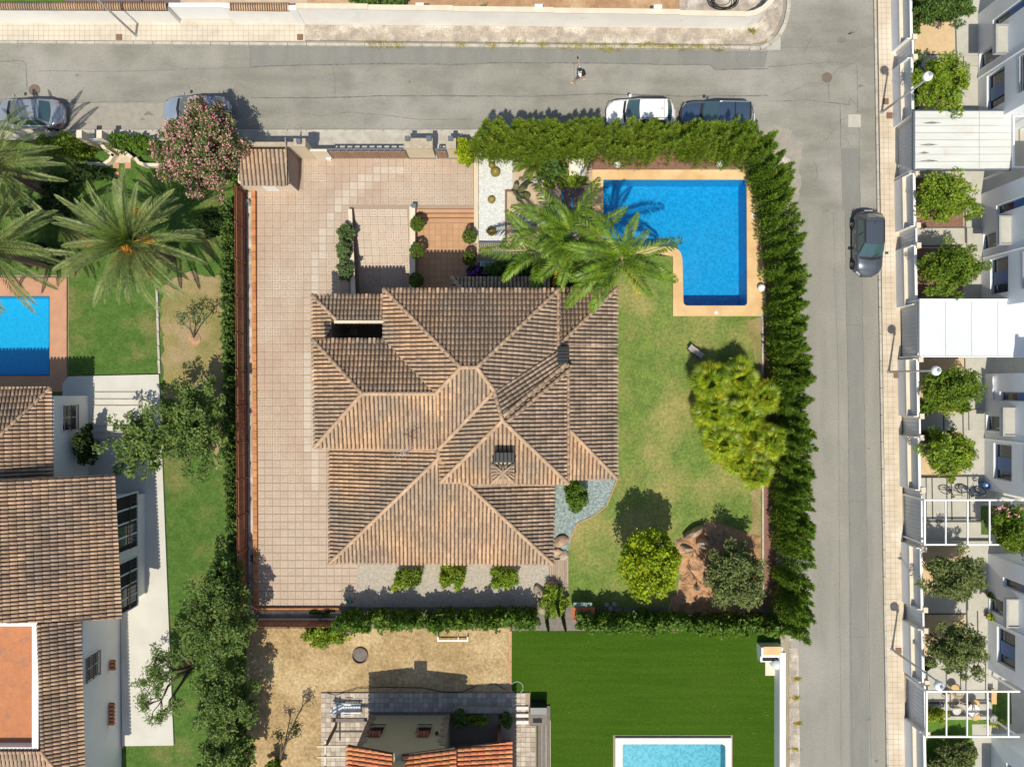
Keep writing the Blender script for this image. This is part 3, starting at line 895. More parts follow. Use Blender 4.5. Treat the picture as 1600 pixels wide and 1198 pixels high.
pebbles('white_pebbles', [(748, 248), (801, 248), (801, 298), (789, 298), (789, 379), (748, 379)], 3000, .07, .035, 'white_pebble', 1)
pebbles('blue_stones', [(866, 756), (960, 752), (948, 790), (928, 806), (902, 818), (894, 832), (890, 855), (866, 855)], 5000, .03, .04, 'blue_gravel', 2)
pebbles('gravel_stones', [(557, 880), (852, 880), (852, 955), (557, 955)], 7000, .03, .03, 'grey_gravel', 3)
pebbles('dirt_stones', [(480, 44), (1180, 50), (1180, 62), (480, 60)], 1600, .10, .04, 'pale_rock', 4)

# weeds along the north kerb
def tufts(name, poly_pts, n, z, size, m, seed=0, up=.5, kind='stuff', clump=None):
    g = np.random.default_rng(seed)
    C = []
    for _ in range(n):
        k = g.integers(0, len(poly_pts)); x, y, r = poly_pts[k]
        v = P(x + g.normal() * r * 1.6, y + g.normal() * r * .5); C.append((v.x, v.y, z + abs(g.normal()) * .04))
    C = np.array(C)
    d = g.normal(size=(len(C), 3)); d[:, 2] = abs(d[:, 2]) * .6
    V = leaf_quads(C, size, 3.4, .4, .8, dirs=d, dmix=.6, aspect=.16)
    return add(name, fast_mesh(name, V, 4, len(C)), m, kind=kind)
tufts('kerb_weeds', [(810, 71, 5), (848, 72, 3), (884, 73, 5), (905, 74, 3), (922, 72, 3), (944, 74, 4), (952, 78, 5), (975, 73, 2), (1000, 73, 4), (1014, 72, 3), (1033, 74, 3), (1050, 74, 2), (1068, 76, 5), (1090, 75, 3), (1120, 77, 5), (590, 71, 6), (620, 72, 5), (720, 72, 3), (770, 73, 3), (1172, 50, 3)], 1500, .10, .11, 'grass_tuft', 5)
g_ = np.random.default_rng(9)
tufts('fallen_leaves', [(x, y, 3) for x, y in zip(g_.uniform(805, 1210, 40), g_.uniform(1000, 1190, 40))], 90, .03, .05, 'queen_frond_old', 15)
tufts('lawn_litter', [(x, y, 6) for x, y in zip(g_.uniform(900, 1180, 30), g_.uniform(500, 940, 30))], 160, .05, .06, 'grass_tuft', 16)
tufts('verge_weeds', [(1245, 1060, 2), (1243, 1090, 2), (1246, 1130, 2), (1242, 1170, 2)], 260, .02, .10, 'queen_frond_old', 6)
# ------------------------------------------------------------------ laid tiles: single pieces near the middle, the rest joined
def tile_mb(sx, sy, h=.03, pads=True, gap=.010):
    mb = MB(); a = sx / 2 - gap; b = sy / 2 - gap; i = .012
    mb.add([(-a, -b, 0), (a, -b, 0), (a, b, 0), (-a, b, 0), (-a + i, -b + i, h), (a - i, -b + i, h), (a - i, b - i, h), (-a + i, b - i, h)],
           [(4, 5, 6, 7), (0, 1, 5, 4), (1, 2, 6, 5), (2, 3, 7, 6), (3, 0, 4, 7)])
    if pads:
        w = sx * .27; c = sx * .08; k = .008
        mb.cur = 1
        for (x, y) in ((-1, -1), (1, -1), (1, 1), (-1, 1)):
            cx, cy = x * (w / 2 + c * .6), y * (w / 2 + c * .6)
            mb.add([(cx - w / 2, cy - w / 2, h + .001), (cx + w / 2, cy - w / 2, h + .001), (cx + w / 2, cy + w / 2, h + .001), (cx - w / 2, cy + w / 2, h + .001),
                    (cx - w / 2 + k, cy - w / 2 + k, h + .010), (cx + w / 2 - k, cy - w / 2 + k, h + .010), (cx + w / 2 - k, cy + w / 2 - k, h + .010), (cx - w / 2 + k, cy + w / 2 - k, h + .010)],
                   [(4, 5, 6, 7), (0, 1, 5, 4), (1, 2, 6, 5), (2, 3, 7, 6), (3, 0, 4, 7)])
        mb.cur = 0
    return mb

def laid(parent, name, spots, sx, sy, mats_fn, ztilt=None, limit=300, pads=True, gap=.010, h=.03, prio=None, stuffname=None):
    """spots: (x, y, z, tag) centres in metres; the first `limit` by prio become single objects"""
    if prio: spots = sorted(spots, key=prio)
    meshes = {}
    stuff = {}
    for i, (x, y, z, tg) in enumerate(spots):
        ms = mats_fn(tg)
        if i < limit:
            if tg not in meshes:
                me = tile_mb(sx, sy, h, pads, gap).mesh(name)
                for m in ms: me.materials.append(MATS[m])
                meshes[tg] = me
            o = bpy.data.objects.new(name, meshes[tg]); COL.objects.link(o)
            o.parent = parent; o.location = (x, y, z + RNG.uniform(-.0015, .0015))
            if ztilt: o.rotation_euler = ztilt
        else:
            stuff.setdefault(tg, []).append((x, y, z))
    for tg, L in stuff.items():
        t = tile_mb(sx, sy, h, pads, gap); big = MB()
        Rm = Matrix.Identity(3)
        if ztilt:
            from mathutils import Euler
            Rm = Euler(ztilt).to_matrix()
        tv = [Rm @ Vector(v) for v in t.v]
        for (x, y, z) in L:
            b = len(big.v)
            big.v.extend([(v.x + x, v.y + y, v.z + z) for v in tv])
            for f, mi in zip(t.f, t.m):
                big.f.append([b + q for q in f]); big.m.append(mi)
        add(stuffname or (name + 's'), big, list(mats_fn(tg)), parent, kind='stuff')

def inpoly(x, y, poly):
    ins = False; j = len(poly) - 1
    for i in range(len(poly)):
        xi, yi = poly[i]; xj, yj = poly[j]
        if (yi > y) != (yj > y) and x < (xj - xi) * (y - yi) / (yj - yi) + xi: ins = not ins
        j = i
    return ins

DRIVE = [(402, 298), (402, 286), (468, 286), (468, 248), (742, 248), (742, 326), (557, 326), (547, 330), (559, 480), (559, 947), (402, 947)]
g = MB()
for c in cells(prect(402, 248, 742, 947), [HOLES[3], HOLES[4], HOLES[5], prect(557, 470, 742, 947), prect(641, 326, 742, 480)]):
    g.prism([(c[0], c[1]), (c[2], c[1]), (c[2], c[3]), (c[0], c[3])], -.04, .02)
drive = struct('driveway', g, 'grout')
band = [(620, 262), (575, 278), (545, 300), (520, 335), (503, 380), (494, 430), (489, 500), (486, 600), (487, 700), (492, 760)]
def band_d(x, y):
    best = 1e9
    for i in range(len(band) - 1):
        a = Vector(band[i]); b = Vector(band[i + 1]); p = Vector((x, y)); d = b - a
        t = max(0, min(1, (p - a).dot(d) / d.length_squared)); best = min(best, (a + d * t - p).length)
    return best
spots = []
T = 12.05
ny = 0
yy = 254.0
while yy < 944:
    xx = 408.2
    while xx < 739:
        if inpoly(xx, yy, DRIVE) and inpoly(xx - 5, yy, DRIVE) and inpoly(xx + 5, yy, DRIVE) and not (xx < 470 and yy < 300):
            bd = band_d(xx, yy); w = 'worn' if bd < 7 else ('mid' if bd < 15 or yy > 700 + 60 * math.sin(xx * .03) or (yy > 500 and xx > 470) else 'std')
            v = P(xx, yy); spots.append((v.x, v.y, .02, w))
        xx += T
    yy += T
ds = T * CAM_H / FPX
laid(drive, 'paving_tile', spots, ds, ds * .972, lambda t: {'worn': ('paver_worn', 'paver_worn'), 'mid': ('paver_mid', 'paver_mid'), 'std': ('paver', 'paver_groove')}[t], limit=300,
     prio=lambda s: abs(s[1] - 6.5) + abs(s[0] + 9) * .6, gap=.009)
# ramp down to the basement garage
a = P(552, 326); b = P(641, 485)
depth = -1.95
L_ = a.y - b.y
ang = math.atan2(-depth, L_)
g = MB()
g.add([(a.x - .05, b.y, depth), (b.x, b.y, depth), (b.x, a.y, 0.0), (a.x - .05, a.y, 0.0)], [(0, 1, 2, 3)])
ramp = struct('garage_ramp', g, 'grout')
spots = []
for j in range(12):
    for i in range(7):
        x = a.x + .32 + i * ds * .98; y = a.y - ds * .5 - j * ds * math.cos(ang)
        if x < b.x - .2 and y > b.y: spots.append((x, y, (a.y - y) / L_ * depth + .003, 'p'))
laid(ramp, 'paving_tile', spots, ds * .98, ds, lambda t: ('paver_worn', 'paver'), ztilt=(ang, 0, 0), limit=300, gap=.008)
g = MB(); g.add([(a.x - .05, b.y, depth), (a.x - .05, a.y, 0), (a.x - .05, a.y, .12), (a.x - .05, b.y, .12)], [(0, 1, 2, 3)])
g.add([(b.x, b.y, depth), (b.x, a.y, 0), (b.x, a.y, .12), (b.x, b.y, .12)], [(3, 2, 1, 0)])
add('ramp_side_wall', g, 'garden_wall_brown', kind='structure')
# low walls beside the ramp and the patio
t = thing('garden_wall', 'cream capped low wall with shrubs growing along the ramp', 'wall', P(552, 400))
add('wall_body', MB().pprism([(546.5, 330), (551, 330), (555, 475), (549.5, 475)], 0, .34), 'brown_wall', t)
add('capstone', MB().pprism([(546, 329), (552, 329), (558, 470), (551, 470)], .34, .40), 'cream_wall_pale', t)
t = thing('garden_wall', 'cream capped low wall with ball shrubs between ramp and sunken patio', 'wall', P(645, 400))
add('wall_body', MB().pprism([(641.6, 325), (650, 325), (650, 475), (641.6, 475)], -.5, .26), 'brown_wall', t)
add('capstone', MB().pprism([(641, 324), (649.6, 324), (649.6, 475), (641, 475)], .26, .32), 'cream_wall_pale', t)
add('end_post', MB().pbox(644.5, 322, 652, 327, 0, .6), 'grey_metal', t)
# sunken patio with three treads
g = MB()
pz = -.46
for i in range(3):
    y0 = 326 + i * 6.6
    g.pprism([(650, y0), (741, y0), (741, y0 + 6.6), (650, y0 + 6.6)], -.6, -.115 * (i + 1) + .0)
steps = struct('patio_steps', g, 'terracotta')
g = MB()
for i in range(3):
    y0 = 326 + i * 6.6
    g.pprism([(650, y0 - .9), (741, y0 - .9), (741, y0 + .3), (650, y0 + .3)], -.115 * (i + 1), -.115 * i + .003)
add('step_nosing', g, 'brown_beam', parent=None, kind='structure')
g = MB(); g.pprism([(650, 345.8), (741, 345.8), (741, 381), (746, 381), (746, 485), (650, 485)], -.6, pz)
patio = struct('patio_floor', g, 'grout')
spots = []
tw = 9.6 * CAM_H / FPX
for j in range(15):
    for i in range(11):
        px_, py_ = 655.5 + i * 9.35, 351 + j * 9.35
        if px_ < 744 and py_ < 478:
            v = P(px_, py_); 
            if px_ > 738 and py_ < 384: continue
            spots.append((v.x, v.y, pz, 't'))
laid(patio, 'patio_tile', spots, 9.35 * CAM_H / FPX, 9.35 * CAM_H / FPX, lambda t: ('terracotta',), pads=False, limit=300, gap=.008, h=.02)
# planter strip and edging beside the fence
g = MB(); g.pprism([(386, 300), (396, 300), (401, 950), (389, 950)], -.02, .06)
struct('planter_bed', g, 'rough_dirt')
g = MB()
for k in range(54):
    y = 298 + k * 12.1; x = 394.5 + (y - 298) * .0055
    g.pprism([(x, y), (x + 6.3, y), (x + 6.3, y + 11.5), (x, y + 11.5)], 0, .24)
ed = add('planter_edging', g, 'edge_brick', kind='structure')
g = MB(); g.pprism([(532, 948), (402, 948), (402, 951.5), (532, 951.5)], 0, .3)
add('planter_edging', g, 'edge_brick', kind='structure')
g = MB(); g.pprism([(389, 951.5), (535, 951.5), (535, 964), (389, 964)], -.02, .07)
struct('planter_bed', g, 'rough_dirt')
# wooden deck by the south corner, boards as pieces
dk = struct('deck_base', MB().pprism([(858, 876), (888, 872), (888, 912), (858, 912)], 0, .08), 'dark_joint')
me = None
for i in range(9):
    x0 = 858.5 + i * 3.3
    b_ = MB().pbox(x0, 874 - i * .2, x0 + 2.9, 911, .08, .13)
    add('deck_board', b_, 'deck_wood', dk)
# ------------------------------------------------------------------ tiled roofs
def barrel_mb(w, l, r0, r1, seg=5, lift=.03, th=.014):
    """curved roof tile, its axis along +Y (up the slope), lower end wider and raised"""
    mb = MB(); vs = []
    for (y, r, z) in ((-l * .56, r0, lift), (l * .56, r1, 0.0)):
        for k in range(seg + 1):
            a = math.pi * k / seg
            vs.append((-r * math.cos(a), y, z + r * .95 * math.sin(a)))
    n = seg + 1
    fs = [(k, k + 1, n + k + 1, n + k) for k in range(seg)]
    # lower lip so that each course ends in a thick edge
    b = len(vs)
    for k in range(seg + 1):
        a = math.pi * k / seg
        vs.append((-(r0 - th) * math.cos(a), -l * .56, lift + (r0 - th) * .66 * math.sin(a)))
    fs += [(k + 1, k, b + k, b + k + 1) for k in range(seg)]
    mb.add(vs, fs)
    return mb

def plane_frame(pts):
    n = Vector((0, 0, 0))
    for i in range(len(pts)):
        a, b = pts[i], pts[(i + 1) % len(pts)]
        n += Vector(((a.y - b.y) * (a.z + b.z), (a.z - b.z) * (a.x + b.x), (a.x - b.x) * (a.y + b.y)))
    n.normalize()
    if n.z < 0: n = -n
    s = (Vector((0, 0, 1)) - n * n.z).normalized()
    a = s.cross(n).normalized()
    c = sum(pts, Vector((0, 0, 0))) / len(pts)
    return c, a, s, n

def roof_plane(roof, pts, m, budget, pitch=(.225, .33), deckm='roof_deck', skip=None, joined=True):
    """one convex slope; returns how many single tiles were made"""
    pts = [Vector(p) for p in pts]
    c, a, s, n = plane_frame(pts)
    uv = [((p - c).dot(a), (p - c).dot(s)) for p in pts]
    d = MB(); zo = -.03
    d.add([tuple(c + a * u + s * v + n * zo) for u, v in uv] + [tuple(c + a * u + s * v + n * (zo - .10)) for u, v in uv],
          [tuple(range(len(uv)))] + [(i, len(uv) + i, len(uv) + (i + 1) % len(uv), (i + 1) % len(uv)) for i in range(len(uv))])
    add('roof_slope', d, deckm, roof, kind='structure' if False else None)
    ar = sum(uv[i][0] * uv[(i + 1) % len(uv)][1] - uv[(i + 1) % len(uv)][0] * uv[i][1] for i in range(len(uv)))
    if ar < 0: uv = uv[::-1]
    w, l = pitch
    us = [u for u, v in uv]; vs = [v for u, v in uv]
    proto = barrel_mb(w, l, w * .40, w * .33)
    me = proto.mesh('roof_tile'); me.polygons.foreach_set('use_smooth', [True] * len(me.polygons)); me.materials.append(MATS[m])
    M = Matrix((a, s, n)).transposed()
    M4 = M.to_4x4()
    def dist_in(u, v):
        dm = 1e9
        for i in range(len(uv)):
            x0, y0 = uv[i]; x1, y1 = uv[(i + 1) % len(uv)]
            ex, ey = x1 - x0, y1 - y0; L = math.hypot(ex, ey)
            if L < 1e-6: continue
            dm = min(dm, ((u - x0) * -ey + (v - y0) * ex) / L)
        return dm
    inner = []; edge = []
    v = min(vs) + l * .42
    while v < max(vs) + l * .5:
        u = min(us) + w * .5
        while u < max(us):
            dd = dist_in(u, v)
            if dd > l * .62: inner.append((u, v))
            elif dd > -l * .6: edge.append((u, v))
            u += w
        v += l
    RNG.shuffle(inner)
    made = 0
    rest = []
    for (u, v) in inner:
        if made < budget:
            o = bpy.data.objects.new('roof_tile', me); COL.objects.link(o)
            o.parent = roof
            p = c + a * (u + RNG.gauss(0, .004)) + s * (v + RNG.gauss(0, .006)) + n * RNG.uniform(0, .008)
            o.matrix_basis = Matrix.Translation(p) @ M4 @ Matrix.Rotation(RNG.gauss(0, .012), 4, 'Z')
            made += 1
        else: rest.append((u, v))
    bm = bmesh.new()
    def put(lst):
        tv = [Vector(v_) for v_ in proto.v]
        mb = MB()
        for (u, v) in lst:
            rz = RNG.gauss(0, .014); cr, sr = math.cos(rz), math.sin(rz)
            du, dv, dn = RNG.gauss(0, .005), RNG.gauss(0, .008), RNG.uniform(0, .010)
            b = len(mb.v)
            for q in tv:
                mb.v.append((u + du + q.x * cr - q.y * sr, v + dv + q.x * sr + q.y * cr, q.z + dn))
            for f in proto.f: mb.f.append([b + i for i in f]); mb.m.append(0)
        return mb
    mbe = put(edge)
    tmp = bpy.data.meshes.new('t'); tmp.from_pydata(mbe.v, [], mbe.f)
    bm.from_mesh(tmp); bpy.data.meshes.remove(tmp)
    for i in range(len(uv)):
        x0, y0 = uv[i]; x1, y1 = uv[(i + 1) % len(uv)]
        ex, ey = x1 - x0, y1 - y0; L = math.hypot(ex, ey)
        if L < 1e-6: continue
        # eave edges may overhang a little
        off = .05 if (abs(ey) < .2 * L and (y0 + y1) / 2 < min(vs) + .3) else 0.0
        nx, ny_ = ey / L, -ex / L
        geom = bm.verts[:] + bm.edges[:] + bm.faces[:]
        bmesh.ops.bisect_plane(bm, geom=geom, plane_co=(x0 + nx * off, y0 + ny_ * off, 0), plane_no=(nx, ny_, 0), clear_outer=True)
    me2 = bpy.data.meshes.new('roof_tiles'); bm.to_mesh(me2); bm.free()
    mbr = put(rest)
    me3 = bpy.data.meshes.new('r'); me3.from_pydata(mbr.v, [], mbr.f)
    bm = bmesh.new(); bm.from_mesh(me2); bm.from_mesh(me3)
    for vv in bm.verts: vv.co = c + a * vv.co.x + s * vv.co.y + n * vv.co.z
    for f in bm.faces: f.smooth = True
    bm.to_mesh(me2); bm.free(); bpy.data.meshes.remove(me3)
    add('roof_tiles', me2, m, roof, kind='stuff')
    return made

RIDGE = {}
def ridge(roof, pts, m='ridge_tile', r=.12, l=.42, up=.06, name='ridge_tile', limit=[0]):
    key = (m, r)
    if key not in RIDGE:
        me = barrel_mb(0, l, r, r * .86, 6, .035, .02).mesh(name)
        me.polygons.foreach_set('use_smooth', [True] * len(me.polygons)); me.materials.append(MATS[m]); RIDGE[key] = me
    me = RIDGE[key]
    for i in range(len(pts) - 1):
        p, q = Vector(pts[i]), Vector(pts[i + 1])
        if p.z > q.z: p, q = q, p
        d = q - p; n = max(1, round(d.length / l)); y = d.normalized()
        x = y.cross(Vector((0, 0, 1))).normalized(); z = x.cross(y).normalized()
        M = Matrix((x, y, z)).transposed().to_4x4()
        for k in range(n):
            o = bpy.data.objects.new(name, me); COL.objects.link(o); o.parent = roof
            o.matrix_basis = Matrix.Translation(p + d * ((k + .5) / n) + Vector((0, 0, up))) @ M @ Matrix.Rotation(RNG.gauss(0, .02), 4, 'Z')

def V3(px, py, z): return P(px, py, z)
# ---------------- the main house
EM = 6.0
main = thing('tiled_villa', 'large villa with weathered terracotta hip roofs in the middle of the plot', 'house', P(720, 660))
roof = add('roof', MB().pprism([(612, 480), (868, 480), (868, 690), (612, 690)], EM - .6, EM - .3, EM), 'roof_deck', main)
SL = 8.7 / 28.4 / 27   # metres of rise per photo pixel of run
def zr(e, d): return e + d * .0110
A = {}
A['nw'] = V3(600, 452, EM); A['ne'] = V3(873, 452, EM)
A['r1'] = V3(720, 574, zr(EM, 121)); A['r2'] = V3(745, 574, zr(EM, 121))
A['v1'] = V3(600, 530, EM); A['ww'] = V3(489, 530, EM); A['sw'] = V3(492, 699, EM)
A['w1'] = V3(566, 615, zr(EM, 82)); A['w2'] = V3(681, 615, zr(EM, 82))
A['k1'] = V3(772, 611, zr(EM, 88)); A['k2'] = V3(686, 701, EM + .02); A['k3'] = V3(689, 753, EM)
A['ap'] = V3(785, 657, zr(EM, 99)); A['se'] = V3(888, 755, EM); A['e1'] = V3(873, 545, EM); A['e2'] = V3(888, 571, EM)
A['se2'] = V3(888, 545, EM)
RT, RD = 'roof_tile', 'roof_tile_dark'
n = 0
n += roof_plane(roof, [A['nw'], A['ne'], A['r2'], A['r1']], RT, 70)
n += roof_plane(roof, [A['nw'], A['r1'], A['w2'], A['v1']], RT, 30)
n += roof_plane(roof, [A['ww'], A['v1'], A['w2'], A['w1']], RT, 25)
n += roof_plane(roof, [A['ww'], A['w1'], A['sw']], RT, 15)
n += roof_plane(roof, [A['sw'], A['w1'], A['w2'], A['k2']], RT, 35)
n += roof_plane(roof, [A['w2'], A['r1'], A['r2'], A['k1'], A['k2']], RT, 25)
n += roof_plane(roof, [A['k1'], A['ap'], A['k3'], A['k2']], RT, 25)
n += roof_plane(roof, [A['ap'], A['se'], A['k3']], RT, 40)
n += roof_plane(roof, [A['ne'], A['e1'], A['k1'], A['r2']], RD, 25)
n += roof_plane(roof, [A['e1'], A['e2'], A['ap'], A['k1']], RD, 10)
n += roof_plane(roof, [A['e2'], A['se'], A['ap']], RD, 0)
for q in (('nw', 'r1'), ('ne', 'r2'), ('r1', 'r2'), ('ww', 'w1'), ('w1', 'w2'), ('sw', 'w1'), ('r1', 'w2'), ('r2', 'k1'), ('k1', 'ap'), ('ap', 'se'), ('ap', 'k3'), ('k1', 'k2')):
    ridge(roof, [A[q[0]], A[q[1]]])
# the raised tiled curb that crosses the east slope
p0, p1 = V3(886, 572, EM + .05), V3(790, 652, zr(EM, 94))
ridge(roof, [p0 + Vector((-.10, .10, .05)), p1 + Vector((-.10, .10, .05))]); ridge(roof, [p0 + Vector((.16, -.16, .05)), p1 + Vector((.16, -.16, .05))])
ridge(roof, [V3(872, 456, EM), V3(872, 545, EM)], r=.09); ridge(roof, [V3(888, 578, EM), V3(888, 752, EM)], r=.09)
# walls under the high roof
def walls(t, rects, z0, z1, m='cream_wall'):
    mb = MB()
    for (a, b, c, d, zr_) in rects: mb.pbox(a, b, c, d, z0, z1, zr_)
    return add('wall', mb, m, t)
walls(main, [(614, 466, 868, 690, EM), (505, 545, 640, 690, EM)], 0, EM - .55)
walls(main, [(640, 600, 884, 748, EM)], 0, EM - .56)
# north-west wing round the small court
EN = 3.7
rn = add('roof', MB().pprism([(492, 466), (598, 466), (598, 494), (492, 494)], EN - .4, EN - .2, EN), 'roof_deck', main)
B = dict(a=V3(488, 461, EN), b=V3(604, 461, EN), c=V3(604, 500, EN + .42), d=V3(526, 500, EN + .42), e=V3(519, 512, EN + .34), f=V3(519, 533, EN + .34), g=V3(488, 533, EN))
roof_plane(rn, [B['a'], B['b'], B['c'], B['d']], RT, 60)
roof_plane(rn, [B['a'], B['d'], B['e'], B['f'], B['g']], RT, 30)
ridge(rn, [B['a'], B['d']])
add('parapet', MB().pbox(522, 500.5, 602, 505, EN - .2, EN + .5, EN + .5), 'cream_wall_pale', main)
walls(main, [(498, 470, 612, 500, EN)], -2, EN - .15)
walls(main, [(498, 500, 519, 600, EN)], 0, EN - .16, 'brown_wall')
add('garage_door', MB().pbox(566, 481, 640, 483, -1.95, .6), 'gate_wood', main)
sheet('court_paving', [(515, 500), (640, 500), (640, 600), (515, 600)], .05, 'brown_paving')
# east wing (lean-to, hipped at both ends)
EE = 4.6
re_ = add('roof', MB().pprism([(880, 470), (950, 470), (950, 730), (880, 730)], EE - .5, EE - .3, EE), 'roof_deck', main)
E = dict(a=V3(870, 451, EE), b=V3(964, 450, EE), c=V3(872, 540, EE + 1.0), d=V3(890, 672, EE + .83), e=V3(964, 748, EE), f=V3(889, 748, EE), g=V3(889, 540, EE + .84))
roof_plane(re_, [E['a'], E['b'], V3(872, 538, EE + 1.0)], RT, 30)
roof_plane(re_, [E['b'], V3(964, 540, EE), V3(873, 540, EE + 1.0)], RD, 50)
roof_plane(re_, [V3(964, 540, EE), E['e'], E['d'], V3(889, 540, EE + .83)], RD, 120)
roof_plane(re_, [E['d'], E['e'], E['f']], RT, 30)
ridge(re_, [E['b'], E['c']]); ridge(re_, [E['e'], E['d']])
walls(main, [(870, 470, 948, 735, EE)], 0, EE - .45)
# dark light-well in the valley
wl_ = add('roof_vent', MB().pbox(871, 541, 888, 568, EM - .5, EM + .22, EM + .2), 'dark_metal', main)
mbv = MB()
for k in range(5): mbv.pbox(871.5, 543 + k * 5.2, 887.5, 545 + k * 5.2, EM + .22, EM + .27, EM + .25)
add('louvre', mbv, 'dark_inside', wl_)
# south wing
ES = 4.1
rs = add('roof', MB().pprism([(530, 720), (850, 720), (850, 865), (530, 865)], ES - .5, ES - .3, ES), 'roof_deck', main)
def zs(d): return ES + d * .0112
S = dict(nw=V3(514, 702, ES), sw=V3(515, 880, ES), r1=V3(685, 716, zs(166)), r0=V3(685, 702, zs(166)), r2=V3(724, 751, zs(142)), se=V3(864, 881, ES), ne=V3(866, 757, ES), n2=V3(700, 735, zs(152)))
roof_plane(rs, [S['nw'], S['r0'], S['r1'], S['sw']], RT, 130)
roof_plane(rs, [S['sw'], S['r1'], S['r2'], S['se']], RT, 130)
roof_plane(rs, [V3(725, 757, zs(140)), S['ne'], S['se']], RD, 40)
ridge(rs, [S['sw'], S['r1']]); ridge(rs, [S['r2'], S['se']]); ridge(rs, [S['r1'], S['r2']]); ridge(rs, [S['r0'], S['r1']])
ridge(rs, [V3(516, 701.5, ES + .05), V3(684, 701.5, zs(166))], r=.08)
ridge(rs, [V3(724, 756, zs(140)), V3(866, 757, ES + .05)], r=.08)
walls(main, [(528, 700, 852, 868, ES)], 0, ES - .4)
# chimney with a small pyramid of tiles
zc0 = zr(EM, 60)
ch = add('chimney', MB().pbox(772, 708, 803, 752, EM - .1, zc0 + .55, zc0 + .4), 'ochre_wall', main)
add('chimney_cowl', MB().pbox(771.5, 706.5, 803, 722, zc0 + .5, zc0 + .75, zc0 + .6), 'dark_metal', ch)
mbv = MB()
for k in range(5): mbv.pbox(773 + k * 6.2, 707, 775.5 + k * 6.2, 721, zc0 + .75, zc0 + .80, zc0 + .75)
add('cowl_fin', mbv, 'dark_inside', ch)
pa, pb, pc, pd, pe = [V3(x, y, z) for x, y, z in ((768, 723, zc0 + .5), (804, 723, zc0 + .5), (804, 755, zc0 + .5), (768, 755, zc0 + .5), (786, 738, zc0 + .85))]
chr_ = MB(); chr_.add([pa, pb, pc, pd, pe], [(0, 4, 1), (1, 4, 2), (2, 4, 3), (3, 4, 0)])
add('chimney_roof', chr_, 'roof_tile', ch)
mbt = MB()
for (q0, q1) in ((pa, pb), (pb, pc), (pc, pd), (pd, pe)):
    pass
for (q0, q1) in ((pa, pb), (pb, pc), (pc, pd), (pd, pa)):
    nn = 5
    for k in range(nn):
        st = q0.lerp(q1, (k + .5) / nn); tcen = (k + .5) / nn
        reach = min(tcen, 1 - tcen) * 2
        en = st.lerp(pe, reach * .92)
        mbt.tube([st + Vector((0, 0, .03)), en + Vector((0, 0, .03))], .055, 6)
for q in (pa, pb, pc, pd): mbt.tube([q + Vector((0, 0, .05)), pe + Vector((0, 0, .05))], .07, 6)
add('chimney_tiles', mbt, 'roof_tile', ch, smooth=True, kind='stuff')
# small tiled porch roof in the shade north of the house
EP = 2.5
rp = add('roof', MB().pprism([(745, 450), (860, 450), (860, 470), (745, 470)], EP - .4, EP - .2, EP), 'roof_deck', main)
Q = dict(a=V3(706, 434, EP), b=V3(860, 434, EP), c=V3(860, 462, EP + .3), d=V3(730, 462, EP + .3), e=V3(706, 462, EP))
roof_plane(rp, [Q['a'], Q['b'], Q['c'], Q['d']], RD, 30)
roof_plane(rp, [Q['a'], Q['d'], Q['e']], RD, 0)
ridge(rp, [Q['a'], Q['d']])
# television aerial
t = thing('tv_antenna', 'thin metal television aerial standing on the villa roof', 'antenna', P(643, 704, EM))
zb = EM + .1
pb_ = P(643, 702, zb); tp = Vector((pb_.x - .1, pb_.y, zb + 2.2))
add('mast', MB().tube([pb_ - Vector((0, 0, .3)), tp], .025, 6), 'pole_metal', t)
mb = MB(); mb.tube([tp + Vector((-.5, -.2, -.1)), tp + Vector((.5, .35, -.1))], .014, 5)
for k in range(7):
    c_ = tp + Vector((-.45 + k * .15, -.18 + k * .085, -.1)); mb.tube([c_ + Vector((-.12, .24, 0)), c_ + Vector((.12, -.24, 0))], .009, 4)
mb.tube([tp + Vector((-.35, .15, -.5)), tp + Vector((.35, -.2, -.5))], .012, 4)
add('array', mb, 'pole_metal', t)
add('guy_wire', MB().tube([tp + Vector((0, 0, -.6)), pb_ + Vector((.9, .5, .3))], .006, 3).tube([tp + Vector((0, 0, -.6)), pb_ + Vector((-.6, 1.0, .4))], .006, 3), 'dark_metal', t)

# ---------------- the neighbour's white house on the left
left = thing('white_villa', 'white neighbouring villa with staggered terracotta roofs beside its pool', 'house', P(60, 850))
LT = 'roof_tile_left'
pit = (.225, .40)
EL = 3.7
r1_ = add('roof', MB().pprism([(-60, 625), (65, 625), (65, 740), (-60, 740)], EL - .5, EL - .25, EL), 'roof_deck', left)
roof_plane(r1_, [V3(80, 606, EL), V3(-140, 606, EL), V3(-140, 740, EL + 1.4), V3(-10, 690, EL + 1.0)], LT, 60, pit)
roof_plane(r1_, [V3(80, 606, EL), V3(-10, 690, EL + 1.0), V3(-10, 748, EL + 1.0), V3(82, 748, EL)], LT, 100, pit)
ridge(r1_, [V3(80, 606, EL), V3(-10, 690, EL + 1.0)], r=.10)
E2 = 4.0
r2_ = add('roof', MB().pprism([(-60, 760), (165, 760), (165, 955), (-60, 955)], E2 - .5, E2 - .25, E2), 'roof_deck', left)
roof_plane(r2_, [V3(179, 741, E2), V3(-140, 756, E2 + 2.6), V3(-140, 978, E2 + 2.6), V3(190, 967, E2)], LT, 140, pit)
mb = MB()
E3 = 4.3
r3_ = add('roof', MB().pprism([(70, 985), (115, 985), (115, 1180), (70, 1180)], E3 - .5, E3 - .25, E3), 'roof_deck', left)
roof_plane(r3_, [V3(126, 970, E3), V3(57, 974, E3 + .75), V3(64, 1172, E3 + .75), V3(134, 1260, E3)], LT, 90, pit)
roof_plane(r3_, [V3(64, 1172, E3 + .75), V3(-120, 1172, E3 + .75), V3(-120, 1260, E3), V3(134, 1260, E3)], LT, 30, pit)
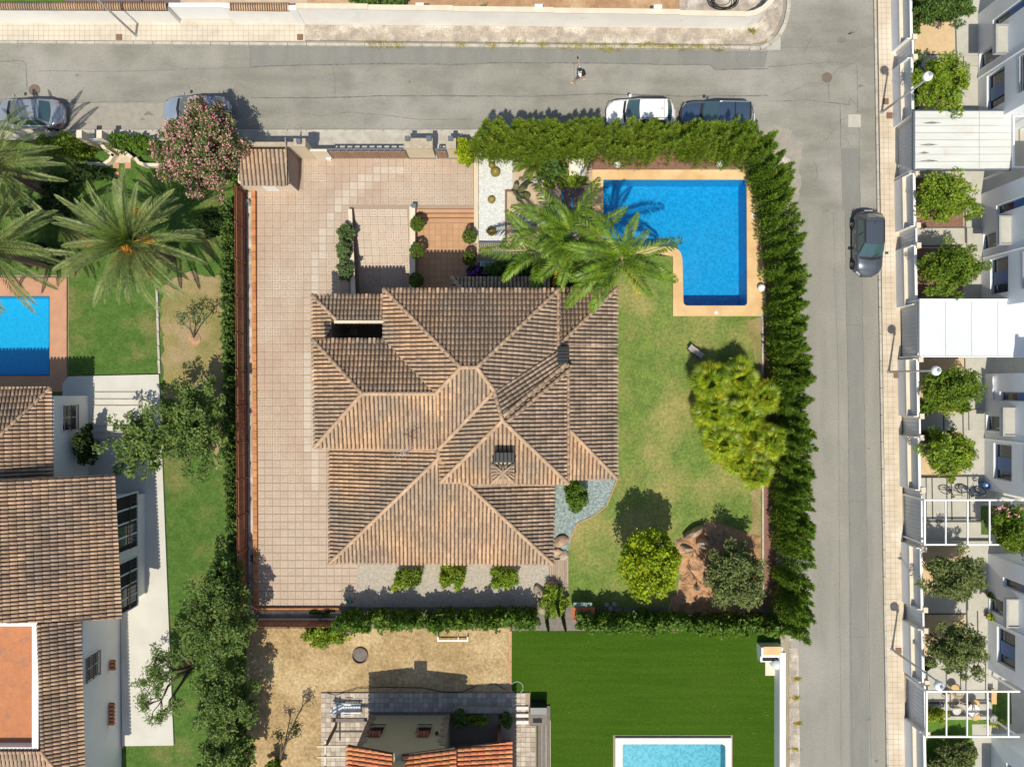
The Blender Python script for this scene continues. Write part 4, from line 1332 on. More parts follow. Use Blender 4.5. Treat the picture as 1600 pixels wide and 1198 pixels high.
ridge(r3_, [V3(64, 1172, E3 + .75), V3(134, 1260, E3)], r=.10)
# walls
def gwall(rects, z0, z1, m='white_wall', par=left, nm='wall'):
    mb = MB()
    for r_ in rects: mb.pbox(*r_, z0, z1, 0)
    return add(nm, mb, m, par)
gwall([(-140, 618, 141, 900)], 0, EL - .12)
gwall([(-140, 770, 229, 925)], 0, E2 - .35)
gwall([(-140, 900, 190, 1300)], 0, E3 - .2)
# eave soffit boxes between wall and roof edge at east side are covered by the roof decks
# roof terrace with white parapet
zt = 4.6
gt = MB(); gt.pbox(-140, 975, 56, 1168, zt - .3, zt - .2, zt)
add('terrace_floor', gt, 'terracotta_terrace', left)
gp = MB(); gp.pbox(50, 971, 60, 1176, zt - .6, zt + .35, zt + .35); gp.pbox(-140, 971, 50, 978, zt - .6, zt + .35, zt + .35); gp.pbox(-140, 1167, 50, 1176, zt - .6, zt + .35, zt + .35)
add('parapet', gp, 'white_wall', left)
# openings of the white house: projecting iron window cages and recesses
def east_window(px_wall, y0, y1, z0, z1, bars=True, par=left, depth=.10, barm='dark_metal'):
    """window in a wall that faces east, at ground measured x"""
    xw = P(px_wall, 0).x; ya = P(0, y1).y; yb = P(0, y0).y
    f = add('window', MB().box(xw - .1, ya, z0, xw + .012, yb, z1), 'window_glass', par)
    fr = MB()
    for (a_, b_, c_, d_) in ((ya - .06, ya, z0 - .06, z1 + .06), (yb, yb + .06, z0 - .06, z1 + .06)):
        fr.box(xw - .05, a_, c_, xw + .04, b_, d_)
    fr.box(xw - .05, ya, z0 - .06, xw + .04, yb, z0); fr.box(xw - .05, ya, z1, xw + .04, yb, z1 + .06); fr.box(xw - .05, (ya + yb) / 2 - .03, z0, xw + .03, (ya + yb) / 2 + .03, z1)
    add('frame', fr, 'white_paint', f)
    if bars:
        mb = MB(); n_ = max(4, int((yb - ya) / .13)); x1 = xw + depth + .05
        for k in range(n_ + 1):
            y = ya + (yb - ya) * k / n_; mb.box(x1 - .015, y - .012, z0 - .1, x1 + .015, y + .012, z1 + .05)
        for z in (z0, (z0 + z1) / 2, z1): mb.box(x1 - .02, ya - .05, z - .02, x1 + .02, yb + .05, z + .02)
        for y in (ya, yb): 
            for z in (z0, z1): mb.box(xw, y - .015, z - .015, x1, y + .015, z + .015)
        add('window_grille', mb, barm, f)
    return f
east_window(141, 632, 667, 1.5, 2.8)
east_window(190, 992, 1026, 2.6, 3.9)
mb = MB()
for y0 in (1019, 1084):
    pass
def awning(px_wall, y0, y1, z, par=left):
    xw = P(px_wall, 0).x; ya = P(0, y1).y; yb = P(0, y0).y
    a_ = add('window_awning', MB().box(xw, ya, z - .05, xw + .28, yb, z), 'roof_deck', par)
    mb = MB(); n_ = max(3, int((yb - ya) / .2))
    for k in range(n_):
        y = ya + (yb - ya) * (k + .5) / n_
        mb.tube([(xw - .02, y, z + .04), (xw + .34, y, z - .02)], .09, 7)
    add('awning_tile', mb, 'roof_tile_orange', a_, smooth=True, kind='stuff')
awning(190, 1018, 1034, 1.3); awning(190, 1082, 1116, 1.4)
for (y0, y1) in ((765, 845), (862, 935)):
    xw = P(229, 0).x; ya = P(0, y1).y; yb = P(0, y0).y
    f = add('balcony_recess', MB().box(xw - .2, ya, 1.2, xw + .01, yb, 3.5), 'dark_inside', left)
    fr = MB()
    fr.box(xw - .1, ya - .08, 1.1, xw + .05, ya, 3.55); fr.box(xw - .1, yb, 1.1, xw + .05, yb + .08, 3.55); fr.box(xw - .1, ya, 1.1, xw + .08, yb, 1.2)
    for k in range(1, 4): fr.box(xw - .05, ya + (yb - ya) * k / 4 - .05, 1.2, xw + .03, ya + (yb - ya) * k / 4 + .05, 3.5)
    add('frame', fr, 'house_wall', f)
    mb = MB(); n_ = 14
    for k in range(n_ + 1): mb.box(xw + .08, ya + (yb - ya) * k / n_ - .01, 1.2, xw + .10, ya + (yb - ya) * k / n_ + .01, 2.1)
    mb.box(xw + .07, ya, 2.1, xw + .11, yb, 2.14)
    add('railing', mb, 'dark_metal', f)
    gl = MB(); gl.box(xw + .0, ya + .3, 1.25, xw + .02, ya + (yb - ya) * .45, 3.4)
    add('pane', gl, 'window_glass', f)
mb = MB().pbox(100, 590, 108, 598, .1, .5)
# ---------------- the cream cottage at the bottom
cot = thing('cream_cottage', 'cream walled cottage with bright orange tiled roof and stone quoins', 'house', P(690, 1150))
# ground floor block: north wall on the ground line y = 1110
gwall([(581, 1112, 704, 1420)], 0, 4.35, 'ochre_wall', cot)
gwall([(704, 1160, 800, 1420)], 0, 3.3, 'ochre_wall', cot)
xa, xb, xm, y_ = P(581, 0).x, P(704, 0).x, P(643, 0).x, P(0, 1112).y
mb = MB(); mb.add([(xa, y_, 4.35), (xb, y_, 4.35), (xb, y_, 4.45), (xm, y_, 5.2), (xa, y_, 4.45), (xa, y_ - .3, 4.35), (xb, y_ - .3, 4.35), (xb, y_ - .3, 4.45), (xm, y_ - .3, 5.2), (xa, y_ - .3, 4.45)], [(4, 3, 2, 1, 0), (5, 6, 7, 8, 9), (0, 5, 9, 4), (1, 2, 7, 6), (4, 9, 8, 3), (3, 8, 7, 2)])
add('gable', mb, 'ochre_wall', cot)
EC = 4.6
rc = add('roof', MB().pprism([(556, 1300), (700, 1300), (700, 1500), (556, 1500)], EC - .4, EC - .2, EC), 'roof_deck', cot)
OT = 'roof_tile_orange'; pitc = (.26, .40)
def yo(x, s=1.0): return x
# two low-pitched gables whose fronts slope towards the shared gutter
roof_plane(rc, [V3(543, 1164, EC), V3(614, 1177, EC + .70), V3(614, 1420, EC + .70), V3(543, 1420, EC)], OT, 70, pitc)
roof_plane(rc, [V3(628, 1179, EC + .70), V3(711, 1168, EC), V3(711, 1420, EC), V3(628, 1420, EC + .70)], OT, 80, pitc)
roof_plane(rc, [V3(706, 1170, 4.0), V3(799, 1157, 3.6), V3(799, 1420, 3.6), V3(706, 1420, 4.0)], OT, 90, pitc)
add('gutter', MB().pbox(614, 1176, 628, 1420, EC + .45, EC + .62, EC + .6), 'ochre_wall', cot)
# base course and quoins
mb = MB(); y_ = P(0, 1112).y; xa, xb = P(581, 0).x, P(704, 0).x
add('plinth', MB().box(xa - .1, y_, 0, xb + .05, y_ + .06, .42), 'dark_stone', cot)
for k in range(11):
    w_ = .42 if k % 2 else .26; z_ = .42 + k * .34
    add('quoin', MB().box(xa - .03, y_ - .02, z_ + .01, xa + w_, y_ + .05, z_ + .33), 'quoin', cot)
    add('quoin', MB().box(xb - w_, y_ - .02, z_ + .01, xb + .03, y_ + .05, z_ + .33), 'quoin', cot)
def north_window(px_, w_, z0, z1, ypx, par, shade=True):
    yw = P(0, ypx).y; xc = P(px_, 0).x
    f = add('window', MB().box(xc - w_ / 2, yw - .1, z0, xc + w_ / 2, yw + .01, z1), 'dark_inside', par)
    mb = MB(); n_ = 6
    for k in range(n_ + 1): mb.box(xc - w_ / 2 - .05 + (w_ + .1) * k / n_ - .012, yw + .12, z0 - .1, xc - w_ / 2 - .05 + (w_ + .1) * k / n_ + .012, yw + .145, z1 + .05)
    for z in (z0 - .1, (z0 + z1) / 2, z1 + .05): mb.box(xc - w_ / 2 - .1, yw + .11, z - .012, xc + w_ / 2 + .1, yw + .15, z + .012)
    add('window_grille', mb, 'dark_metal', f)
    mb = MB()
    for k in range(4):
        x = xc - w_ / 2 + w_ * (k + .5) / 4; mb.tube([(x, yw - .02, z1 + .32), (x, yw + .30, z1 + .18)], .09, 7)
    add('window_hood', mb, 'brick_red', f, smooth=True)
north_window(600, .72, 2.0, 2.85, 1112, cot); north_window(670, .72, 2.0, 2.85, 1112, cot)
add('wall_lamp', MB().ball((P(690, 0).x, y_ + .1, 2.9), .11), 'dark_metal', cot)
# porch beside the cottage
gwall([(706, 1158, 800, 1162)], 0, 2.6, 'quoin', cot, 'porch_wall')
gwall([(712, 1100, 800, 1108)], 0, .5, 'stone_paver', cot, 'porch_bench')
gwall([(778, 1130, 783, 1160)], 0, 2.4, 'brown_beam', cot, 'porch_post')
add('chimney', MB().pbox(638, 1118, 652, 1130, 4.8, 6.6).pbox(635, 1116, 655, 1132, 6.6, 6.8).pbox(640, 1119, 650, 1129, 6.8, 7.0), 'ochre_wall', cot)
# ------------------------------------------------------------------ north street walls
def capped(name, label, pts, zt, th, m, capm, cap_h=.07, group=None, over=.06):
    """wall whose street-side foot is measured at ground level; thickness th metres to the north/left of the line"""
    q = [P(*p) for p in pts]
    c = sum(q, Vector((0, 0, 0))) / len(q)
    t = thing(name, label, 'wall', c, group)
    mb = MB(); cp = MB()
    for i in range(len(q) - 1):
        a, b = q[i], q[i + 1]; d = (b - a).normalized(); n = Vector((-d.y, d.x, 0))
        mb.prism([(a.x, a.y), (b.x, b.y), (b.x + n.x * th, b.y + n.y * th), (a.x + n.x * th, a.y + n.y * th)], 0, zt)
        cp.prism([(a.x - n.x * over, a.y - n.y * over), (b.x - n.x * over, b.y - n.y * over), (b.x + n.x * (th + over), b.y + n.y * (th + over)), (a.x + n.x * (th + over), a.y + n.y * (th + over))], zt, zt + cap_h)
    add('wall_body', mb, m, t); add('capstone', cp, capm, t)
    return t
def tilecap(t, x0, x1, ypx, z):
    mb = MB(); a = P(x0, ypx); b = P(x1, ypx); n = int((b.x - a.x) / .145)
    for k in range(n):
        x = a.x + (b.x - a.x) * (k + .5) / n
        mb.tube([(x, a.y - .08, z + .02), (x, a.y + .16, z + .14), (x, a.y + .40, z + .02)], .058, 6)
    add('cap_tiles', mb, 'roof_tile', t, smooth=True, kind='stuff')
t = capped('boundary_wall', 'white street wall capped with small clay tiles, west of the white gate', [(-140, 37), (283, 39)], 1.75, .30, 'white_wall_old', 'roof_deck')
tilecap(t, -140, 283, 37.8, 1.82)
t = capped('boundary_wall', 'short white street wall with clay tile cap right of the white gate', [(376, 38), (470, 39)], 1.7, .30, 'white_wall_old', 'roof_deck')
tilecap(t, 376, 466, 38.6, 1.77)
add('wall_pier', MB().pbox(466, 34, 478, 41, 0, 1.95).pbox(368, 31, 378, 38, 0, 1.95), 'white_wall', t)
capped('street_gate', 'closed white sliding gate set in the tile capped street wall', [(284, 32), (370, 32)], 1.7, .12, 'white_paint', 'white_paint', .03)['category'] = 'gate'
# stepped plain wall
t = thing('boundary_wall', 'long plain white street wall stepping down towards the curved corner', 'wall', P(800, 44))
mb = MB(); cp = MB()
segs = [((478, 40), (585, 40.5), 2.05), ((585, 40.5), (712, 41.5), 1.95), ((712, 41.5), (862, 43), 1.85), ((862, 43), (1052, 45), 1.78), ((1052, 45), (1150, 46.5), 1.65)]
for (p, q, z) in segs:
    a, b = P(*p), P(*q)
    mb.prism([(a.x, a.y), (b.x, b.y), (b.x, b.y + .22), (a.x, a.y + .22)], 0, z)
    cp.prism([(a.x, a.y - .05), (b.x, b.y - .05), (b.x, b.y + .27), (a.x, a.y + .27)], z, z + .06)
cur = [(1150, 46.5), (1166, 44), (1180, 37), (1192, 26), (1200, 10), (1205, -12), (1208, -60)]
for i in range(len(cur) - 1):
    a, b = P(*cur[i]), P(*cur[i + 1]); d = (b - a).normalized(); n = Vector((-d.y, d.x, 0))
    mb.prism([(a.x, a.y), (b.x, b.y), (b.x + n.x * .22, b.y + n.y * .22), (a.x + n.x * .22, a.y + n.y * .22)], 0, 1.6 - i * .004)
    cp.prism([(a.x - n.x * .05, a.y - n.y * .05), (b.x - n.x * .05, b.y - n.y * .05), (b.x + n.x * .27, b.y + n.y * .27), (a.x + n.x * .27, a.y + n.y * .27)], 1.6, 1.655 - i * .003)
add('wall_body', mb, 'white_wall_old', t); add('capstone', cp, 'cream_wall_pale', t)
for (x, y) in ((662, 40), (840, 42), (1018, 43)): add('wall_pier', MB().pbox(x - 6, y - 9, x + 6, y - 4, 0, 2.0), 'white_wall_old', t)
# hose coil and shrub behind the wall
t = thing('hose_coil', 'loose coil of black hose lying behind the curved white wall', 'hose', P(1130, 3))
c = P(1130, 4)
mb = MB(); 
for k in range(9):
    r_ = .42 + k * .045; ox, oy = RNG.uniform(-.12, .12), RNG.uniform(-.1, .1)
    pts = [(c.x + ox + r_ * 1.25 * math.cos(a * .35), c.y + oy + r_ * .75 * math.sin(a * .35), .06 + k * .012) for a in range(19)]
    mb.tube(pts, .022, 5)
add('coil', mb, 'hose', t, smooth=True)
# ------------------------------------------------------------------ east street: front wall of the row houses
def rx(x, y): return x + .0185 * (y - 0)
rw_top = 2.0
def row_wall(y0, y1, label):
    t = thing('front_wall', label, 'wall', P(rx(1391, (y0 + y1) / 2), (y0 + y1) / 2), 'front garden walls of the row houses')
    lo = MB(); hi = MB(); rim = MB(); led = MB()
    X = lambda x, y: (rx(x, y), y)
    lo.pprism([X(1390, y0), X(1397.5, y0), X(1397.5, y1), X(1390, y1)], 0, 1.05)
    led.pprism([X(1389.6, y0), X(1398, y0), X(1398, y1), X(1389.6, y1)], 1.05, 1.10)
    hi.pprism([X(1395.0, y0), X(1397.5, y0), X(1397.5, y1), X(1395.0, y1)], 1.10, 1.86)
    rim.pprism([X(1394.4, y0), X(1398.1, y0), X(1398.1, y1), X(1394.4, y1)], 1.86, 1.92)
    add('wall_body', lo, 'house_wall', t); add('wall_ledge', led, 'cream_wall_pale', t); add('fence_panel', hi, 'grey_panel', t); add('top_rail', rim, 'white_paint', t)
    return t
def row_gate(y0, y1, label, wide=True):
    t = thing('street_gate', label, 'gate', P(rx(1398, (y0 + y1) / 2), (y0 + y1) / 2))
    X = lambda x, y: (rx(x, y), y)
    g = MB(); g.pprism([X(1397.5, y0), X(1399, y0), X(1399, y1), X(1397.5, y1)], .06, 1.85)
    add('gate_panel', g, 'grey_panel', t)
    r = MB(); r.pprism([X(1397, y0), X(1399.5, y0), X(1399.5, y1), X(1397, y1)], 1.85, 1.90)
    add('top_rail', r, 'white_paint', t)
    for yy in (y0, y1):
        add('gate_post', MB().pprism([X(1396.6, yy - 4), X(1403.2, yy - 4), X(1403.2, yy + 4), X(1396.6, yy + 4)], 0, 2.05), 'cream_wall_pale', t)
    n_ = int((y1 - y0) / 6)
    s_ = MB()
    for k in range(1, n_): 
        yy = y0 + (y1 - y0) * k / n_
        s_.pprism([X(1397.2, yy), X(1397.5, yy), X(1397.5, yy + .5), X(1397.2, yy + .5)], .1, 1.8)
    add('gate_rib', s_, 'house_wall', t)
    for yy, tag_ in ((y0 + 2, 1), (y1 - 2, -1)):
        add('gate_return', MB().pprism([X(1390, yy - 1 * tag_ * 1), X(1397, yy - 1 * tag_), X(1397, yy - 2.2 * tag_), X(1390, yy - 2.2 * tag_)], 0, 1.86), 'house_wall', t)
    b_ = MB(); v = P(*X(1400, y1 + 6)); b_.box(v.x - .12, v.y - .1, 0, v.x + .12, v.y + .1, 1.5)
    add('mailbox', b_, 'white_paint', t)
    return t
walls_y = [(-120, 82, 'top'), (112, 200, 'a'), (285, 363, 'b'), (393, 480, 'c'), (563, 648, 'd'), (680, 758, 'e'), (846, 937, 'f'), (968, 1046, 'g'), (1121, 1260, 'h')]
wl_lab = ['grey-white front wall running out of the top of the picture', 'grey-white front wall beside the street-corner lamp', 'front wall between the ribbed carport roof and the parked grey car', 'front wall just above the plain white canopy',
          'front wall just below the plain white canopy', 'front wall in front of the garden with bicycles', 'front wall below the upper white pergola', 'front wall in front of the garden above the lower pergola', 'front wall running out of the bottom of the picture']
for (a, b, _), l in zip(walls_y, wl_lab): row_wall(a, b, l)
gl = [(82, 112, 'narrow grey garden gate opposite the street junction'), (200, 285, 'wide grey gate in front of the ribbed carport'), (363, 393, 'narrow grey garden gate by the parked grey car'), (480, 563, 'wide grey gate in front of the plain white canopy'),
      (648, 680, 'narrow grey garden gate nearest the clipped low hedges'), (758, 846, 'wide grey gate in front of the upper white pergola'), (937, 968, 'narrow grey garden gate by the lowest street lamp'), (1046, 1121, 'wide grey gate in front of the pergola with rattan chairs')]
for a, b, l in gl: row_gate(a, b, l)
# forecourts
X = lambda x, y: (rx(x, y), y)
paved('forecourt', [(1398, -150), (1900, -150), (1925, 1300), (1420, 1300)], 'concrete', .10)
def bed(name, x0, y0, x1, y1, m, z=.12):
    return sheet(name, [X(x0, y0), X(x1, y0), X(x1, y1), X(x0, y1)], z, m)
bed('gravel_bed', 1399, -40, 1490, 86, 'tan_gravel'); bed('gravel_bed', 1399, 112, 1490, 180, 'tan_gravel', .121)
bed('gravel_bed', 1399, 278, 1499, 355, 'red_gravel'); bed('gravel_bed', 1399, 388, 1496, 465, 'red_gravel', .121)
bed('gravel_bed', 1399, 560, 1496, 645, 'tan_gravel'); bed('gravel_bed', 1399, 674, 1490, 744, 'tan_gravel', .121)
bed('gravel_bed', 1399, 852, 1492, 928, 'tan_gravel'); bed('gravel_bed', 1399, 960, 1490, 1026, 'tan_gravel', .121)
bed('bright_grass', 1399, 1130, 1498, 1230, 'bright_lawn'); bed('bright_grass', 1530, 1080, 1560, 1122, 'green_lawn'); bed('bright_grass', 1518, 790, 1545, 835, 'green_lawn', .122); bed('bright_grass', 1399, 1118, 1560, 1131, 'bright_lawn', .126)
g = MB()
for (x0, y0, x1, y1) in ((1399, 86, 1490, 87.5), (1490, -20, 1491.5, 180), (1399, 355, 1499, 357), (1499, 278, 1501, 380), (1399, 384, 1490, 386), (1494, 560, 1496, 600), (1460, 645, 1461.5, 672), (1490, 640, 1491.5, 690), (1399, 744, 1475, 746), (1399, 957, 1490, 959), (1490, 925, 1492, 1030),
                         (1409, 746, 1410, 810), (1440, 746, 1441.5, 810), (1470, 746, 1471.5, 812), (1498, 770, 1499.5, 812), (1399, 812, 1520, 815), (1427, 1026, 1428, 1095), (1479, 1026, 1480, 1095), (1399, 1095, 1520, 1098), (1507, 880, 1508.5, 1040)):
    g.pprism([X(x0, y0), X(x1, y0), X(x1, y1), X(x0, y1)], .10, .132)
struct('slab_joint', g, 'dark_joint')
g = MB()
for (x0, y0, x1, y1, z) in ((1501, 90, 1524, 105, .22), (1501, 357, 1524, 410, .22), (1499, 640, 1522, 672, .22), (1492, 915, 1512, 952, .22), (1399, 843, 1528, 849, .4), (1399, 1113, 1530, 1118, .5), (1399, 268, 1500, 280, .3)):
    g.pprism([X(x0, y0), X(x1, y0), X(x1, y1), X(x0, y1)], .10, z)
struct('door_step', g, 'concrete')
# row houses
HX = 1524
def house(y0, label, full=True, y1=None):
    yn = P(0, y0).y
    t = thing('row_house', label, 'house', P(rx(HX, y0 + 90), y0 + 90), 'white row houses along the side road')
    def xw(rel): return P(rx(HX, y0 + rel), 0).x
    def Y(rel): return P(0, y0 + rel).y
    X0 = xw(90)
    D = 10.0; Hh = 6.6
    # facade wall built as rectangles round the openings: (rel0, rel1, zlow, zhigh)
    ops = [(27, 41, 1.5, 5.6), (64, 88, .25, 2.25), (106, 160, .95, 2.55), (106, 160, 3.65, 5.5)]
    mb = MB()
    ys = sorted({0, 179, 27, 41, 64, 88, 106, 160}); 
    for i in range(len(ys) - 1):
        a, b = ys[i], ys[i + 1]
        zz = [0.0]; blocks = []
        o_ = sorted([(z0, z1) for (r0, r1, z0, z1) in ops if r0 <= a and b <= r1])
        z = 0.0
        for (z0, z1) in o_:
            blocks.append((z, z0)); z = z1
        blocks.append((z, Hh))
        for (z0, z1) in blocks: mb.box(X0, Y(b), z0, X0 + .35, Y(a), z1)
    add('wall', mb, 'house_wall', t)
    add('house_body', MB().box(X0 + .35, Y(178.9), 0, X0 + D, Y(.1), Hh), 'house_wall', t)
    add('roof', MB().box(X0 - .05, Y(179.4), Hh, X0 + D, Y(-.5), Hh + .12), 'white_wall', t)
    add('parapet', MB().box(X0 - .05, Y(179.4), Hh + .12, X0 + .15, Y(-.5), Hh + .45), 'white_wall', t)
    # tall strip window with a blue panel
    f = add('window', MB().box(X0 + .22, Y(41), 1.5, X0 + .30, Y(27), 5.6), 'window_glass', t)
    add('spandrel_panel', MB().box(X0 + .16, Y(41) + .01, 2.8, X0 + .215, Y(27) - .01, 3.9), 'blue_panel', f)
    add('frame', MB().box(X0 + .14, Y(41), 1.5, X0 + .22, Y(41) + .06, 5.6).box(X0 + .14, Y(27) - .06, 1.5, X0 + .22, Y(27), 5.6), 'grey_panel', f)
    f = add('door', MB().box(X0 + .20, Y(88), .25, X0 + .28, Y(64), 2.25), 'window_glass', t)
    add('frame', MB().box(X0 + .12, Y(88), .25, X0 + .20, Y(88) + .07, 2.25).box(X0 + .12, Y(64) - .07, .25, X0 + .20, Y(64), 2.25).box(X0 + .12, Y(88) + .07, 2.15, X0 + .20, Y(64) - .07, 2.25), 'grey_panel', f)
    add('handle', MB().box(X0 + .15, Y(86) + .1, 1.0, X0 + .19, Y(86) + .14, 1.3), 'pole_metal', f)
    for (z0, z1) in ((.95, 2.55), (3.65, 5.5)):
        f = add('window', MB().box(X0 + .24, Y(160), z0, X0 + .31, Y(106), z1), 'window_glass', t)
        add('blue_shutter', MB().box(X0 + .16, Y(146), z0 + .01, X0 + .235, Y(126), z1 - .01), 'blue_panel', f)
        fr = MB(); fr.box(X0 + .1, Y(160), z0, X0 + .24, Y(160) + .06, z1); fr.box(X0 + .1, Y(106) - .06, z0, X0 + .24, Y(106), z1); fr.box(X0 + .1, Y(160) + .06, z0, X0 + .24, Y(106) - .06, z0 + .05)
        add('frame', fr, 'grey_panel', f)
        if z0 > 3:
            mbr = MB()
            for k in range(7): mbr.box(X0 - .02, Y(160), z0 + .1 + k * .14, X0 + .0, Y(106), z0 + .125 + k * .14)
            add('railing', mbr, 'pole_metal', f)
    # porch canopy: a shallow box with a raised rim
    cp = add('porch_canopy', MB().box(X0 - .78, Y(92), 2.62, X0, Y(50), 2.80), 'grey_panel', t)
    rm = MB(); rm.box(X0 - .78, Y(92), 2.80, X0 - .66, Y(50), 2.92); rm.box(X0 - .66, Y(51.8), 2.80, X0, Y(50), 2.92); rm.box(X0 - .66, Y(92), 2.80, X0, Y(90.2), 2.92)
    add('canopy_rim', rm, 'concrete_grey', cp)
    add('canopy_deck', MB().box(X0 - .66, Y(90.2), 2.80, X0, Y(51.8), 2.82), 'concrete', cp)
    add('downpipe', MB().box(X0 - .06, Y(101), 0.1, X0 + .0, Y(99.6), Hh), 'house_wall', t)
    return t
hl = ['white row house at the top right, behind the garden with tan gravel', 'white row house between the ribbed carport and the plain white canopy', 'white row house behind the garden with bicycles', 'white row house between the two open pergolas', 'white row house in the bottom right corner of the picture']
for y0, l in zip((24, 304, 584, 864, 1144), hl): house(y0, l)
house(-256, 'white row house mostly beyond the top edge of the picture')
# carport roofs and pergolas between the houses
def carport(y0, y1, x0, x1, z, label, kind):
    c = P((x0 + x1) / 2, (y0 + y1) / 2, z)
    t = thing('carport', label, 'carport', (c.x, c.y, 0))
    a = P(x0, y1, z); b = P(x1, y0, z)
    if kind == 'ribbed':
        n_ = 8
        for k in range(n_):
            ya = a.y + (b.y - a.y) * k / n_; yb = a.y + (b.y - a.y) * (k + 1) / n_
            add('roof_panel', MB().box(a.x, ya + .025, z - .05, b.x, yb - .0, z + RNG.uniform(-.004, .004)), 'carport_panel', t)
        xs = a.x + (b.x - a.x) * .66
        add('panel_joint', MB().box(xs, a.y, z + .006, xs + .03, b.y, z + .014), 'concrete', t)
        for (ux, uy, L) in ((.06, .80, .22), (.04, .42, .2), (.03, .28, .12), (.04, .14, .2)):
            px_ = a.x + (b.x - a.x) * ux; py_ = a.y + (b.y - a.y) * uy
            add('grime_streak', MB().add([(px_, py_ - .03, z + .008), (px_ + (b.x - a.x) * L * .5, py_ - .07, z + .008), (px_ + (b.x - a.x) * L, py_, z + .008), (px_ + (b.x - a.x) * L * .5, py_ + .07, z + .008)], [(0, 1, 2, 3)]), 'soot', t)
        add('beam', MB().box(a.x - .05, a.y - .08, z - .2, b.x, a.y, z - .02).box(a.x - .05, b.y, z - .2, b.x, b.y + .08, z - .02).box(a.x - .1, a.y, z - .2, a.x - .01, b.y, z - .02), 'grey_metal', t)
    elif kind == 'cloth':
        mb = MB(); n_ = 10
        for i in range(n_):
            for j in range(6):
                x_a = a.x + (b.x - a.x) * i / n_; x_b = a.x + (b.x - a.x) * (i + 1) / n_
                y_a = a.y + (b.y - a.y) * j / 6; y_b = a.y + (b.y - a.y) * (j + 1) / 6
                zf = lambda u, v: z - .05 * math.sin(math.pi * u) * math.sin(math.pi * v)
                u0, u1, v0, v1 = i / n_, (i + 1) / n_, j / 6, (j + 1) / 6
                mb.add([(x_a, y_a, zf(u0, v0)), (x_b, y_a, zf(u1, v0)), (x_b, y_b, zf(u1, v1)), (x_a, y_b, zf(u0, v1))], [(0, 1, 2, 3)])
        add('canopy_cloth', mb, 'carport_cloth', t, smooth=True)
        for q in (.25, .5, .75):
            xs = a.x + (b.x - a.x) * q; add('cloth_seam', MB().tube([(xs, a.y + (b.y - a.y) * k / 8, z + .004 - .05 * math.sin(math.pi * q) * math.sin(math.pi * k / 8)) for k in range(9)], .014, 5), 'concrete_grey', t)
        add('beam', MB().box(a.x, b.y - .10, z + .0, b.x, b.y, z + .05).box(a.x, a.y, z + .0, b.x, a.y + .06, z + .04).box(a.x - .02, a.y, z - .08, a.x + .05, b.y, z + .04), 'white_paint', t)
    else:
        add('beam', MB().box(a.x, a.y, z - .12, a.x + .10, b.y, z), 'white_paint', t)
        add('beam', MB().box(a.x + .1, b.y - .09, z - .12, b.x, b.y, z), 'white_paint', t)
        add('beam', MB().box(a.x + .1, a.y, z - .12, b.x, a.y + .09, z), 'white_paint', t)
        n_ = 4
        for k in range(1, n_ + 1):
            x = a.x + (b.x - a.x) * k / (n_ + .55) if kind == 'pergola' else a.x + (b.x - a.x) * k / n_
            add('rafter', MB().box(x - .035, a.y + .09, z - .09, x + .035, b.y - .09, z - .01), 'white_paint', t)
    for (x, y) in ((a.x + .06, a.y + .06), (a.x + .06, b.y - .06), (b.x - .1, a.y + .06), (b.x - .1, b.y - .06)):
        add('post', MB().box(x - .05, y - .05, .1, x + .05, y + .05, z - .06), 'white_paint', t)
    return t
carport(174, 264, 1430, 1581, 2.45, 'carport with ribbed off-white metal roof and dark grime streaks', 'ribbed')
carport(467, 558, 1437, 1600, 2.45, 'smooth bright white canopy over the parking place', 'cloth')
carport(780, 852, 1444, 1600, 2.45, 'open white pergola frame beside the bougainvillea', 'pergola')
carport(1079, 1152, 1447, 1594, 2.45, 'open white pergola frame over rattan chairs and a table', 'pergola')
carport(180, 262, 1583, 1700, 2.6, 'white pergola frame behind the ribbed carport roof', 'pergola')
# ------------------------------------------------------------------ main plot boundary: entrance, gates, booth
def wall_ns(name, label, x0, x1, ys, yn, z, m, capm, cat='wall'):
    t = thing(name, label, cat, P((x0 + x1) / 2, ys))
    add('wall_body', MB().pbox(x0, ys, x1, yn, 0, z), m, t)
    add('capstone', MB().pbox(x0 - .5, ys + .8, x1 + .5, yn - .8, z, z + .08), capm, t)
    return t
t = wall_ns('entrance_wall', 'long cream entrance wall left of the wooden driveway gate', 385, 478, 248, 243, 2.35, 'cream_wall', 'cap_stone')
for (x, lab, w) in ((487, 'cream gate pillar with grey lantern left of the driveway gate', 8), ):
    p = thing('gate_pillar', lab, 'pillar', P(x, 246))
    add('pillar_body', MB().pbox(x - 8, 250, x + 8, 239, 0, 2.5), 'cream_wall', p); add('capstone', MB().pbox(x - 8.7, 250.6, x + 8.7, 238.4, 2.5, 2.58), 'cap_stone', p)
    add('lantern', MB().pbox(x - 3.2, 247, x + 3.2, 241, 2.58, 2.85), 'grey_metal', p)
t = wall_ns('entrance_wall', 'cream wall block between the driveway gate and the small gate', 639, 681, 248, 234, 1.95, 'cream_wall', 'cap_stone')
add('lantern', MB().pbox(641, 238, 648, 232, 2.03, 2.3), 'grey_metal', t); add('lantern', MB().pbox(673, 238, 680, 232, 2.03, 2.3), 'grey_metal', t)
t = wall_ns('entrance_wall', 'narrow cream pillar between the small gate and the yellow-green bush', 702, 716, 248, 234, 1.95, 'cream_wall', 'cap_stone')
add('lantern', MB().pbox(705, 238, 712, 232, 2.03, 2.3), 'grey_metal', t)
